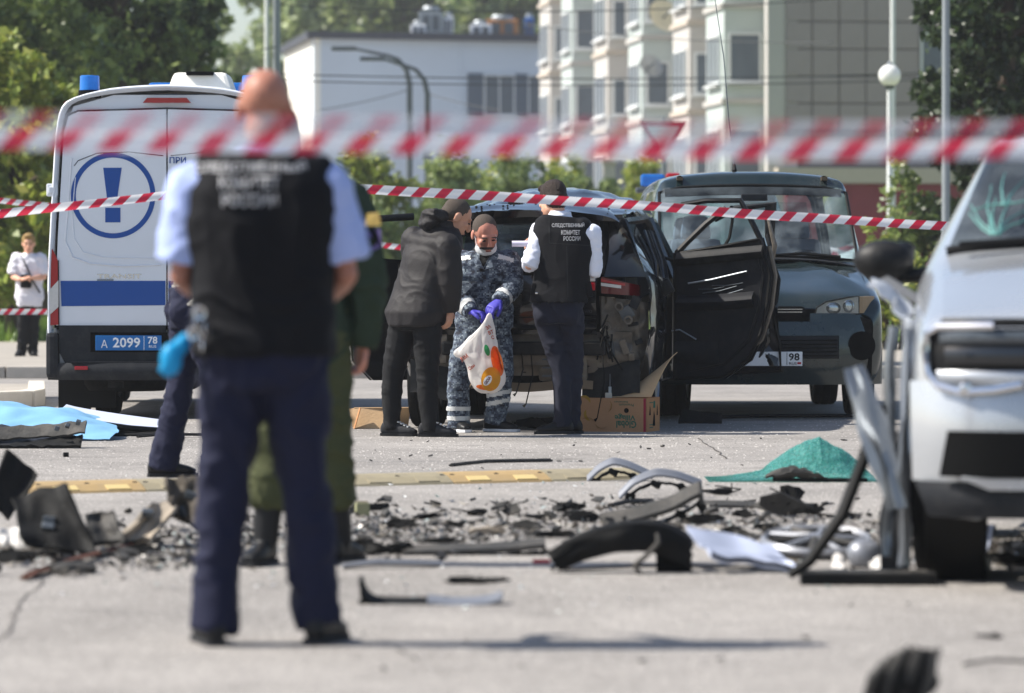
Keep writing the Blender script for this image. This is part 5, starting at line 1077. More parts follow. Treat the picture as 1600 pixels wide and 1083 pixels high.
def person(label, d, px0, py0, J, fwd, hd, outfit, skin='skin_tan', stout=1.0, zg=0, group=None, hk=1.0, voxel=.0065, seed=1):
    """J: joints as (px, py, depth offset m); d: distance of the figure; outfit: list of garments"""
    s = FP/d; j = {k: Vector(((v[0]-px0)/s, v[2], (py0-v[1])/s)) for k, v in J.items()}
    S_ = lambda a, b: unit(j[b]-j[a])
    f = unit(fwd); sideS = unit(j['sr']-j['sl']); sideH = unit(j['hr']-j['hl'])
    def fw(sd): v = f-sd*f.dot(sd); return v.normalized()
    P, N = j['pelvis'], j['neck']; chest = j['chest']
    def torso(mb, o=0, top=True, low=-.10, flare=0, start=0):
        prof = [(P+(P-chest).normalized()*-low*-1 if False else P+Vector((0, 0, low)), .135+flare, .10+flare, sideH), (P, .168+flare, .112+flare, sideH), (P.lerp(chest, .4), .158+flare*.6, .108+flare*.5, sideH.lerp(sideS, .4).normalized()), (P.lerp(chest, .75), .168+flare*.3, .115, sideH.lerp(sideS, .75).normalized()), (chest, .182, .122, sideS), (chest.lerp(N, .45), .180, .112, sideS), (chest.lerp(N, .78), .135, .085, sideS)]
        if top: prof.append((N, .072, .066, sideS))
        if low > 0: prof = [(P+Vector((0, 0, low)), .163, .110, sideH)]+prof[2:]
        mb.loft([ringp(c, sd, fw(sd), (hw+o)*stout, (h+o)*stout, 26, 2.5) for c, hw, h, sd in prof[start:]])
        for k in ('sl', 'sr'): mb.ell(j[k]-sideS*(.015 if k == 'sr' else -.015), (.066+o*.8, .066+o*.8, .062+o*.8), None, 14, 10)
        mb.loft([ringp(j['sl'].lerp(j['sr'], t), unit(fw(sideS)), Vector((0, 0, 1)), .075+o*.6+.02*math.sin(t*3.14), .052+o*.6, 16, 2.3) for t in (0, .25, .5, .75, 1)])
    # continuous body
    mb = MB(); torso(mb, -.012)
    for q in 'lr':
        limb(mb, [j['h'+q], j['k'+q], j['a'+q]], [.082*stout, .055, .036]); limb(mb, [j['k'+q].lerp(j['a'+q], .1), j['k'+q].lerp(j['a'+q], .35), j['a'+q]], [.05, .052, .034])
        limb(mb, [j['s'+q], j['e'+q], j['w'+q]], [.052, .040, .026]); limb(mb, [j['e'+q], j['e'+q].lerp(j['w'+q], .3), j['w'+q]], [.038, .041, .026])
        mb.loft([ringp(Vector((j['a'+q].x, j['a'+q].y, 0))+unit((*hd['toe'+q], 0))*t+Vector((0, 0, z)), Vector((unit((*hd['toe'+q], 0)).y, -unit((*hd['toe'+q], 0)).x, 0)), Vector((0, 0, 1)), w, h, 10) for t, w, z, h in ((-.05, .025, .045, .02), (0, .03, .05, .03), (.1, .033, .04, .02), (.15, .02, .035, .01))])
        mb.tube([j['a'+q], Vector((j['a'+q].x, j['a'+q].y, .05))], [.034, .03], 10)
        if ('hand'+q) in hd: hand(mb, j['w'+q], *hd['hand'+q])
    head(mb, j['head'], hd['face'], hd['up'], hk); c = j['head']; u = unit(Vector(hd['up'])-unit(hd['face'])*Vector(hd['up']).dot(unit(hd['face'])))
    limb(mb, [N-Vector((0, 0, .03)), c-u*.055*hk-unit(hd['face'])*.022], [.064*stout**.5, .056*stout**.5])
    o = remeshed('person', mb, voxel, skin, None, 2)
    o.location = ((px0-800)/FP*d, d, zg); tag(o, label, 'person', group)
    face_bits(o, c, hd['face'], hd['up'], hd.get('hairmat', 'hair_buzz'), hk, hd.get('hair', 'buzz'))
    o['_'] = 0; del o['_']
    made = {}
    for g in outfit:
        kind, name, mat = g[0], g[1], g[2]; op = g[3] if len(g) > 3 else {}; mb = MB(); off = op.get('off', .012)
        if kind in ('jacket', 'shirt', 'vest'):
            torso(mb, off, True, op.get('low', -.10), op.get('flare', 0))
            if kind == 'vest':
                mb = MB(); lo = op.get('low', -.10); fl = op.get('flare', .0)
                prof = [(P+Vector((0, 0, lo)), .165+fl, .115+fl, sideH), (P, .168+fl, .115+fl, sideH), (P.lerp(chest, .4), .162+fl, .112+fl*.5, sideH.lerp(sideS, .4).normalized()), (P.lerp(chest, .75), .172, .118, sideS), (chest, .186, .124, sideS), (chest.lerp(N, .45), .188, .114, sideS), (chest.lerp(N, .80), .15, .09, sideS), (N+Vector((0, 0, -.005)), .10, .08, sideS)]
                mb.loft([ringp(cc, sd, fw(sd), (hw+off)*stout, (h+off)*stout, 28, 2.8) for cc, hw, h, sd in prof])
                for k in ('sl', 'sr'): mb.ell(j[k].lerp(N, .35), (.065+off, .07+off, .05+off), None, 14, 10)
            else:
                for q in 'lr':
                    S0, E0_, W0 = j['s'+q], j['e'+q], j['w'+q]; ln = op.get('sleeve', 1.0)
                    if ln <= .5: shaft_limb(mb, [S0, S0.lerp(E0_, ln*2)], [.072+off, .066+off+op.get('hem', .012)])
                    elif ln < 1: shaft_limb(mb, [S0, E0_, E0_.lerp(W0, (ln-.5)*2)], [.066+off, .056+off, .055+off])
                    else: shaft_limb(mb, [S0, E0_, W0+(W0-E0_).normalized()*.012], [.064+off, .054+off, .040+off*.8])
                cl = op.get('collar', .03)
                if cl: mb.loft([ringp(N+Vector((0, 0, z)), sideS, fw(sideS), (r)*stout**.5, (r)*stout**.5*.95, 18, 2) for z, r in ((-.04, .10), (0, .084), (cl, .078))])
        elif kind == 'trousers':
            mb.loft([ringp(cc, sideH, fw(sideH), (hw+off)*stout, (h+off)*stout, 24, 2.5) for cc, hw, h in ((P+Vector((0, 0, -.125)), .125, .105), (P+Vector((0, 0, -.07)), .15, .112), (P, .168, .115), (P+Vector((0, 0, .10)), .160, .110))])
            hem = op.get('hem', .062); bl = op.get('blouse', 0)
            for q in 'lr':
                A_ = j['a'+q]+Vector((0, 0, op.get('rise', -.035)))
                if bl: shaft_limb(mb, [j['h'+q], j['k'+q], j['k'+q].lerp(A_, .55), j['k'+q].lerp(A_, bl)], [.098*stout, .088, .088, .066])
                else: shaft_limb(mb, [j['h'+q], j['k'+q], A_], [(.092+op.get('loose', 0))*stout, .068+op.get('loose', 0), hem])
                mb.ell(j['h'+q]+fw(sideH)*-.045+Vector((0, 0, .01)), (.085*stout, .085*stout, .095), None, 14, 10)
        elif kind == 'shoes':
            for q in 'lr':
                m1 = MB(); shoe(m1, j['a'+q], hd['toe'+q]); 
                if op.get('boot'): m1.tube([Vector((j['a'+q].x, j['a'+q].y, .08)), j['a'+q].lerp(j['k'+q], .45)], [.05, .058], 14)
                so = remeshed('shoe', m1, .007, mat, o, 2); m2 = MB(); shoe(m2, j['a'+q], hd['toe'+q], 1.0, True); m2.build('sole', op.get('sole', 'sole_dark'), so)
            continue
        elif kind == 'gloves':
            for q in 'lr':
                m1 = MB(); hand(m1, j['w'+q], *hd['hand'+q], 1.0, .0035); m1.tube([j['w'+q]+(j['e'+q]-j['w'+q]).normalized()*.05, j['w'+q]], [.036, .033], 12); remeshed('glove', m1, .005, mat, o, 2)
            continue
        made[name] = remeshed(name, mb, op.get('vox', .010), mat, o, op.get('smooth', 4), (op.get('wr', .012), op.get('freq', (8, 8, 12)), seed))
    return o, j, made

# 1. the officer in the vest, standing nearest with his back to us
pA, jA, mA = person('bald officer in black lettered vest and light blue shirt, standing nearest with his back turned', gd(1007), 420, 1007,
    dict(pelvis=(412, 545, 0), chest=(408, 345, .01), neck=(413, 238, .02), head=(413, 168, .05), sl=(300, 292, 0), sr=(514, 292, 0), el=(282, 430, .03), er=(540, 428, .03), wl=(318, 470, .30), wr=(500, 470, .30), hl=(368, 560, 0), hr=(458, 560, 0), kl=(350, 760, .02), kr=(474, 765, .02), al=(333, 968, -.02), ar=(500, 962, .03)),
    (0, 1, 0), dict(face=(.05, 1, -.12), up=(0, 0, 1), toel=(-.25, 1), toer=(.3, 1), handl=((.4, .8, .1), (.6, -.4, -.3), (0, 0, 1), .6), handr=((-.4, .8, .1), (-.6, -.4, -.3), (0, 0, 1), .6), hair=None, hairmat='hair_buzz'),
    [('shirt', 'shirt', 'shirt_blue', dict(sleeve=.42, hem=.018, off=.006, low=.07, collar=.025, wr=.010)), ('vest', 'vest', 'vest_black', dict(low=-.02, off=.026, flare=.006, wr=.014, freq=(6, 6, 9))), ('trousers', 'trousers', 'navy', dict(hem=.078, loose=.008, wr=.020, freq=(6, 6, 7))), ('shoes', 'shoe', 'shoe_black')], 'skin_brown', 1.12, hk=1.03, seed=1, voxel=.006)
sA = FP/gd(1007)
def vest_text(vest, lines, px0, py0, s, yback=-.5):
    for (t, x0, x1, y, h) in lines:
        o = text('lettering', t, 'vest_text', vest, frame((((x0+x1)/2-px0)/s, yback, (py0-y)/s), (1, 0, 0), (0, 0, 1)), (x1-x0)/s, h/s, .035)
        conform(o, vest, (0, 1, 0), .004)
vest_text(mA['vest'], [('СЛЕДСТВЕННЫЙ', 306, 482, 262, 22), ('КОМИТЕТ', 347, 440, 287, 20), ('РОССИИ', 351, 438, 314, 21)], 420, 1007, sA)
peel('belt', mA['trousers'], lambda c, n: .975 < c.z < 1.005, 'shoe_black', .004)
t = MB(); rgl = random.Random(4)                                   # blue glove tucked at the hip, and metal tools on the belt
gx = lambda px, py, y: Vector(((px-420)/sA, y, (1007-py)/sA))
gm = MB(); gm.ell(gx(270, 560, -.06), (.035, .03, .05)); 
for (x, y) in ((252, 580), (262, 588), (276, 585), (284, 575), (256, 570)): gm.tube([gx(272, 560, -.06), gx((272+x)/2, (566+y)/2, -.07), gx(x, y, -.065)], [.022, .014, .010], 8)
gm.tube([gx(280, 545, -.05), gx(295, 525, -.03)], [.03, .02], 8)
glv = remeshed('rubber_glove', gm, .006, 'glove_cyan', None, 2); glv.location = pA.location; tag(glv, 'bright blue rubber glove tucked at the hip of the bald officer', 'glove')
kr = empty('key_ring', pA.location, 0, 'metal key ring hanging on the bald officer\'s belt', 'keys')
for k, (x, y) in enumerate([(318, 488), (308, 520), (330, 512), (322, 540)]):
    MB().lathe([(.012, -.002), (.02, -.003), (.022, 0), (.02, .003), (.012, .002)], Matrix.Translation(gx(x, y, -.165+.004*k)) @ Matrix.Rotation(R(90), 4, 'X') @ Matrix.Rotation(R(30*k), 4, 'Y'), 14).build('ring', 'chrome', kr, True)
MB().tube([gx(316, 478, -.15), gx(310, 505, -.163), gx(325, 530, -.165)], .004, 5).build('chain', 'chrome', kr)

# 2. the man in olive uniform behind him
pB, jB, mB = person('man in dark olive uniform and boots, mostly hidden behind the bald officer', gd(882), 475, 882,
    dict(pelvis=(470, 520, 0), chest=(462, 375, 0), neck=(446, 272, .03), head=(432, 208, .09), sl=(385, 318, .05), sr=(548, 312, -.02), el=(372, 440, .02), er=(578, 440, -.01), wl=(390, 540, .1), wr=(566, 538, .04), hl=(432, 535, 0), hr=(508, 535, 0), kl=(428, 690, .02), kr=(516, 690, .04), al=(414, 845, 0), ar=(530, 845, .08)),
    (-.1, 1, 0), dict(face=(-.3, 1, -.3), up=(0, 0, 1), toel=(-.3, -1), toer=(.4, 1), handl=((0, .2, -1), (1, 0, 0), (0, 1, 0), .4), handr=((-.1, .1, -1), (-.8, -.5, 0), (0, -1, .2), .7), hair='buzz'),
    [('jacket', 'jacket', 'olive', dict(low=-.14, off=.018, wr=.018, freq=(7, 7, 9))), ('trousers', 'trousers', 'olive_pants', dict(blouse=.62, wr=.018)), ('shoes', 'boot', 'shoe_black', dict(boot=1))], 'skin_pink', 1.05, seed=2, voxel=.008)
sB = FP/gd(882); bx = lambda px, py, y: Vector(((px-475)/sB, y, (882-py)/sB))
pp = MB().prism([(-.035, .02), (-.03, -.045), (0, -.06), (.03, -.045), (.035, .02), (.0, .03)], frame(bx(585, 368, -.4), (1, 0, 0), (0, 0, 1)), .003).build('shoulder_patch', 'patch_violet', mB['jacket']); conform(pp, mB['jacket'], (0, 1, 0), .005)
pp = MB().prism([(-.038, -.005), (.038, -.005), (.03, .045), (-.03, .045)], frame(bx(585, 352, -.4), (1, 0, 0), (0, 0, 1)), .003).build('patch_top', 'patch_yellow', mB['jacket']); conform(pp, mB['jacket'], (0, 1, 0), .004)

# 3. the person striding in navy trousers behind him
pC, jC, mC = person('person striding in navy trousers and grey jacket, seen past the bald officer\'s left leg', gd(746), 300, 746,
    dict(pelvis=(300, 478, 0), chest=(322, 375, .05), neck=(336, 318, .1), head=(350, 278, .14), sl=(318, 345, .16), sr=(346, 345, -.10), el=(330, 415, .2), er=(356, 412, -.08), wl=(372, 452, .25), wr=(378, 440, .0), hl=(291, 490, .06), hr=(302, 490, -.09), kl=(282, 600, .06), kr=(340, 592, -.08), al=(252, 724, .06), ar=(338, 720, -.06)),
    (1, .25, 0), dict(face=(1, .5, -.2), up=(0, 0, 1), toel=(1, .1), toer=(1, .1), handl=((1, 0, -.2), (0, 0, -1), (0, 1, 0), .5), handr=((1, .1, 0), (0, 0, -1), (0, -1, 0), .5), hair='full', hairmat='hair_dark'),
    [('jacket', 'jacket', 'silver_cloth', dict(low=-.02, off=.016, wr=.014)), ('trousers', 'trousers', 'navy', dict(hem=.085, loose=.008, wr=.012)), ('shoes', 'shoe', 'shoe_black')], 'skin_tan', 1.0, seed=3, voxel=.009)

# 4. the man bending in the black jacket
pD, jD, mD = person('man in black hooded jacket and black trousers bending towards the camouflaged man', gd(682), 655, 682,
    dict(pelvis=(650, 488, 0), chest=(672, 402, .04), neck=(692, 354, .06), head=(713, 339, .10), sl=(645, 374, .18), sr=(700, 386, -.12), el=(652, 445, .22), er=(704, 442, -.14), wl=(690, 480, .28), wr=(704, 483, -.08), hl=(632, 500, .06), hr=(668, 500, -.06), kl=(612, 590, .08), kr=(668, 588, -.06), al=(612, 665, .06), ar=(672, 667, -.08)),
    (.75, .55, 0), dict(face=(.80, .25, -.52), up=(.45, .1, .85), toel=(.9, -.35), toer=(1, -.15), handl=((.3, 0, -1), (0, -1, 0), (1, 0, 0), .5), handr=((-.08, -.05, -1), (-.8, .4, .0), (.6, .7, 0), .45), hair='crop', hairmat='hair_grey'),
    [('jacket', 'jacket', 'jacket_black', dict(low=-.10, off=.032, flare=.022, wr=.009, freq=(5, 5, 7), collar=.05)), ('trousers', 'trousers', 'trouser_black', dict(hem=.056, loose=.012, wr=.009, freq=(6, 6, 11))), ('shoes', 'shoe', 'sole_dark', dict(sole='shoe_black'))], 'skin_tan', 1.04, seed=4, voxel=.0055, hk=1.1)
sD = FP/gd(682); dx = lambda px, py, y: Vector(((px-655)/sD, y, (682-py)/sD))
hm = MB(); hm.ell(dx(672, 346, .06), (.085, .13, .06), Euler((0, R(-25), 0)).to_matrix()); hm.ell(dx(688, 338, .05), (.06, .11, .05)); hm.tube([dx(684, 333, -.07), dx(667, 336, .0), dx(664, 345, .1), dx(680, 352, .2)], .04, 10)
remeshed('hood', hm, .009, 'jacket_black', mD['jacket'], 3, (.014, (14, 14, 18), 6))
cu = MB(); cu.tube([jD['wr']+(jD['er']-jD['wr']).normalized()*.035, jD['wr']+(jD['er']-jD['wr']).normalized()*-.012], [.05, .048], 14); cu.build('cuff', 'jacket_black', mD['jacket'], True)
for q in ('l', 'r'):
    a = jD['a'+q]; 
    for k in range(4):
        dd = unit((.9, -.35, 0)) if q == 'l' else unit((1, -.15, 0)); c = Vector((a.x, a.y, .10))+dd*(.055+.024*k)+Vector((0, 0, -.011*k)); MB().box(c, (.012, .05, .008), (0, R(25), math.atan2(dd.y, dd.x))).build('shoe_lace', 'reflective', pD)

# 5. the man in blue digital camouflage with violet gloves
pE, jE, mE = person('man in blue digital camouflage with violet gloves and lowered face mask, looking down', gd(675), 755, 675,
    dict(pelvis=(756, 502, 0), chest=(760, 428, -.04), neck=(757, 391, -.06), head=(758, 366, -.14), sl=(722, 408, -.02), sr=(796, 408, -.06), el=(716, 460, -.12), er=(802, 450, -.14), wl=(737, 487, -.28), wr=(781, 470, -.30), hl=(737, 512, 0), hr=(774, 512, 0), kl=(717, 578, -.04), kr=(786, 578, -.02), al=(716, 660, .02), ar=(772, 654, .06)),
    (.1, -1, 0), dict(face=(.28, -.80, -.52), up=(.06, -.45, .88), toel=(.35, -.9), toer=(.95, -.5), handl=((.7, -.35, -.1), (.1, -.2, -.9), (.2, -.8, .5), .7), handr=((-.55, -.4, -.45), (-.3, .1, -.9), (-.2, -.8, .4), .6), hair='crop', hairmat='hair_grey'),
    [('shirt', 'undershirt', 'trouser_black', dict(off=.004, sleeve=.3, low=.07, collar=.02, wr=.002)), ('jacket', 'jacket', 'camo', dict(low=-.13, off=.024, flare=.012, wr=.012, freq=(8, 8, 11), collar=.0)), ('trousers', 'trousers', 'camo', dict(hem=.080, loose=.016, wr=.011, freq=(8, 8, 11))), ('shoes', 'shoe', 'shoe_black', dict(sole='sole_white')), ('gloves', 'glove', 'glove_violet')], 'skin_red', 1.06, seed=5, voxel=.0055, hk=1.14)
sE = FP/gd(675); ex = lambda px, py, y: Vector(((px-755)/sE, y, (675-py)/sE))
for z0, z1 in ((.085, .118), (.155, .188)): peel('reflective_band', mE['trousers'], lambda c, n: z0 < c.z < z1 and c.x < 0, 'reflective', .004)
for z0, z1 in ((.20, .232), (.262, .292)): peel('reflective_band', mE['trousers'], lambda c, n: z0 < c.z-.22*(c.x-.1) < z1 and c.x > 0, 'reflective', .004)
for q in 'lr':
    w, e = jE['w'+q], jE['e'+q]; ax = (e-w); L = ax.length; ax.normalize()
    peel('cuff_band', mE['jacket'], lambda c, n: .16*L < (c-w).dot(ax) < .34*L and (c-w-ax*(c-w).dot(ax)).length < .085, 'reflective', .004)
peel('shoulder_band', mE['jacket'], lambda c, n: abs(c.z-(1.255+.10*(c.x+.12))) < .016 and c.x < -.09 and n.y < .2, 'reflective', .004); peel('shoulder_band', mE['jacket'], lambda c, n: abs(c.z-(1.262-.25*(c.x-.12))) < .015 and .1 < c.x < .22 and n.y < .2, 'reflective', .004)
pp = MB().grid(lambda u, v: ((-.045+.10*u*(.15+.85*v))+.02, -.5, 1.16+.17*v), 8, 10).build('open_collar', 'trouser_black', mE['jacket']); conform(pp, mE['jacket'], (0, 1, 0), .004)
for s in (-1, 1):
    pp = MB().prism([(0, 0), (.05, .10), (.085, .13), (.10, .10), (.06, .02)], frame((.012, -.5, 1.17), (s, 0, 0), (0, 0, 1)), .002).build('lapel', 'camo', mE['jacket']); conform(pp, mE['jacket'], (0, 1, 0), .014)
    pp = MB().box(((-.10 if s < 0 else .115), -.5, 1.03), (.12, .002, .12)).build('chest_pocket', 'camo', mE['jacket']); conform(pp, mE['jacket'], (0, 1, 0), .012)
f = unit((.28, -.80, -.52)); u = unit(Vector((.06, -.45, .88))-f*Vector((.06, -.45, .88)).dot(f)); s_ = f.cross(u).normalized(); hc = jE['head']
mk_c = hc+f*.034*1.12-u*.092*1.12
def mask(a, b):
    az = R(-88+176*a); el = R(-62+92*b-14*abs(2*a-1)*(1-b)); r_ = (.070*1.12, .074*1.12, .054*1.12)
    return mk_c+s_*(r_[0]*math.sin(az)*math.cos(el))+f*(r_[1]*math.cos(az)*math.cos(el)+.003*math.sin(b*18))+u*(r_[2]*math.sin(el)+.020*abs(2*a-1)**2)
MB().grid(mask, 16, 8, .003).build('face_mask', 'mask_white', pE, True)
for q in (1, -1): MB().tube([hc+s_*q*.072+f*.06-u*.08, hc+s_*q*.078+f*.03-u*.02, hc+s_*q*.083-f*.015+u*.02], .0025, 5).build('mask_strap', 'mask_white', pE)

# 6. the investigator in the lettered vest beside the wreck
pF, jF, mF = person('dark-haired investigator in black lettered vest and white shirt, standing behind the wrecked car', gd(678), 870, 678,
    dict(pelvis=(872, 478, 0), chest=(883, 390, .03), neck=(875, 337, .04), head=(863, 312, .08), sl=(845, 360, .06), sr=(925, 366, -.02), el=(827, 414, -.06), er=(927, 426, .0), wl=(826, 395, .28), wr=(918, 400, .24), hl=(853, 492, .02), hr=(893, 492, -.02), kl=(878, 580, .0), kr=(896, 582, .06), al=(878, 660, -.03), ar=(893, 660, .08)),
    (-.35, 1, 0), dict(face=(-.55, .75, -.35), up=(-.1, .3, .9), toel=(-1, -.25), toer=(-.9, .3), handl=((-.2, .6, .6), (1, 0, 0), (0, 0, 1), .8), handr=((-.5, .6, .1), (0, 0, 1), (0, 1, 0), .7), hair='full', hairmat='hair_dark'),
    [('shirt', 'shirt', 'shirt_white', dict(sleeve=.53, off=.008, low=.09, wr=.010, collar=.035, freq=(10, 10, 14))), ('vest', 'vest', 'vest_black', dict(low=.03, off=.028, flare=.008, wr=.006, freq=(6, 6, 7), smooth=7)), ('trousers', 'trousers', 'navy_dark', dict(hem=.062, wr=.012, freq=(7, 7, 9))), ('shoes', 'shoe', 'shoe_black')], 'skin_pale', 1.02, seed=6, voxel=.006, hk=1.08)
vest_text(mF['vest'], [('СЛЕДСТВЕННЫЙ', 862, 913, 352, 8.5), ('КОМИТЕТ', 876.5, 906, 363.5, 7.5), ('РОССИИ', 880, 906.5, 373, 7.5)], 870, 678, FP/gd(678))
sF = FP/gd(678)
for (x0, y0, x1, y1) in ((858, 380, 922, 384), (858, 342, 858, 380), (922, 346, 922, 384), (885, 384, 887, 464)):
    pz = [Vector(((x0+(x1-x0)*t/12-870)/sF, -.5, (678-(y0+(y1-y0)*t/12))/sF)) for t in range(13)]; sm_ = MB().tube(pz, .0035, 4).build('seam', 'shoe_black', mF['vest']); conform(sm_, mF['vest'], (0, 1, 0), .003)
fx = lambda px, py, y: Vector(((px-870)/sF, y, (678-py)/sF))
MB().box(fx(920, 452, -.06), (.05, .05, .11), (0, R(-12), 0), bev=.012).build('radio_pouch', 'vest_black', pF); MB().box(fx(833, 452, -.06), (.03, .03, .09), (0, R(10), 0), bev=.008).build('key_clip', 'vest_black', pF); MB().box(fx(838, 458, -.11), (.018, .01, .012), bev=.003).build('clip_buckle', 'chrome', pF)
rl = MB(); 
for r in (.021, .017, .012): rl.lathe([(r, -.06), (r, .10)], frame(fx(813, 381, -.02), (0, .9, .1), (0, -.1, .9)), 18)
ro = rl.build('paper_roll', M('paper', '#d9d2e4', .8, var=.04), None, True); ro.location = pF.location; tag(ro, 'rolled white paper held by the investigator in the lettered vest', 'paper')

# 7. the bystander far left
pG, jG, mG = person('fair-haired bystander in white T-shirt and black trousers with a shoulder bag, on the far pavement', 53.5, 44, 554,
    dict(pelvis=(46, 462, 0), chest=(46, 418, 0), neck=(45, 393, 0), head=(45, 378, -.03), sl=(27, 402, 0), sr=(63, 402, 0), el=(21, 430, -.02), er=(69, 430, -.02), wl=(34, 434, -.22), wr=(55, 432, -.24), hl=(37, 467, 0), hr=(54, 467, 0), kl=(36, 508, -.02), kr=(53, 508, .02), al=(34, 545, 0), ar=(50, 546, .08)),
    (.1, -1, 0), dict(face=(.05, -1, -.15), up=(0, 0, 1), toel=(-.2, -1), toer=(.25, -1), handl=((1, -.2, .1), (0, -.3, -1), (0, 0, 1), .5), handr=((-1, -.2, .1), (0, -.3, -1), (0, 0, 1), .5), hair='full', hairmat='hair_blond'),
    [('shirt', 'shirt', 'tee_white', dict(sleeve=.45, off=.012, low=-.12, flare=.015, wr=.014, collar=.0, vox=.014)), ('trousers', 'trousers', 'trouser_black', dict(hem=.06, vox=.014)), ('shoes', 'shoe', 'shoe_black')], 'skin_pale', .92, zg=.1, seed=7, voxel=.011)
sG = FP/53.5; gq = lambda px, py, y: Vector(((px-44)/sG, y, (554-py)/sG))
MB().box(gq(43, 437, -.17), (.14, .05, .17), (0, 0, 0), bev=.02).build('shoulder_bag', 'vest_black', pG); MB().tube([gq(34, 396, -.07), gq(44, 415, -.14), gq(53, 436, -.15), gq(64, 455, -.10)], .014, 6, True, .5).build('bag_strap', 'vest_black', pG, True)
# ------------------------------------------------------------------ barrier tapes
def tape_mesh(pts, width, tilt=0.0, seed=0, v0=0.0, flutter=.006):
    """band along a polyline with uv in metres (u along, v across)"""
    pts = [Vector(p) for p in pts]; dense = [pts[0]]
    for a, b in zip(pts[:-1], pts[1:]):
        n = max(2, int((b-a).length/.05))
        for k in range(n): dense.append(a.lerp(b, (k+1)/n))
    vs = []; uv = []; u = 0; rows = 4
    for i, p in enumerate(dense):
        if i: u += (p-dense[i-1]).length
        tl = tilt+.35*noise.noise(Vector((u*.7, seed, 0))); dn = Vector((0, math.sin(tl), math.cos(tl)))
        w = flutter*noise.noise(Vector((u*1.3, seed+3, 1)))
        for r in range(rows+1):
            t = r/rows-.5; vs.append(p+dn*width*t+Vector((0, .004*math.sin(t*6+u*3), w))); uv.append((u, v0+width*(t+.5)))
    W1 = rows+1; fs = [(i*W1+r, (i+1)*W1+r, (i+1)*W1+r+1, i*W1+r+1) for i in range(len(dense)-1) for r in range(rows)]
    me = bpy.data.meshes.new('tape'); me.from_pydata([tuple(v) for v in vs], [], fs); l = me.uv_layers.new(name='UVMap')
    for lp in me.loops: l.data[lp.index].uv = uv[lp.vertex_index]
    for p in me.polygons: p.use_smooth = True
    me.update(); return me
stripe_mat('tape_near_thin', .115, -.8, '#e4486a', '#e8ebf4', .5, .55); stripe_mat('tape_near', .115, -.8, '#e03656', '#eef0f6', .93, .4); stripe_mat('tape_mid', .145, -.9, '#c62840', '#e8e6e6', 1, .3); stripe_mat('tape_far', .13, -.9, '#c62840', '#dcdcdc', 1, .3)
TG = 'red and white barrier tapes'
nt_ = empty('barrier_tape', (0, 10, 0), 0, 'blurred red and white tape stretched across the whole view nearest to us', 'tape', TG)
ln = [W(x, y, 10)-Vector((0, 10, 0)) for x, y in ((-120, 203), (200, 207), (600, 213), (1000, 218), (1400, 222), (1720, 218))]
link('single_layer', tape_mesh([p+Vector((0, 0, .022)) for p in ln], .054, .1, 1, .05, .002), 'tape_near_thin', nt_); link('folded_layer', tape_mesh([p+Vector((0, -.01, -.022)) for p in ln], .043, -.08, 1, 0, .002), 'tape_near', nt_)
def tp(pts, w, mat, lab, tilt, seed): return tag(link('barrier_tape', tape_mesh(pts, w, tilt, seed), mat), lab, 'tape', TG)
tp([W(-70, 343, 25.5), W(120, 321, 25.6), W(262, 304, 25.8), W(475, 284, 26)], .060, 'tape_mid', 'striped tape crossing the exclamation mark on the police van', .5, 4)
tp([W(475, 288, 26), W(570, 295, 26), W(800, 309, 26.2), W(1000, 321, 26.3), W(1230, 338, 26.5), W(1465, 353, 26.8), W(1560, 359, 27)], .062, 'tape_mid', 'striped tape sloping down in front of the wrecked car and minivan', .35, 9)
st_ = empty('steel_stake', (W(475, 425, 26).x, 26.03, 0), 0, 'steel stake holding the striped tape behind the bald officer', 'stake'); MB().tube([(0, 0, 0), (0, 0, 1.72)], .014, 8).build('rod', 'steel_dark', st_); MB().ell((0, 0, 1.72), (.022, .022, .022)).build('knob', 'red_paint', st_)
tp([W(-60, 306, 44), W(300, 348, 44), W(640, 388, 44), (2.2, 44.4, 1.16)], .062, 'tape_far', 'striped tape disappearing behind the left edge of the police van', .2, 14); tp([W(-60, 488, 48), W(180, 486, 48.2), (-2.2, 48.4, .72)], .065, 'tape_far', 'low striped tape in front of the bystander\'s legs', .1, 17)
tp([W(1345, 431, 40), W(1500, 427, 40)], .06, 'tape_far', 'short striped tape seen below the silver car mirror', .1, 19)

# ------------------------------------------------------------------ speed bump
M('bump_yellow', '#a38a60', .7, var=.12, scale=20, dirt=.45, dirtcol=(.25, .21, .15)); M('bump_grey', '#8f866f', .8, var=.15, scale=20, dirt=.4); M('bump_reflector', '#c9b27a', .4)
a, b = G(40, 770), G(950, 747.5); dr = (b-a); ang = math.atan2(dr.y, dr.x); sb_ = empty('speed_bump', a, ang, 'yellow and grey rubber speed bump laid across the asphalt', 'speed bump')
SEG = .60; ns = int(dr.length/SEG+.5)
pf = [(-.20, 0), (-.19, .012), (-.12, .042), (-.05, .056), (.05, .056), (.12, .036), (.19, .012), (.20, 0)]
for i in range(ns):
    x0, x1 = i*SEG+.004, (i+1)*SEG-.004; mb = MB(); mb.add([(x0, y, z) for y, z in pf]+[(x1, y, z) for y, z in pf], [(k, k+1, 8+k+1, 8+k) for k in range(7)]+[tuple(range(8)), tuple(range(15, 7, -1))])
    sg = mb.build('segment', 'bump_yellow' if i % 2 == 0 else 'bump_grey', sb_)
    for k in range(2):
        MB().box((x0+.16+.29*k, -.155, .027), (.13, .062, .006), (R(19), 0, 0), bev=.002).build('reflector', 'bump_reflector' if i % 2 == 0 else 'bump_grey', sg)
    for k in range(3): MB().lathe([(.018, .0), (.016, .006), (0, .007)], Matrix.Translation((x0+.03+.27*k, -.10, .040)) @ Matrix.Rotation(R(19), 4, 'X'), 10).build('bolt_hole', 'rubber', sg)

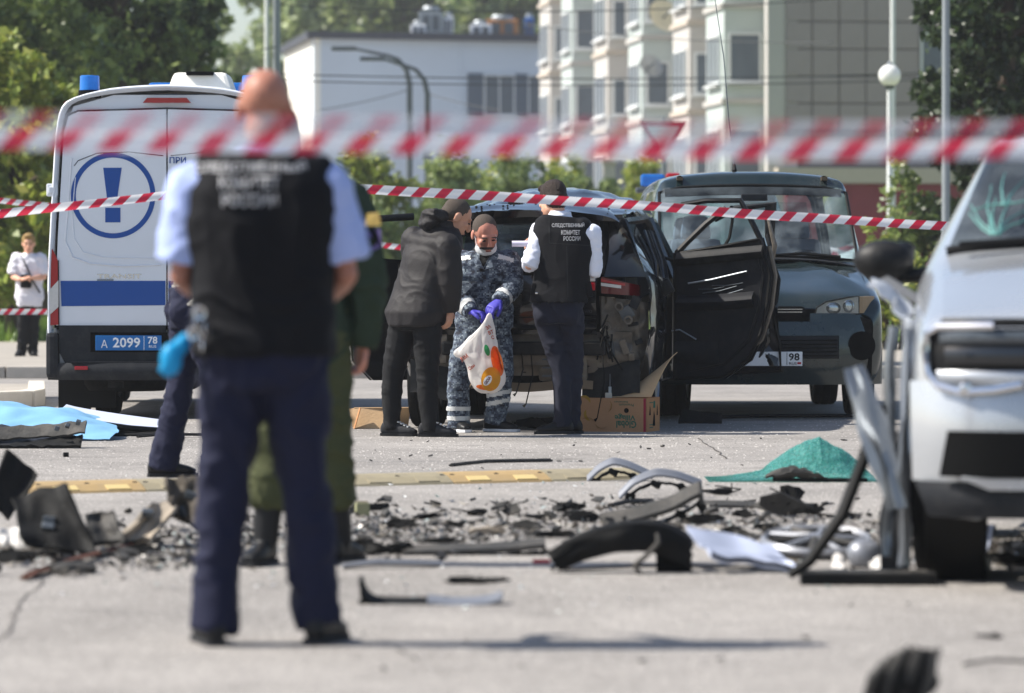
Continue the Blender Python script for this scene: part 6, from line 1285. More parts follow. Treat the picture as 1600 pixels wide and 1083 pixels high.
# ------------------------------------------------------------------ carton, bag, cardboard, cloths
M('carton', '#a8784f', .85, var=.1, scale=12, bump=.15, bscale=50, dirt=.3, dirtcol=(.3, .2, .12)); M('carton_inner', '#c4a47e', .88, var=.1, scale=10, bump=.15, bscale=50); M('carton_front', '#a07a5a', .85, var=.1, scale=14); M('print_green', '#1f5c4a', .8); M('print_red', '#8e2638', .8); M('print_yellow', '#94752a', .8)
cb = empty('banana_carton', (W(970, 425, 30.95).x-.03, 31.0, 0), R(-17), 'banana carton with upside-down lettering and a raised flap beside the wreck', 'carton')
w, dp, h, th = .55, .36, .245, .006
for nm, c, sz in (('front_wall', (0, -dp/2, h/2), (w, th, h)), ('back_wall', (0, dp/2, h/2), (w, th, h)), ('side_wall', (-w/2, 0, h/2), (th, dp-th*2.2, h)), ('side_wall', (w/2, 0, h/2), (th, dp-th*2.2, h)), ('bottom', (0, 0, .004), (w-.01, dp-.01, .006))):
    box(nm, c, sz, 'carton_front' if nm == 'front_wall' else 'carton', cb)
fo = -dp/2-th/2-.0006
def up(x, z): return frame((x, fo, z), (-1, 0, 0), (0, 0, -1))
text('lettering', 'Global', 'print_green', cb, up(.125, .055), .15, .052, .02); text('lettering', 'Village', 'print_green', cb, up(.115, .108), .155, .05, .02)
text('lettering', 'Premium', 'print_green', cb, up(.125, .195), .11, .02, .0); text('lettering', 'bananas', 'print_green', cb, up(.085, .215), .10, .016, .0)
MB().lathe([(0, .0), (.018, .0), (.018, -.001)], Matrix.Translation((.125, fo, .155)) @ Matrix.Rotation(R(90), 4, 'X'), 16).build('hand_hole', 'seam', cb)
for x, m in ((-.267, 'print_red'), (.262, 'print_red')): box('red_band', (x, fo-.0004, h/2), (.018, .0012, h-.004), m, cb)
for x, z, a0 in ((-.17, .05, 30), (-.06, .08, 210), (-.04, .19, 300), (-.20, .20, 10), (-.13, .13, 150)):
    mb = MB(); pts = [(x+.055*math.cos(R(a0+t)), z+.055*math.sin(R(a0+t))) for t in range(0, 101, 20)]; mb.tube([(p, fo-.0003, q) for p, q in pts], [.002, .008, .011, .011, .008, .002], 6, True, .08); mb.build('banana_print', 'print_yellow', cb)
so = w/2+th/2+.0006
for y, z, sx, sz_ in ((-.10, .155, .02, .035), (.10, .155, .016, .04), (0.01, .095, .035, .055)):
    MB().prism([(-sx, -sz_), (sx, -sz_), (sx*.7, sz_*.3), (0, sz_)], frame((so, y, z), (0, 1, 0), (0, 0, 1)), .001).build('air_hole', 'seam', cb)
MB().prism([(-.03, -.02), (.03, -.02), (.02, .03), (-.02, .03)], frame((so, 0.02, .19), (0, 1, 0), (0, 0, 1)), .001).build('side_print', 'print_green', cb)
for z in (.03, .05, .21): box('print_line', (so, -.06, z), (.001, .1, .006), 'print_green', cb)
fl = MB().grid(lambda u, v: (.275-.32*(1-u)+.10*v*u+.03*v, -.10+.24*v+.05*u, h+.005+(.02+.28*u**1.3)*math.sin(v*1.35)+.03*u*v), 10, 8, .005).build('raised_flap', 'carton_inner', cb, True)
MB().grid(lambda u, v: (-.15+.05*u*(1-v)+.02*v, -.05, h+.055*v), 3, 4, .004).build('torn_flap', 'carton_inner', cb)
pg = empty('power_adapter', Vector(cb.location)+Vector((-.06, -.10, .21)), 0, 'small grey adapter on a cable above the banana carton', 'adapter'); box('body', (0, 0, .045), (.05, .04, .05), 'concrete_pale', pg, bev=.006); box('plug', (.01, 0, .09), (.022, .022, .05), 'steel', pg, bev=.004); MB().tube([(.01, 0, .11), (.012, .05, .2), (.015, .12, .36)], .003, 5).build('cord', 'steel', pg)

M('bag_white', '#e9e6e4', .38, var=.03, scale=8, bump=.15, bscale=25, tl=.45); M('bag_orange', '#e8742a', .4, var=.06, scale=12, tl=.25); M('bag_yellow', '#dc9a22', .4, var=.06, scale=12, tl=.25); M('bag_green', '#2f9e58', .45); M('bag_red', '#c04a22', .5); M('bag_ink', '#7c2030', .5)
db = 30.42; sbg = FP/db; bgx = lambda px, py: ((px-750)/sbg, (676-py)/sbg)
rows = [(487, 764, 767, .012), (500, 757, 770, .02), (515, 743, 774, .03), (530, 728, 777, .045), (542, 714, 779, .06), (551, 709, 781, .07), (560, 722, 783, .085), (575, 729, 787, .10), (590, 733, 790, .105), (600, 737, 788, .10), (608, 743, 781, .08), (613, 752, 768, .03)]
rings = []
for (y, xl, xr, dd) in rows:
    cx_ = (xl+xr)/2; z = bgx(0, y)[1]; hw = (xr-xl)/2/sbg; rings.append(ringp(Vector((bgx(cx_, y)[0], 0, z)), Vector((1, 0, 0)), Vector((0, 1, 0)), hw, dd*.75, 40, 2.0))
mb = MB(); mb.loft(rings); bme = mb.mesh('bag'); bm = bmesh.new(); bm.from_mesh(bme); bmesh.ops.subdivide_edges(bm, edges=bm.edges[:], cuts=2, use_grid_fill=True, smooth=.5); bm.to_mesh(bme); bm.free(); wrinkle(bme, .012, (12, 12, 7), 3); smooth_by_angle(bme, 70)
bag = link('carrier_bag', bme, 'bag_white'); bag.location = ((750-800)/FP*db, db, 0); tag(bag, 'white carrier bag with orange fruit print held by the violet gloves', 'bag')
def printed(name, fn, mat, nu=14, nv=14, off=.003):
    o = MB().grid(lambda u, v: fn(u, v), nu, nv).build(name, mat, bag); conform(o, bag, (0, 1, 0), off); return o
def blob(cx, cy, rx, ry, rot=0):
    def f(u, v):
        a = 2*u-1; b_ = 2*v-1; x = a*math.sqrt(1-b_*b_/2); y = b_*math.sqrt(1-a*a/2); xr = x*rx*math.cos(rot)-y*ry*math.sin(rot); yr = x*rx*math.sin(rot)+y*ry*math.cos(rot)
        px, pz = bgx(cx+xr, cy-yr); return (px, -.6, pz)
    return f
printed('orange_print', blob(777, 562, 9, 24, R(12)), 'bag_orange', off=.003); printed('yellow_print', blob(767, 590, 15, 19, R(-12)), 'bag_yellow', off=.0045); printed('bottom_print', blob(757, 603, 13, 4.0, R(-8)), 'bag_orange', off=.004); printed('leaf_print', blob(761, 545, 4, 9, R(15)), 'bag_green', 8, 8, .006); printed('brand_patch', blob(762, 592, 9, 5.5, R(55)), 'ink_white', 10, 10, .0065)
def btext(s, x, y, wd, hgt, ang, mat, off=.008):
    p = bgx(x, y); o = text('lettering', s, mat, bag, frame((p[0], -.6, p[1]), (math.cos(ang), 0, math.sin(ang)), (-math.sin(ang), 0, math.cos(ang))), wd/sbg, hgt/sbg, .03); conform(o, bag, (0, 1, 0), off)
btext('GIOIA', 762, 592, 14, 5, R(55), 'bag_ink'); btext('ЗА', 763, 509, 8, 6, R(28), 'bag_red'); btext('ВТ', 767, 517, 8, 6, R(20), 'bag_red'); btext('С', 770, 525, 4.5, 6, R(15), 'bag_red'); btext('ИМ', 726, 556, 11, 7, R(35), 'bag_red'); btext('Сам', 737, 571, 11, 6, R(38), 'bag_red')

def lump(px, py, wpx, hpx, dpx, d=None):
    d = d or gd(py); return (px-800)/FP*d, d, FP/d
# tan cardboard sheet folded on the ground behind the man in black
d = 31.4; s = FP/d; cdb = empty('cardboard_piece', ((578-800)/FP*d, d, 0), R(10), 'folded tan cardboard on the ground behind the man in black', 'cardboard')
MB().grid(lambda u, v: ((-.12+.30*u)-.02*v, .02+.10*v, .002+.155*v*(1-.25*abs(u-.3))), 8, 5, .005).build('upright_panel', 'carton_inner', cdb); MB().grid(lambda u, v: (-.12+.05*v, .02-.06*u+.1*v*.5, .003+.15*v), 4, 4, .005).build('end_panel', 'carton', cdb); MB().grid(lambda u, v: (-.1+.42*u, .12+.12*v, .155-.14*v*1.05), 6, 4, .005).build('back_panel', 'carton_inner', cdb)
# pale blue sheet, white panel, dark tarpaulin and bent grey bar at the left
M('sheet_blue', '#8fc4e8', .6, var=.05, scale=8, bump=.1, tl=.25); M('panel_white', '#cfd6ea', .35, var=.05); M('tarp', '#23252c', .6, var=.3, scale=10, bump=.3, bscale=30); M('scrap_black', '#0b0c0d', .7, var=.35, scale=18, spec=.2, bump=.2, bscale=30, dirt=.25, dirtcol=(.05, .047, .043)); M('scrap_grey', '#3a3937', .65, .1, var=.3, scale=12, bump=.2, dirt=.5, dirtcol=(.2, .18, .16)); M('scrap_silver', '#7c7f86', .4, .35, var=.12, scale=8, dirt=.35, dirtcol=(.25, .24, .23)); M('scrap_brown', '#6b4434', .8, var=.3, scale=20, bump=.3); M('scrap_taupe', '#9a8f80', .8, var=.25, scale=14, bump=.35, bscale=18, dirt=.4); M('scrap_dark_taupe', '#4a443c', .8, var=.25, scale=14, bump=.3); M('scrap_white', '#c9c6c2', .7, var=.08, bump=.5, bscale=20); M('scrap_blue', '#a3abc0', .5, .1, var=.08); M('scrap_red', '#c43038', .4); M('scrap_olive', '#8a8a6a', .6)
def sheetf(u, v):
    x = -4.75+2.0*u; y = 29.15+1.75*v; m = math.exp(-((u-.55)/.30)**2)*math.sin(min(1, max(0, v))*math.pi)**.7
    z = .012+.19*m+.10*math.exp(-((u-.85)/.12)**2)*math.sin(v*math.pi)*.6+.055*(1-abs(noise.noise(Vector((x*2.2, y*1.6, 3)))))*m**.4*.9+.03*abs(noise.noise(Vector((x*5, y*4, 8))))
    return (x+.06*noise.noise(Vector((v*3, 1, 0))), y+.12*noise.noise(Vector((u*4, 2, 0))), z)
tag(MB().grid(sheetf, 60, 40, .004).build('plastic_sheet', 'sheet_blue', None, True, 60), 'pale blue plastic sheet spread in a heap at the left', 'sheet')
wp = empty('car_panel', (-2.86, 30.3, 0), 0, 'white flat panel with black edging beside the pale blue sheet', 'panel')
MB().grid(lambda u, v: (-.34+.72*u, -.28+.62*v+.12*u, .165-.12*u**.8+.04*v), 12, 6, .012).build('skin', 'panel_white', wp, True); MB().tube([(-.37, -.24, .165), (-.15, -.30, .10), (.15, -.24, .055), (.38, -.18, .035), (.41, .1, .05)], .022, 7).build('edging', 'rubber', wp, True); MB().grid(lambda u, v: (-.2+.58*u, -.33+.2*v, .012+.03*v+.01*noise.noise(Vector((u*8, v*4, 0)))), 14, 4, .012).build('underlay', 'scrap_black', wp, True)
def tarpf(u, v):
    x = -4.35+1.3*u; y = 27.95+.9*v; m = math.sin(u*math.pi*.92+.15)**.6*math.sin(v*math.pi)**.6
    return (x, y, .008+.17*m*(1-.45*u)+.07*abs(noise.noise(Vector((x*5, y*5, 1))))*m+.03*noise.noise(Vector((x*11, y*9, 4)))*m)
tag(MB().grid(tarpf, 44, 26, .006).build('tarpaulin', 'tarp', None, True, 40), 'crumpled dark tarpaulin lying in front of the pale blue sheet', 'tarpaulin')
gb = empty('bent_bar', (-3.12, 27.95, 0), 0, 'bent grey bumper bar at the end of the dark tarpaulin', 'car part'); MB().grid(lambda u, v: (-.40+.72*u, .0+.10*v+.05*math.sin(u*3), .10+.075*v+.09*u**2*.5+.015*noise.noise(Vector((u*9, v*3, 2)))-.04), 20, 5, .014).build('bar', 'scrap_grey', gb, True); MB().grid(lambda u, v: (-.28+.58*u, -.05+.12*v, .02+.07*v*u+.02*noise.noise(Vector((u*10, v*4, 5)))), 16, 4, .02).build('foam', 'scrap_black', gb, True)
for k in range(3): MB().box((.14+.07*k, -.01, .13+.02*k), (.03, .03, .03), (k, .3, 0), bev=.005).build('clip', 'steel_dark', gb)
tag(MB().box(G(103, 714)+Vector((0, 0, .014)), (.032, .03, .028), (0, 0, .3), bev=.003).build('plastic_cube', 'scrap_black'), 'tiny black cube alone on the asphalt below the dark tarpaulin', 'debris')

# ------------------------------------------------------------------ scattered car wreckage
DG = 'car wreckage scattered on the asphalt'
def place(name, label, px, py, group=DG, cat='car part', rz=0):
    return empty(name, G(px, py), rz, label, cat, group), FP/gd(py)
def plate(name, label, quad, py, mat, dy=.12, th=.01, bend=.03, seed=0, nu=12, nv=12, parts=None):
    """standing bent sheet: quad gives the four outline corners (lower left, lower right, upper right, upper left) as photo points; dy depth of lean"""
    cx_ = sum(q[0] for q in quad)/4; o, s = place(name, label, cx_, py); q = [Vector(((x-cx_)/s, 0, (py-y)/s)) for x, y in quad]
    def f(u, v):
        p = (q[0].lerp(q[1], u)).lerp(q[3].lerp(q[2], u), v); return p+Vector((bend*.4*noise.noise(Vector((u*2, v*2, seed))), dy*v+bend*math.sin(u*math.pi)+bend*noise.noise(Vector((u*3, v*3, seed+4))), bend*.4*noise.noise(Vector((u*3, v*3, seed+9)))))
    MB().grid(f, nu, nv, th).build('sheet', mat, o, True, 45)
    # a folded rim along one edge and torn ribs give the sheet its section
    rim = [f(t/10, 0)+Vector((0, .004, .006)) for t in range(11)]; MB().tube(rim, .008, 5).build('rim', 'scrap_black', o, True)
    for z in range(parts or 0):
        u = random.uniform(.2, .8); v = random.uniform(.2, .8); p = f(u, v); MB().box(p+Vector((0, -.015, 0)), (.05, .03, .03), (random.random(), random.random(), 0), bev=.004).build('bracket', 'steel_dark', o)
    return o
def arch(name, label, pts, py, mat, wd=.10, th=.012, drop=.03, inner='scrap_black', twist=0, yd=0):
    """curved strip following photo points (x, y), cross-width running away from us"""
    cx_ = sum(p[0] for p in pts)/len(pts); o, s = place(name, label, cx_, py); P = [Vector(((x-cx_)/s, yd*i/len(pts), (py-y)/s)) for i, (x, y) in enumerate(pts)]
    def at(t):
        k = min(int(t*(len(P)-1)), len(P)-2); f = t*(len(P)-1)-k; return Vector(cr(np.array(P[max(k-1, 0)]), np.array(P[k]), np.array(P[k+1]), np.array(P[min(k+2, len(P)-1)]), f))
    MB().grid(lambda u, v: at(u)+Vector((0, wd*v, -drop*math.cos(v*math.pi)*.5+twist*v)), 24, 6, th).build('skin', mat, o, True, 50)
    MB().grid(lambda u, v: at(u)+Vector((.0, .02+wd*.7*v, -drop-.022-.012*noise.noise(Vector((u*14, v*3, 1))))), 24, 3, .012).build('backing', inner, o, True, 50)
    for t in (.2, .5, .8): MB().box(at(t)+Vector((0, wd*.4, -drop-.035)), (.05, .03, .03), (0, t, t), bev=.004).build('clip', 'scrap_black', o)
    return o
def jag(name, label, px, py, wpx, hpx, mat, seed, n=3, group=DG, cat='debris'):
    """broken chunk: a few torn, bent plates sticking together"""
    rg = random.Random(seed); o, s = place(name, label, px, py, group, cat); w, h = wpx/s, hpx/s; mb = MB()
    for k in range(n):
        m = rg.randint(5, 8); cx_ = rg.uniform(-.2, .2)*w if n > 1 else 0; ww = w*rg.uniform(.35, .62) if n > 1 else w*.5; hh = h*rg.uniform(.55, 1.0)
        poly = []
        for i in range(m):
            a = 2*math.pi*i/m; r = rg.uniform(.55, 1.05); poly.append((cx_+math.cos(a)*ww*r, max(0, hh*.5+math.sin(a)*hh*.5*r)))
        tilt = rg.uniform(-.9, .5); mt = Matrix.Translation((0, rg.uniform(-.05, .05), 0)) @ Matrix.Rotation(rg.uniform(-.5, .5), 4, 'Z') @ Matrix.Rotation(R(90)+tilt*.6, 4, 'X'); mb.prism(poly, mt, rg.uniform(.006, .02))
    zmin = min(v[2] for v in mb.v); mb.v = [(x, y, z-zmin+.001) for x, y, z in mb.v]
    mb.build('chunk', mat, o)
    for k in range(2):
        x = rg.uniform(-.4, .4)*w; MB().tube([(x, 0, h*.2), (x+rg.uniform(-.05, .05), -.03, h*.5), (x+rg.uniform(-.1, .1), .0, h*rg.uniform(.5, 1.0))], .004, 5).build('torn_strip', 'scrap_black', o)
    return o
# left heap
plate('panel_fragment', 'black square panel tilted on edge at the far left of the debris', [(-20, 782), (14, 812), (54, 742), (8, 703)], 822, 'scrap_black', .10, .014, .02, 1)
plate('panel_fragment', 'large bent black panel in the left debris heap', [(40, 850), (150, 870), (92, 758), (8, 782)], 872, 'scrap_black', .22, .014, .04, 2, parts=2)
plate('panel_fragment', 'dark grey panel leaning on the large bent black panel', [(142, 850), (196, 850), (170, 801), (128, 806)], 862, 'scrap_grey', .12, .01, .03, 3)
plate('torn_board', 'pale torn board at the right of the left debris heap', [(172, 848), (232, 846), (270, 792), (232, 789)], 858, 'scrap_taupe', .16, .014, .05, 4, parts=1)
plate('panel_fragment', 'dark brown panel standing beside the bald officer\'s left leg', [(262, 800), (308, 830), (309, 748), (258, 747)], 846, 'scrap_dark_taupe', .10, .014, .05, 5, parts=2)
plate('panel_fragment', 'small brown plate covering the white foam lump', [(66, 862), (122, 864), (92, 806), (74, 818)], 868, 'scrap_dark_taupe', .14, .01, .03, 6)
def foam(label, px, py, w, h, mat, seed, name='foam_lump'):
    o, s = place(name, label, px, py, DG, 'debris'); mb = MB(); rg = random.Random(seed)
    for k in range(6): mb.ell((rg.uniform(-.3, .3)*w/s, rg.uniform(-.06, .06), h/s*rg.uniform(.3, .6)), (w/s*.25, .07, h/s*.3))
    mb.tube([(-w/s*.4, 0, .03), (w/s*.4, 0, .03)], .03, 8); remeshed('padding', mb, .01, mat, o, 3, (.02, (12, 12, 12), seed)); MB().box((0, .02, .01), (w/s*.7, .1, .012), bev=.003).build('backing', 'scrap_black', o); return o
foam('crumpled white foam lump in the left debris heap', 62, 868, 86, 56, 'scrap_white', 3); foam('small white foam lump at the far left edge', 12, 862, 44, 40, 'scrap_white', 5)
def bar(label, a, b, r, mat, name='trim_strip', lift=.012, flat=.4):
    pa, pb = G(*a), G(*b); c = (pa+pb)/2; o = empty(name, c, 0, label, 'car part', DG); pts = [pa-c, (pa-c)*.4+(pb-c)*.1+Vector((0, 0, .012)), pb-c]; pts = [p+Vector((0, 0, lift)) for p in pts]
    MB().tube(pts, r, 8, True, flat).build('strip', mat, o, True); MB().tube([p+Vector((0, r*.6, .004)) for p in pts], r*.4, 5).build('bead', 'scrap_black', o, True); return o
bar('long reddish-brown strip lying in front of the left debris heap', (45, 903), (228, 850), .022, 'scrap_brown'); bar('short dark brown strip end at the lower left', (38, 908), (84, 893), .02, 'scrap_brown'); bar('rounded grey trim piece at the lower left', (82, 898), (146, 896), .045, 'scrap_grey', 'trim_piece', .02)
bar('flat silver strip on the asphalt right of the bald officer', (535, 889), (690, 886), .028, 'scrap_silver'); bar('flat black blade lying on the speed bump', (705, 741), (860, 733), .022, 'scrap_black', 'wiper_blade', .05)
bar('thin dark strip on the ground under the long curved black bumper', (880, 896), (1250, 893), .010, 'scrap_black'); bar('dark bar standing in for the shadow line beside the green minivan front wheel', (1075, 658), (1380, 654), .03, 'scrap_black', 'rod', .02)  # the long dark bar by the minivan stands in for a ground shadow
bar('thin dark rod lying behind the striding person\'s shoe', (215, 686), (330, 683), .02, 'scrap_black', 'rod', .015)
# centre
jag('black_fragment', 'flat black fragment with an olive block left of centre', 575, 800, 62, 18, 'scrap_black', 11); o, s = place('olive_block', 'small olive plastic block in front of the flat black fragment', 566, 806, DG, 'debris'); MB().box((0, 0, .032), (.065, .05, .062), (0, 0, .2), bev=.006).build('block', 'scrap_olive', o); MB().box((0, .0, .067), (.05, .03, .008), bev=.002).build('lid', 'scrap_taupe', o)
jag('black_fragment', 'ragged black lump above the long dark plank', 632, 828, 62, 26, 'scrap_black', 12, 4); jag('black_fragment', 'pointed black fragment left of the long dark plank', 572, 868, 60, 32, 'scrap_black', 13, 4); jag('black_fragment', 'twisted black fragment touching the left end of the plank', 622, 866, 46, 28, 'scrap_black', 14, 4)
arch('dark_plank', 'long dark plank lying in the middle of the debris', [(628, 858), (700, 856), (780, 853), (852, 846)], 868, 'scrap_grey', .12, .02, .02)
arch('black_bumper_piece', 'hooked black bumper piece closest to the bald officer\'s shadow', [(566, 906), (572, 925), (588, 938), (640, 940), (700, 938)], 945, 'scrap_black', .09, .014, .02); arch('silver_trim_piece', 'pale trim piece joined to the hooked black bumper piece', [(668, 936), (710, 941), (760, 938), (784, 930)], 946, 'scrap_silver', .10, .012, .02)
jag('black_fragment', 'thin jagged black strip behind the pale trim piece', 745, 912, 80, 14, 'scrap_black', 15, 4); jag('grey_fragment', 'upright grey fragment in the middle of the rubble', 795, 806, 34, 24, 'scrap_grey', 16, 2); jag('black_fragment', 'bristly black fragment right of the upright grey one', 888, 800, 44, 22, 'scrap_black', 17, 4)
jag('grey_fragment', 'pale wedge-shaped fragment among the middle rubble', 760, 836, 60, 24, 'scrap_taupe', 18, 2); jag('black_fragment', 'low black fragment between the wedge and the curved bumper', 815, 828, 60, 16, 'scrap_black', 19, 4); jag('black_fragment', 'black wedge at the left tip of the dark bent bumper strip', 915, 818, 60, 24, 'scrap_black', 20, 2)
# right of centre
arch('silver_arch_trim', 'arched silver trim lying on the end of the speed bump', [(917, 748), (935, 731), (958, 720), (985, 726), (1020, 742)], 752, 'scrap_silver', .07, .012, .03); arch('silver_arch_trim', 'long arched silver trim with black backing in front of the speed bump', [(967, 774), (990, 752), (1025, 738), (1060, 742), (1098, 756)], 780, 'scrap_silver', .06, .012, .03, yd=.1)
jag('black_comb_piece', 'black comb-edged piece right of the arched silver trims', 1126, 773, 54, 18, 'scrap_black', 21, 3); arch('bent_bumper_strip', 'dark bent bumper strip with a silver edge crossing behind the curved bumper', [(938, 812), (990, 802), (1045, 786), (1080, 768), (1096, 762), (1100, 780)], 818, 'scrap_grey', .10, .02, .05)
bar('short black bar behind the dark bent bumper strip', (955, 794), (1020, 788), .025, 'scrap_black'); arch('grey_rail', 'grey rail with a small red lens at the right of the bumper strip', [(1100, 786), (1140, 786), (1182, 788)], 794, 'scrap_grey', .08, .015, .02); o, s = place('red_lens', 'small red lens lying on the grey rail', 1152, 792, DG, 'debris'); MB().box((0, 0, .018), (.03, .02, .02), bev=.004).build('lens', 'scrap_red', o)
jag('grey_chunk', 'grey chunk of wreckage below the teal glass', 1225, 808, 90, 44, 'scrap_grey', 22, 4); jag('black_chunk', 'torn black top of the grey chunk below the teal glass', 1234, 786, 46, 32, 'scrap_black', 23, 5); jag('black_chunk', 'black tail fragment at the right end of the grey chunk', 1264, 806, 44, 22, 'scrap_black', 24, 4); jag('black_fragment', 'small black fragment left of the grey chunk', 1160, 810, 40, 18, 'scrap_black', 25, 3)
arch('curved_black_bumper', 'big arched black bumper skin in the middle foreground', [(860, 868), (902, 843), (950, 828), (1005, 821), (1052, 828), (1085, 848)], 896, 'scrap_black', .10, .014, .03, yd=.05)
cbp = [o for o in bpy.data.objects if o.name.startswith('curved_black_bumper')][0]; s = FP/gd(896); cx_ = sum((866, 905, 955, 1010, 1055, 1085))/6
upc = [(857, 864), (900, 840), (950, 825), (1000, 818), (1045, 824), (1084, 846)]; loc_ = [(878, 894), (920, 876), (965, 864), (1005, 862), (1042, 870), (1082, 890)]
def crv(P, t):
    k = min(int(t*5), 4); f = t*5-k; q = [np.array(P[max(0, min(5, k+i))], float) for i in (-1, 0, 1, 2)]; return cr(*q, f)
def bsk(u, v):
    p = crv(loc_, u)*(1-v)+crv(upc, u)*v; return ((p[0]-cx_)/s, -.015-.012*math.sin(v*math.pi)+.10*abs(u-.5)+.012*noise.noise(Vector((u*5, v*4, 2))), max(.003, (896-p[1])/s))
MB().grid(bsk, 28, 7, .012).build('front_skin', 'scrap_black', cbp, True, 50)
MB().grid(lambda u, v: ((1030+56*u-cx_)/s, .06+.05*v, .006+.085*v), 12, 6, .012).build('inner_shell', 'scrap_black', cbp, True)
MB().tube([((1030-cx_)/s, -.03, .155), ((1032-cx_)/s, -.05, .12), ((1012-cx_)/s, -.06, .07), ((995-cx_)/s, -.06, .035), ((1003-cx_)/s, -.06, .0)], [.008, .01, .01, .014, .012], 7).build('hanging_hose', 'scrap_grey', cbp, True)
plate('pale_oval_panel', 'pale blue-grey oval panel right of the arched black bumper', [(1112, 868), (1255, 894), (1212, 856), (1076, 826)], 897, 'scrap_blue', .22, .012, .05, 7, 16, 10); o, s = place('red_lens', 'red lens under the right end of the arched black bumper', 1070, 892, DG, 'debris'); MB().ell((0, 0, .02), (.02, .02, .02)).build('lens', 'scrap_red', o); o, s = place('red_lens', 'flat red lens at the left tip of the arched black bumper', 846, 880, DG, 'debris'); MB().box((0, 0, .008), (.07, .03, .014), bev=.004).build('lens', 'scrap_red', o)
# detached wheel, hub cover, slab by the silver car
o, s = place('wheel_trim', 'spoked alloy wheel trim lying flat left of the silver car', 1278, 872, DG, 'wheel'); dm = Matrix.Translation((0, .08, .035)) @ Matrix.Rotation(R(10), 4, 'X')
MB().lathe([(.215, -.02), (.225, .02), (.21, .04), (.195, .02), (.06, .0), (0, .0)], dm, 40).build('dish', 'scrap_black', o, True)
MB().lathe([(.20, .035), (.215, .05), (.228, .035), (.225, .02)], dm, 40).build('lip', 'scrap_silver', o, True)
for k in range(10): MB().tube([dm @ Vector((.03*math.cos(k*.628), .03*math.sin(k*.628), .045)), dm @ Vector((.205*math.cos(k*.628+.12), .205*math.sin(k*.628+.12), .035))], [.016, .011], 6).build('spoke', 'scrap_grey' if k % 2 else 'scrap_silver', o, True)
MB().lathe([(0, .06), (.035, .058), (.04, .03)], dm, 16).build('hub', 'scrap_silver', o, True)
o, s = place('hub_dome', 'grey dome-shaped cover in front of the silver car wheel', 1352, 886, DG, 'car part'); MB().ell((0, 0, .045), (.075, .07, .065), Euler((.3, .4, 0)).to_matrix()).build('dome', 'scrap_silver', o, True); MB().box((.09, .03, .04), (.10, .09, .08), (.2, .1, .4), bev=.015).build('mount', 'scrap_black', o)
o, s = place('black_slab', 'flat black slab lying in front of the silver car wheel', 1356, 912, DG, 'car part', R(-2)); MB().box((0, 0, .022), (.50, .20, .044), bev=.006).build('slab', 'scrap_black', o); MB().grid(lambda u, v: (-.22+.44*u, -.08+.16*v, .048+.006*noise.noise(Vector((u*6, v*4, 1)))), 10, 5, .004).build('top_skin', 'scrap_grey', o, True)
for k, (px, py) in enumerate([(1310, 893), (1372, 892), (1536, 893)]): foam(['round white foam ball on the black slab, left one', 'white foam ball on the black slab, right one', 'white foam ball right of the silver car wheel'][k], px, py, 20, 14, 'scrap_white', 20+k, 'foam_ball')
plate('blue_fragment', 'small blue-white fragment under the silver car bumper', [(1530, 868), (1540, 872), (1556, 820), (1540, 822)], 874, 'scrap_blue', .04, .008, .01, 9, 6, 6); jag('black_fragment', 'black fragments under the silver car bumper', 1570, 884, 70, 26, 'scrap_black', 27, 5)
# ribbed crumpled piece at the lower right, dark splinters
o, s = place('ribbed_crumple', 'ribbed dark crumpled piece at the lower right edge of the view', 1412, 1096, DG, 'car part')
for k in range(7):
    t = k/6; MB().tube([(-.10+.025*k, .0, .01), (-.085+.026*k, -.01, .06+.03*math.sin(t*3)), (-.05+.022*k, .01, .10+.04*math.sin(t*2.6)), (-.02+.02*k, .02, .09+.05*t)], [.012, .016, .014, .008], 7).build('rib', 'scrap_black' if k % 2 else 'scrap_grey', o, True)
MB().ell((0, .03, .05), (.10, .05, .055)).build('core', 'scrap_black', o, True)
bar('thin grey sliver at the lower right edge', (1505, 1046), (1640, 1043), .008, 'scrap_grey'); jag('black_fragment', 'tiny dark speck above the grey sliver', 1556, 998, 14, 8, 'scrap_black', 28, 2)
for k, (px, py, w_, h_, lab) in enumerate([(668, 812, 52, 14, 'flat jagged black shard behind the ragged black lump'), (706, 824, 44, 12, 'flat black shard right of the ragged black lump'), (690, 850, 70, 16, 'long torn black shard lying on the long dark plank'), (742, 806, 36, 12, 'small curled black shard left of the upright grey fragment'),
        (842, 812, 48, 14, 'spiky black shard left of the bristly black fragment'), (862, 842, 64, 16, 'broad black shard at the tip of the long dark plank'), (1030, 800, 46, 12, 'thin black shard inside the bent bumper strip'), (1100, 818, 70, 18, 'torn black shard above the pale oval panel'), (1150, 836, 52, 14, 'flat black shard behind the pale oval panel'),
        (1200, 828, 44, 14, 'curled black shard below the grey chunk'), (1325, 812, 40, 14, 'black shard beside the dangling rubber seal'), (1385, 832, 34, 22, 'upright black shard beside the torn silver wing'), (510, 846, 60, 20, 'black shard just right of the olive man\'s boot'), (352, 842, 60, 24, 'black shard between the bald officer\'s legs'), (215, 866, 66, 18, 'black shard under the pale torn board'), (20, 880, 70, 26, 'black shard at the bottom of the left debris heap')]):
    jag('plastic_shard', lab, px, py, w_, h_, 'scrap_black', 100+k, 3)
# by the wrecked car
jag('black_rubble', 'black torn rubble under the wrecked car beside the camouflaged man', 835, 671, 70, 22, 'scrap_black', 29, 6); plate('black_plate', 'black plate lying against the wrecked car\'s front wheel', [(1060, 661), (1128, 662), (1128, 646), (1066, 640)], 662, 'scrap_black', .06, .012, .02, 10)
jag('blue_scrap', 'small pale blue scrap beside the minivan wheel', 1360, 654, 18, 8, 'scrap_blue', 30, 2)
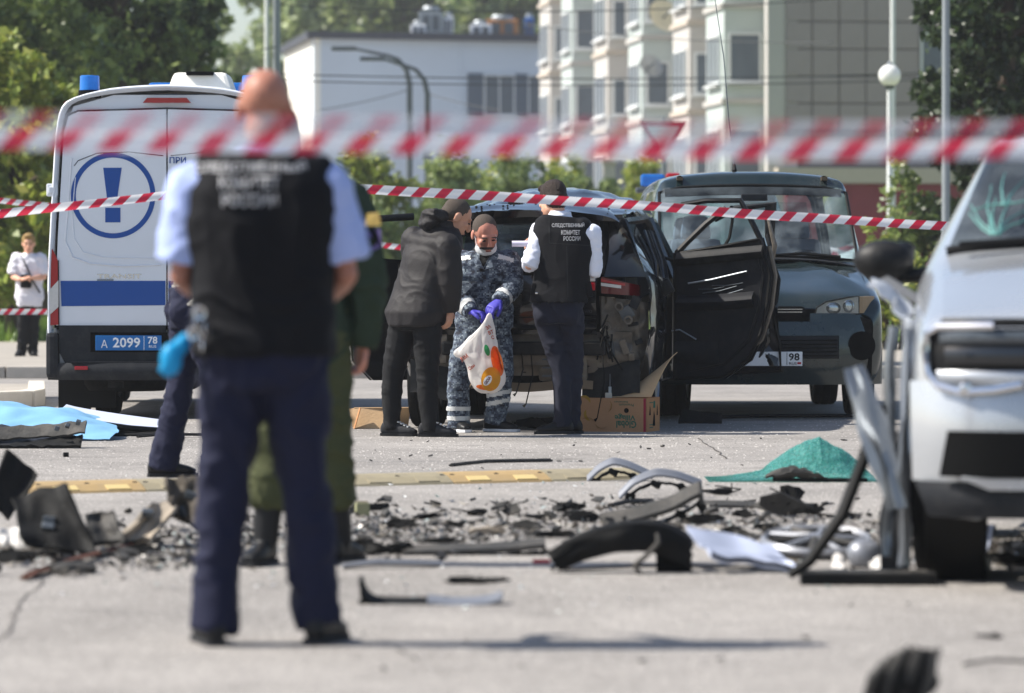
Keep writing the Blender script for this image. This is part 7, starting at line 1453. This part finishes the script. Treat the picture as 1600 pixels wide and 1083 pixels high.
# crumpled teal laminated glass
mt = M('teal_glass', '#6fb0ac', .10, var=.35, scale=55, bump=.9, bscale=60, coat=.6, tl=.4)
N_ = mt.node_tree.nodes; L_ = mt.node_tree.links; of = N_['Material Output'].inputs[0]; src = of.links[0].from_socket; tp_ = N_.new('ShaderNodeBsdfTransparent'); tp_.inputs[0].default_value = (.6, .9, .85, 1); mx_ = N_.new('ShaderNodeMixShader'); vz = N_.new('ShaderNodeTexVoronoi'); vz.inputs['Scale'].default_value = 38; mr_ = N_.new('ShaderNodeMapRange'); mr_.inputs['From Max'].default_value = .9; mr_.inputs['To Min'].default_value = .2; mr_.inputs['To Max'].default_value = .75; L_.new(N_['Texture Coordinate'].outputs['Object'], vz.inputs['Vector']); L_.new(vz.outputs['Distance'], mr_.inputs['Value']); L_.new(mr_.outputs[0], mx_.inputs[0]); L_.new(src, mx_.inputs[1]); L_.new(tp_.outputs[0], mx_.inputs[2]); L_.new(mx_.outputs[0], of)
def tealf(u, v):
    x = -.55+.92*u; pk = max(0, 1-abs(u-.68)/.34)**.85; z = .006+(.27*pk*(1-abs(v-.5)*.9)+.05*max(0, 1-abs(u-.35)/.3))*math.sin(max(.02, min(.98, v))*math.pi)**.6
    return (x, -.2+.55*v, z-.05*abs(noise.noise(Vector((u*5, v*3, 2))))*min(1, z*8)+.012*noise.noise(Vector((u*24, v*24, 4)))*min(1, z*12))
tgl = MB().grid(tealf, 44, 26, .005).build('shattered_windscreen', 'teal_glass', None, False); tgl.location = G(1262, 752)+Vector((0, .1, 0)); tag(tgl, 'crumpled sheet of shattered teal windscreen glass on the asphalt', 'glass')
MB().grid(lambda u, v: (-.24+.34*u*(1-.3*v), -.215-.03*math.sin(v*3), .02+.07*v*(.3+.7*math.sin(u*2.6))+.02*noise.noise(Vector((u*7, v*7, 0)))), 10, 6, .006).build('dark_backing', 'scrap_grey', tgl, True); foam('white tuft at the left end of the teal glass', 1222, 748, 22, 24, 'scrap_white', 9, 'white_tuft')
MB().tube([(.32, -.2, .012), (.0, -.22, .012), (-.2, -.22, .014)], .01, 5).build('rubber_edge', 'rubber', tgl)
# a shared kind of small splinter
rgs = random.Random(77); base_sp = []
for k in range(5):
    mb = MB(); m = rgs.randint(4, 6); mb.prism([(math.cos(2*math.pi*i/m)*rgs.uniform(.015, .04), math.sin(2*math.pi*i/m)*rgs.uniform(.01, .022)) for i in range(m)], Matrix.Identity(4), rgs.uniform(.005, .014)); base_sp.append(mb.mesh('splinter'))
def splinters(n, xr, yr, label, group, mats, sc=(.7, 1.8)):
    for k in range(n):
        py = rgs.uniform(*yr); px = rgs.uniform(*xr); o = link('splinter', base_sp[k % 5].copy() if len(mats) > 1 else base_sp[k % 5], mats[k % len(mats)]); o.location = G(px, py)+Vector((0, 0, .004)); s = rgs.uniform(*sc); o.scale = (s, s, s); o.rotation_euler = (rgs.uniform(-.5, .5), rgs.uniform(-.4, .4), rgs.uniform(0, 6.28)); o.location.z += .008*s; tag(o, label, 'debris', group)
splinters(60, (545, 1200), (785, 868), 'small black splinter among the middle debris between speed bump and arched bumper', 'splinters in the middle debris', ['scrap_black'], (.6, 1.7)); splinters(26, (-20, 300), (800, 905), 'small dark splinter lying in the left debris heap', 'splinters in the left heap', ['scrap_black'], (.7, 1.8)); splinters(22, (1180, 1600), (770, 905), 'small dark splinter around the silver car wheel', 'splinters by the silver car', ['scrap_black'], (.6, 1.5))
splinters(26, (520, 1350), (684, 735), 'tiny dark speck on the clean asphalt behind the speed bump', 'specks behind the speed bump', ['scrap_black'], (.25, .7)); splinters(14, (560, 1500), (910, 1060), 'tiny grey speck on the empty asphalt in the foreground', 'specks in the foreground', ['scrap_grey'], (.2, .6))
# fine rubble and glass crumbs nobody could count
def crumbs(name, label, n, spots, mats, size, seed):
    rg = np.random.default_rng(seed); V = []; F = []; m = bpy.data.materials.new(name); m.use_nodes = True; MATS[name] = m; N = m.node_tree.nodes; L = m.node_tree.links; b = N['Principled BSDF']
    g_ = N.new('ShaderNodeNewGeometry'); r = N.new('ShaderNodeValToRGB'); r.color_ramp.interpolation = 'CONSTANT'
    r.color_ramp.elements[0].color = (*hexl(mats[0]), 1); r.color_ramp.elements[1].position = (len(mats)-1)/len(mats); r.color_ramp.elements[1].color = (*hexl(mats[-1]), 1)
    for i, c in enumerate(mats[1:-1]): e = r.color_ramp.elements.new((i+1)/len(mats)); e.color = (*hexl(c), 1)
    L.new(g_.outputs['Random Per Island'], r.inputs[0]); L.new(r.outputs[0], b.inputs['Base Color']); b.inputs['Roughness'].default_value = .35
    for i in range(n):
        sx, sy, wx, wy = spots[rg.integers(len(spots))]; px = sx+rg.normal()*wx; py = max(700, sy+rg.normal()*wy); p = G(px, py); s = size*rg.uniform(.4, 1.0)**2*1.6; k = len(V)
        q = rg.normal(size=(4, 3))*s; q[:, 2] = np.abs(q[:, 2])*.8
        for t in q: V.append((p.x+t[0], p.y+t[1], t[2]+.001))
        F += [(k, k+1, k+2), (k, k+2, k+3), (k, k+3, k+1), (k+1, k+3, k+2)]
    me = bpy.data.meshes.new(name); me.from_pydata(V, [], F); me.update(); tag(link(name, me, m), label, 'rubble', kind='stuff')
spots = [(150, 868, 110, 14), (280, 850, 60, 18), (390, 838, 60, 16), (600, 830, 60, 16), (760, 832, 120, 14), (900, 812, 120, 14), (1080, 815, 120, 12), (1250, 830, 90, 18), (1400, 850, 90, 18), (1560, 862, 40, 12)]
crumbs('rubble', 'fine dark rubble and crumbs strewn across the asphalt', 5200, spots, ['#1a1a1b', '#2c2a28', '#55504a', '#6a645c', '#1f2022', '#8a847a', '#39352f'], .012, 5)
crumbs('glass_crumbs', 'glittering crumbs of broken glass strewn across the asphalt', 1500, spots+[(700, 770, 300, 20), (1000, 900, 300, 40), (300, 900, 200, 30)], ['#b8bcbc', '#98a6a4', '#d8dada', '#8fa4a0'], .0065, 6)

def grit(n, y0, y1, seed):
    rg = np.random.default_rng(seed); py = y0+(y1-y0)*rg.random(n)**.8; d = FP*CAMH/(py-425); x = (rg.uniform(-40, 1640, n)-800)/FP*d
    d = d+rg.uniform(-.15, .15, n); r = rg.uniform(.003, .0075, n)*np.clip(d/24, .7, 1.25); h = r*rg.uniform(.35, .8, n); a = rg.random(n)*6.28
    V = np.zeros((n, 5, 3))
    for k in range(4):
        q = r*rg.uniform(.7, 1.3, n); V[:, k, 0] = x+np.cos(a+k*1.571)*q; V[:, k, 1] = d+np.sin(a+k*1.571)*q; V[:, k, 2] = -.0005
    V[:, 4, 0] = x+rg.uniform(-.3, .3, n)*r; V[:, 4, 1] = d; V[:, 4, 2] = h
    T = np.array([[0, 1, 4], [1, 2, 4], [2, 3, 4], [3, 0, 4]]); F = (np.arange(n)[:, None, None]*5+T[None]).reshape(-1, 3)
    me = bpy.data.meshes.new('aggregate'); me.vertices.add(n*5); me.vertices.foreach_set('co', V.ravel()); m = len(F); me.loops.add(m*3); me.loops.foreach_set('vertex_index', F.ravel()); me.polygons.add(m); me.polygons.foreach_set('loop_start', np.arange(0, m*3, 3)); me.polygons.foreach_set('loop_total', np.full(m, 3)); me.update(calc_edges=True)
    mt = bpy.data.materials.new('aggregate'); mt.use_nodes = True; N = mt.node_tree.nodes; L = mt.node_tree.links; b = N['Principled BSDF']; g_ = N.new('ShaderNodeNewGeometry'); r_ = N.new('ShaderNodeValToRGB')
    r_.color_ramp.elements[0].color = (.10, .095, .09, 1); r_.color_ramp.elements[1].color = (.52, .49, .46, 1); L.new(g_.outputs['Random Per Island'], r_.inputs[0]); L.new(r_.outputs[0], b.inputs['Base Color']); b.inputs['Roughness'].default_value = .7
    tag(link('aggregate', me, mt, g), kind='stuff')
grit(70000, 650, 1085, 4)

# ------------------------------------------------------------------ haze in the air
hz = MB().box((0, 700, 12), (1300, 1560, 26)).build('haze', None); tag(hz, 'thin pale summer haze filling the air', 'haze', kind='stuff')
hm_ = bpy.data.materials.new('haze'); hm_.use_nodes = True; N = hm_.node_tree.nodes; N.remove(N['Principled BSDF'])
pvn = N.new('ShaderNodeVolumePrincipled'); pvn.inputs['Color'].default_value = (.93, .95, 1, 1); pvn.inputs['Density'].default_value = .00042; pvn.inputs['Anisotropy'].default_value = .2
hm_.node_tree.links.new(pvn.outputs[0], N['Material Output'].inputs['Volume']); hz.data.materials.append(hm_)
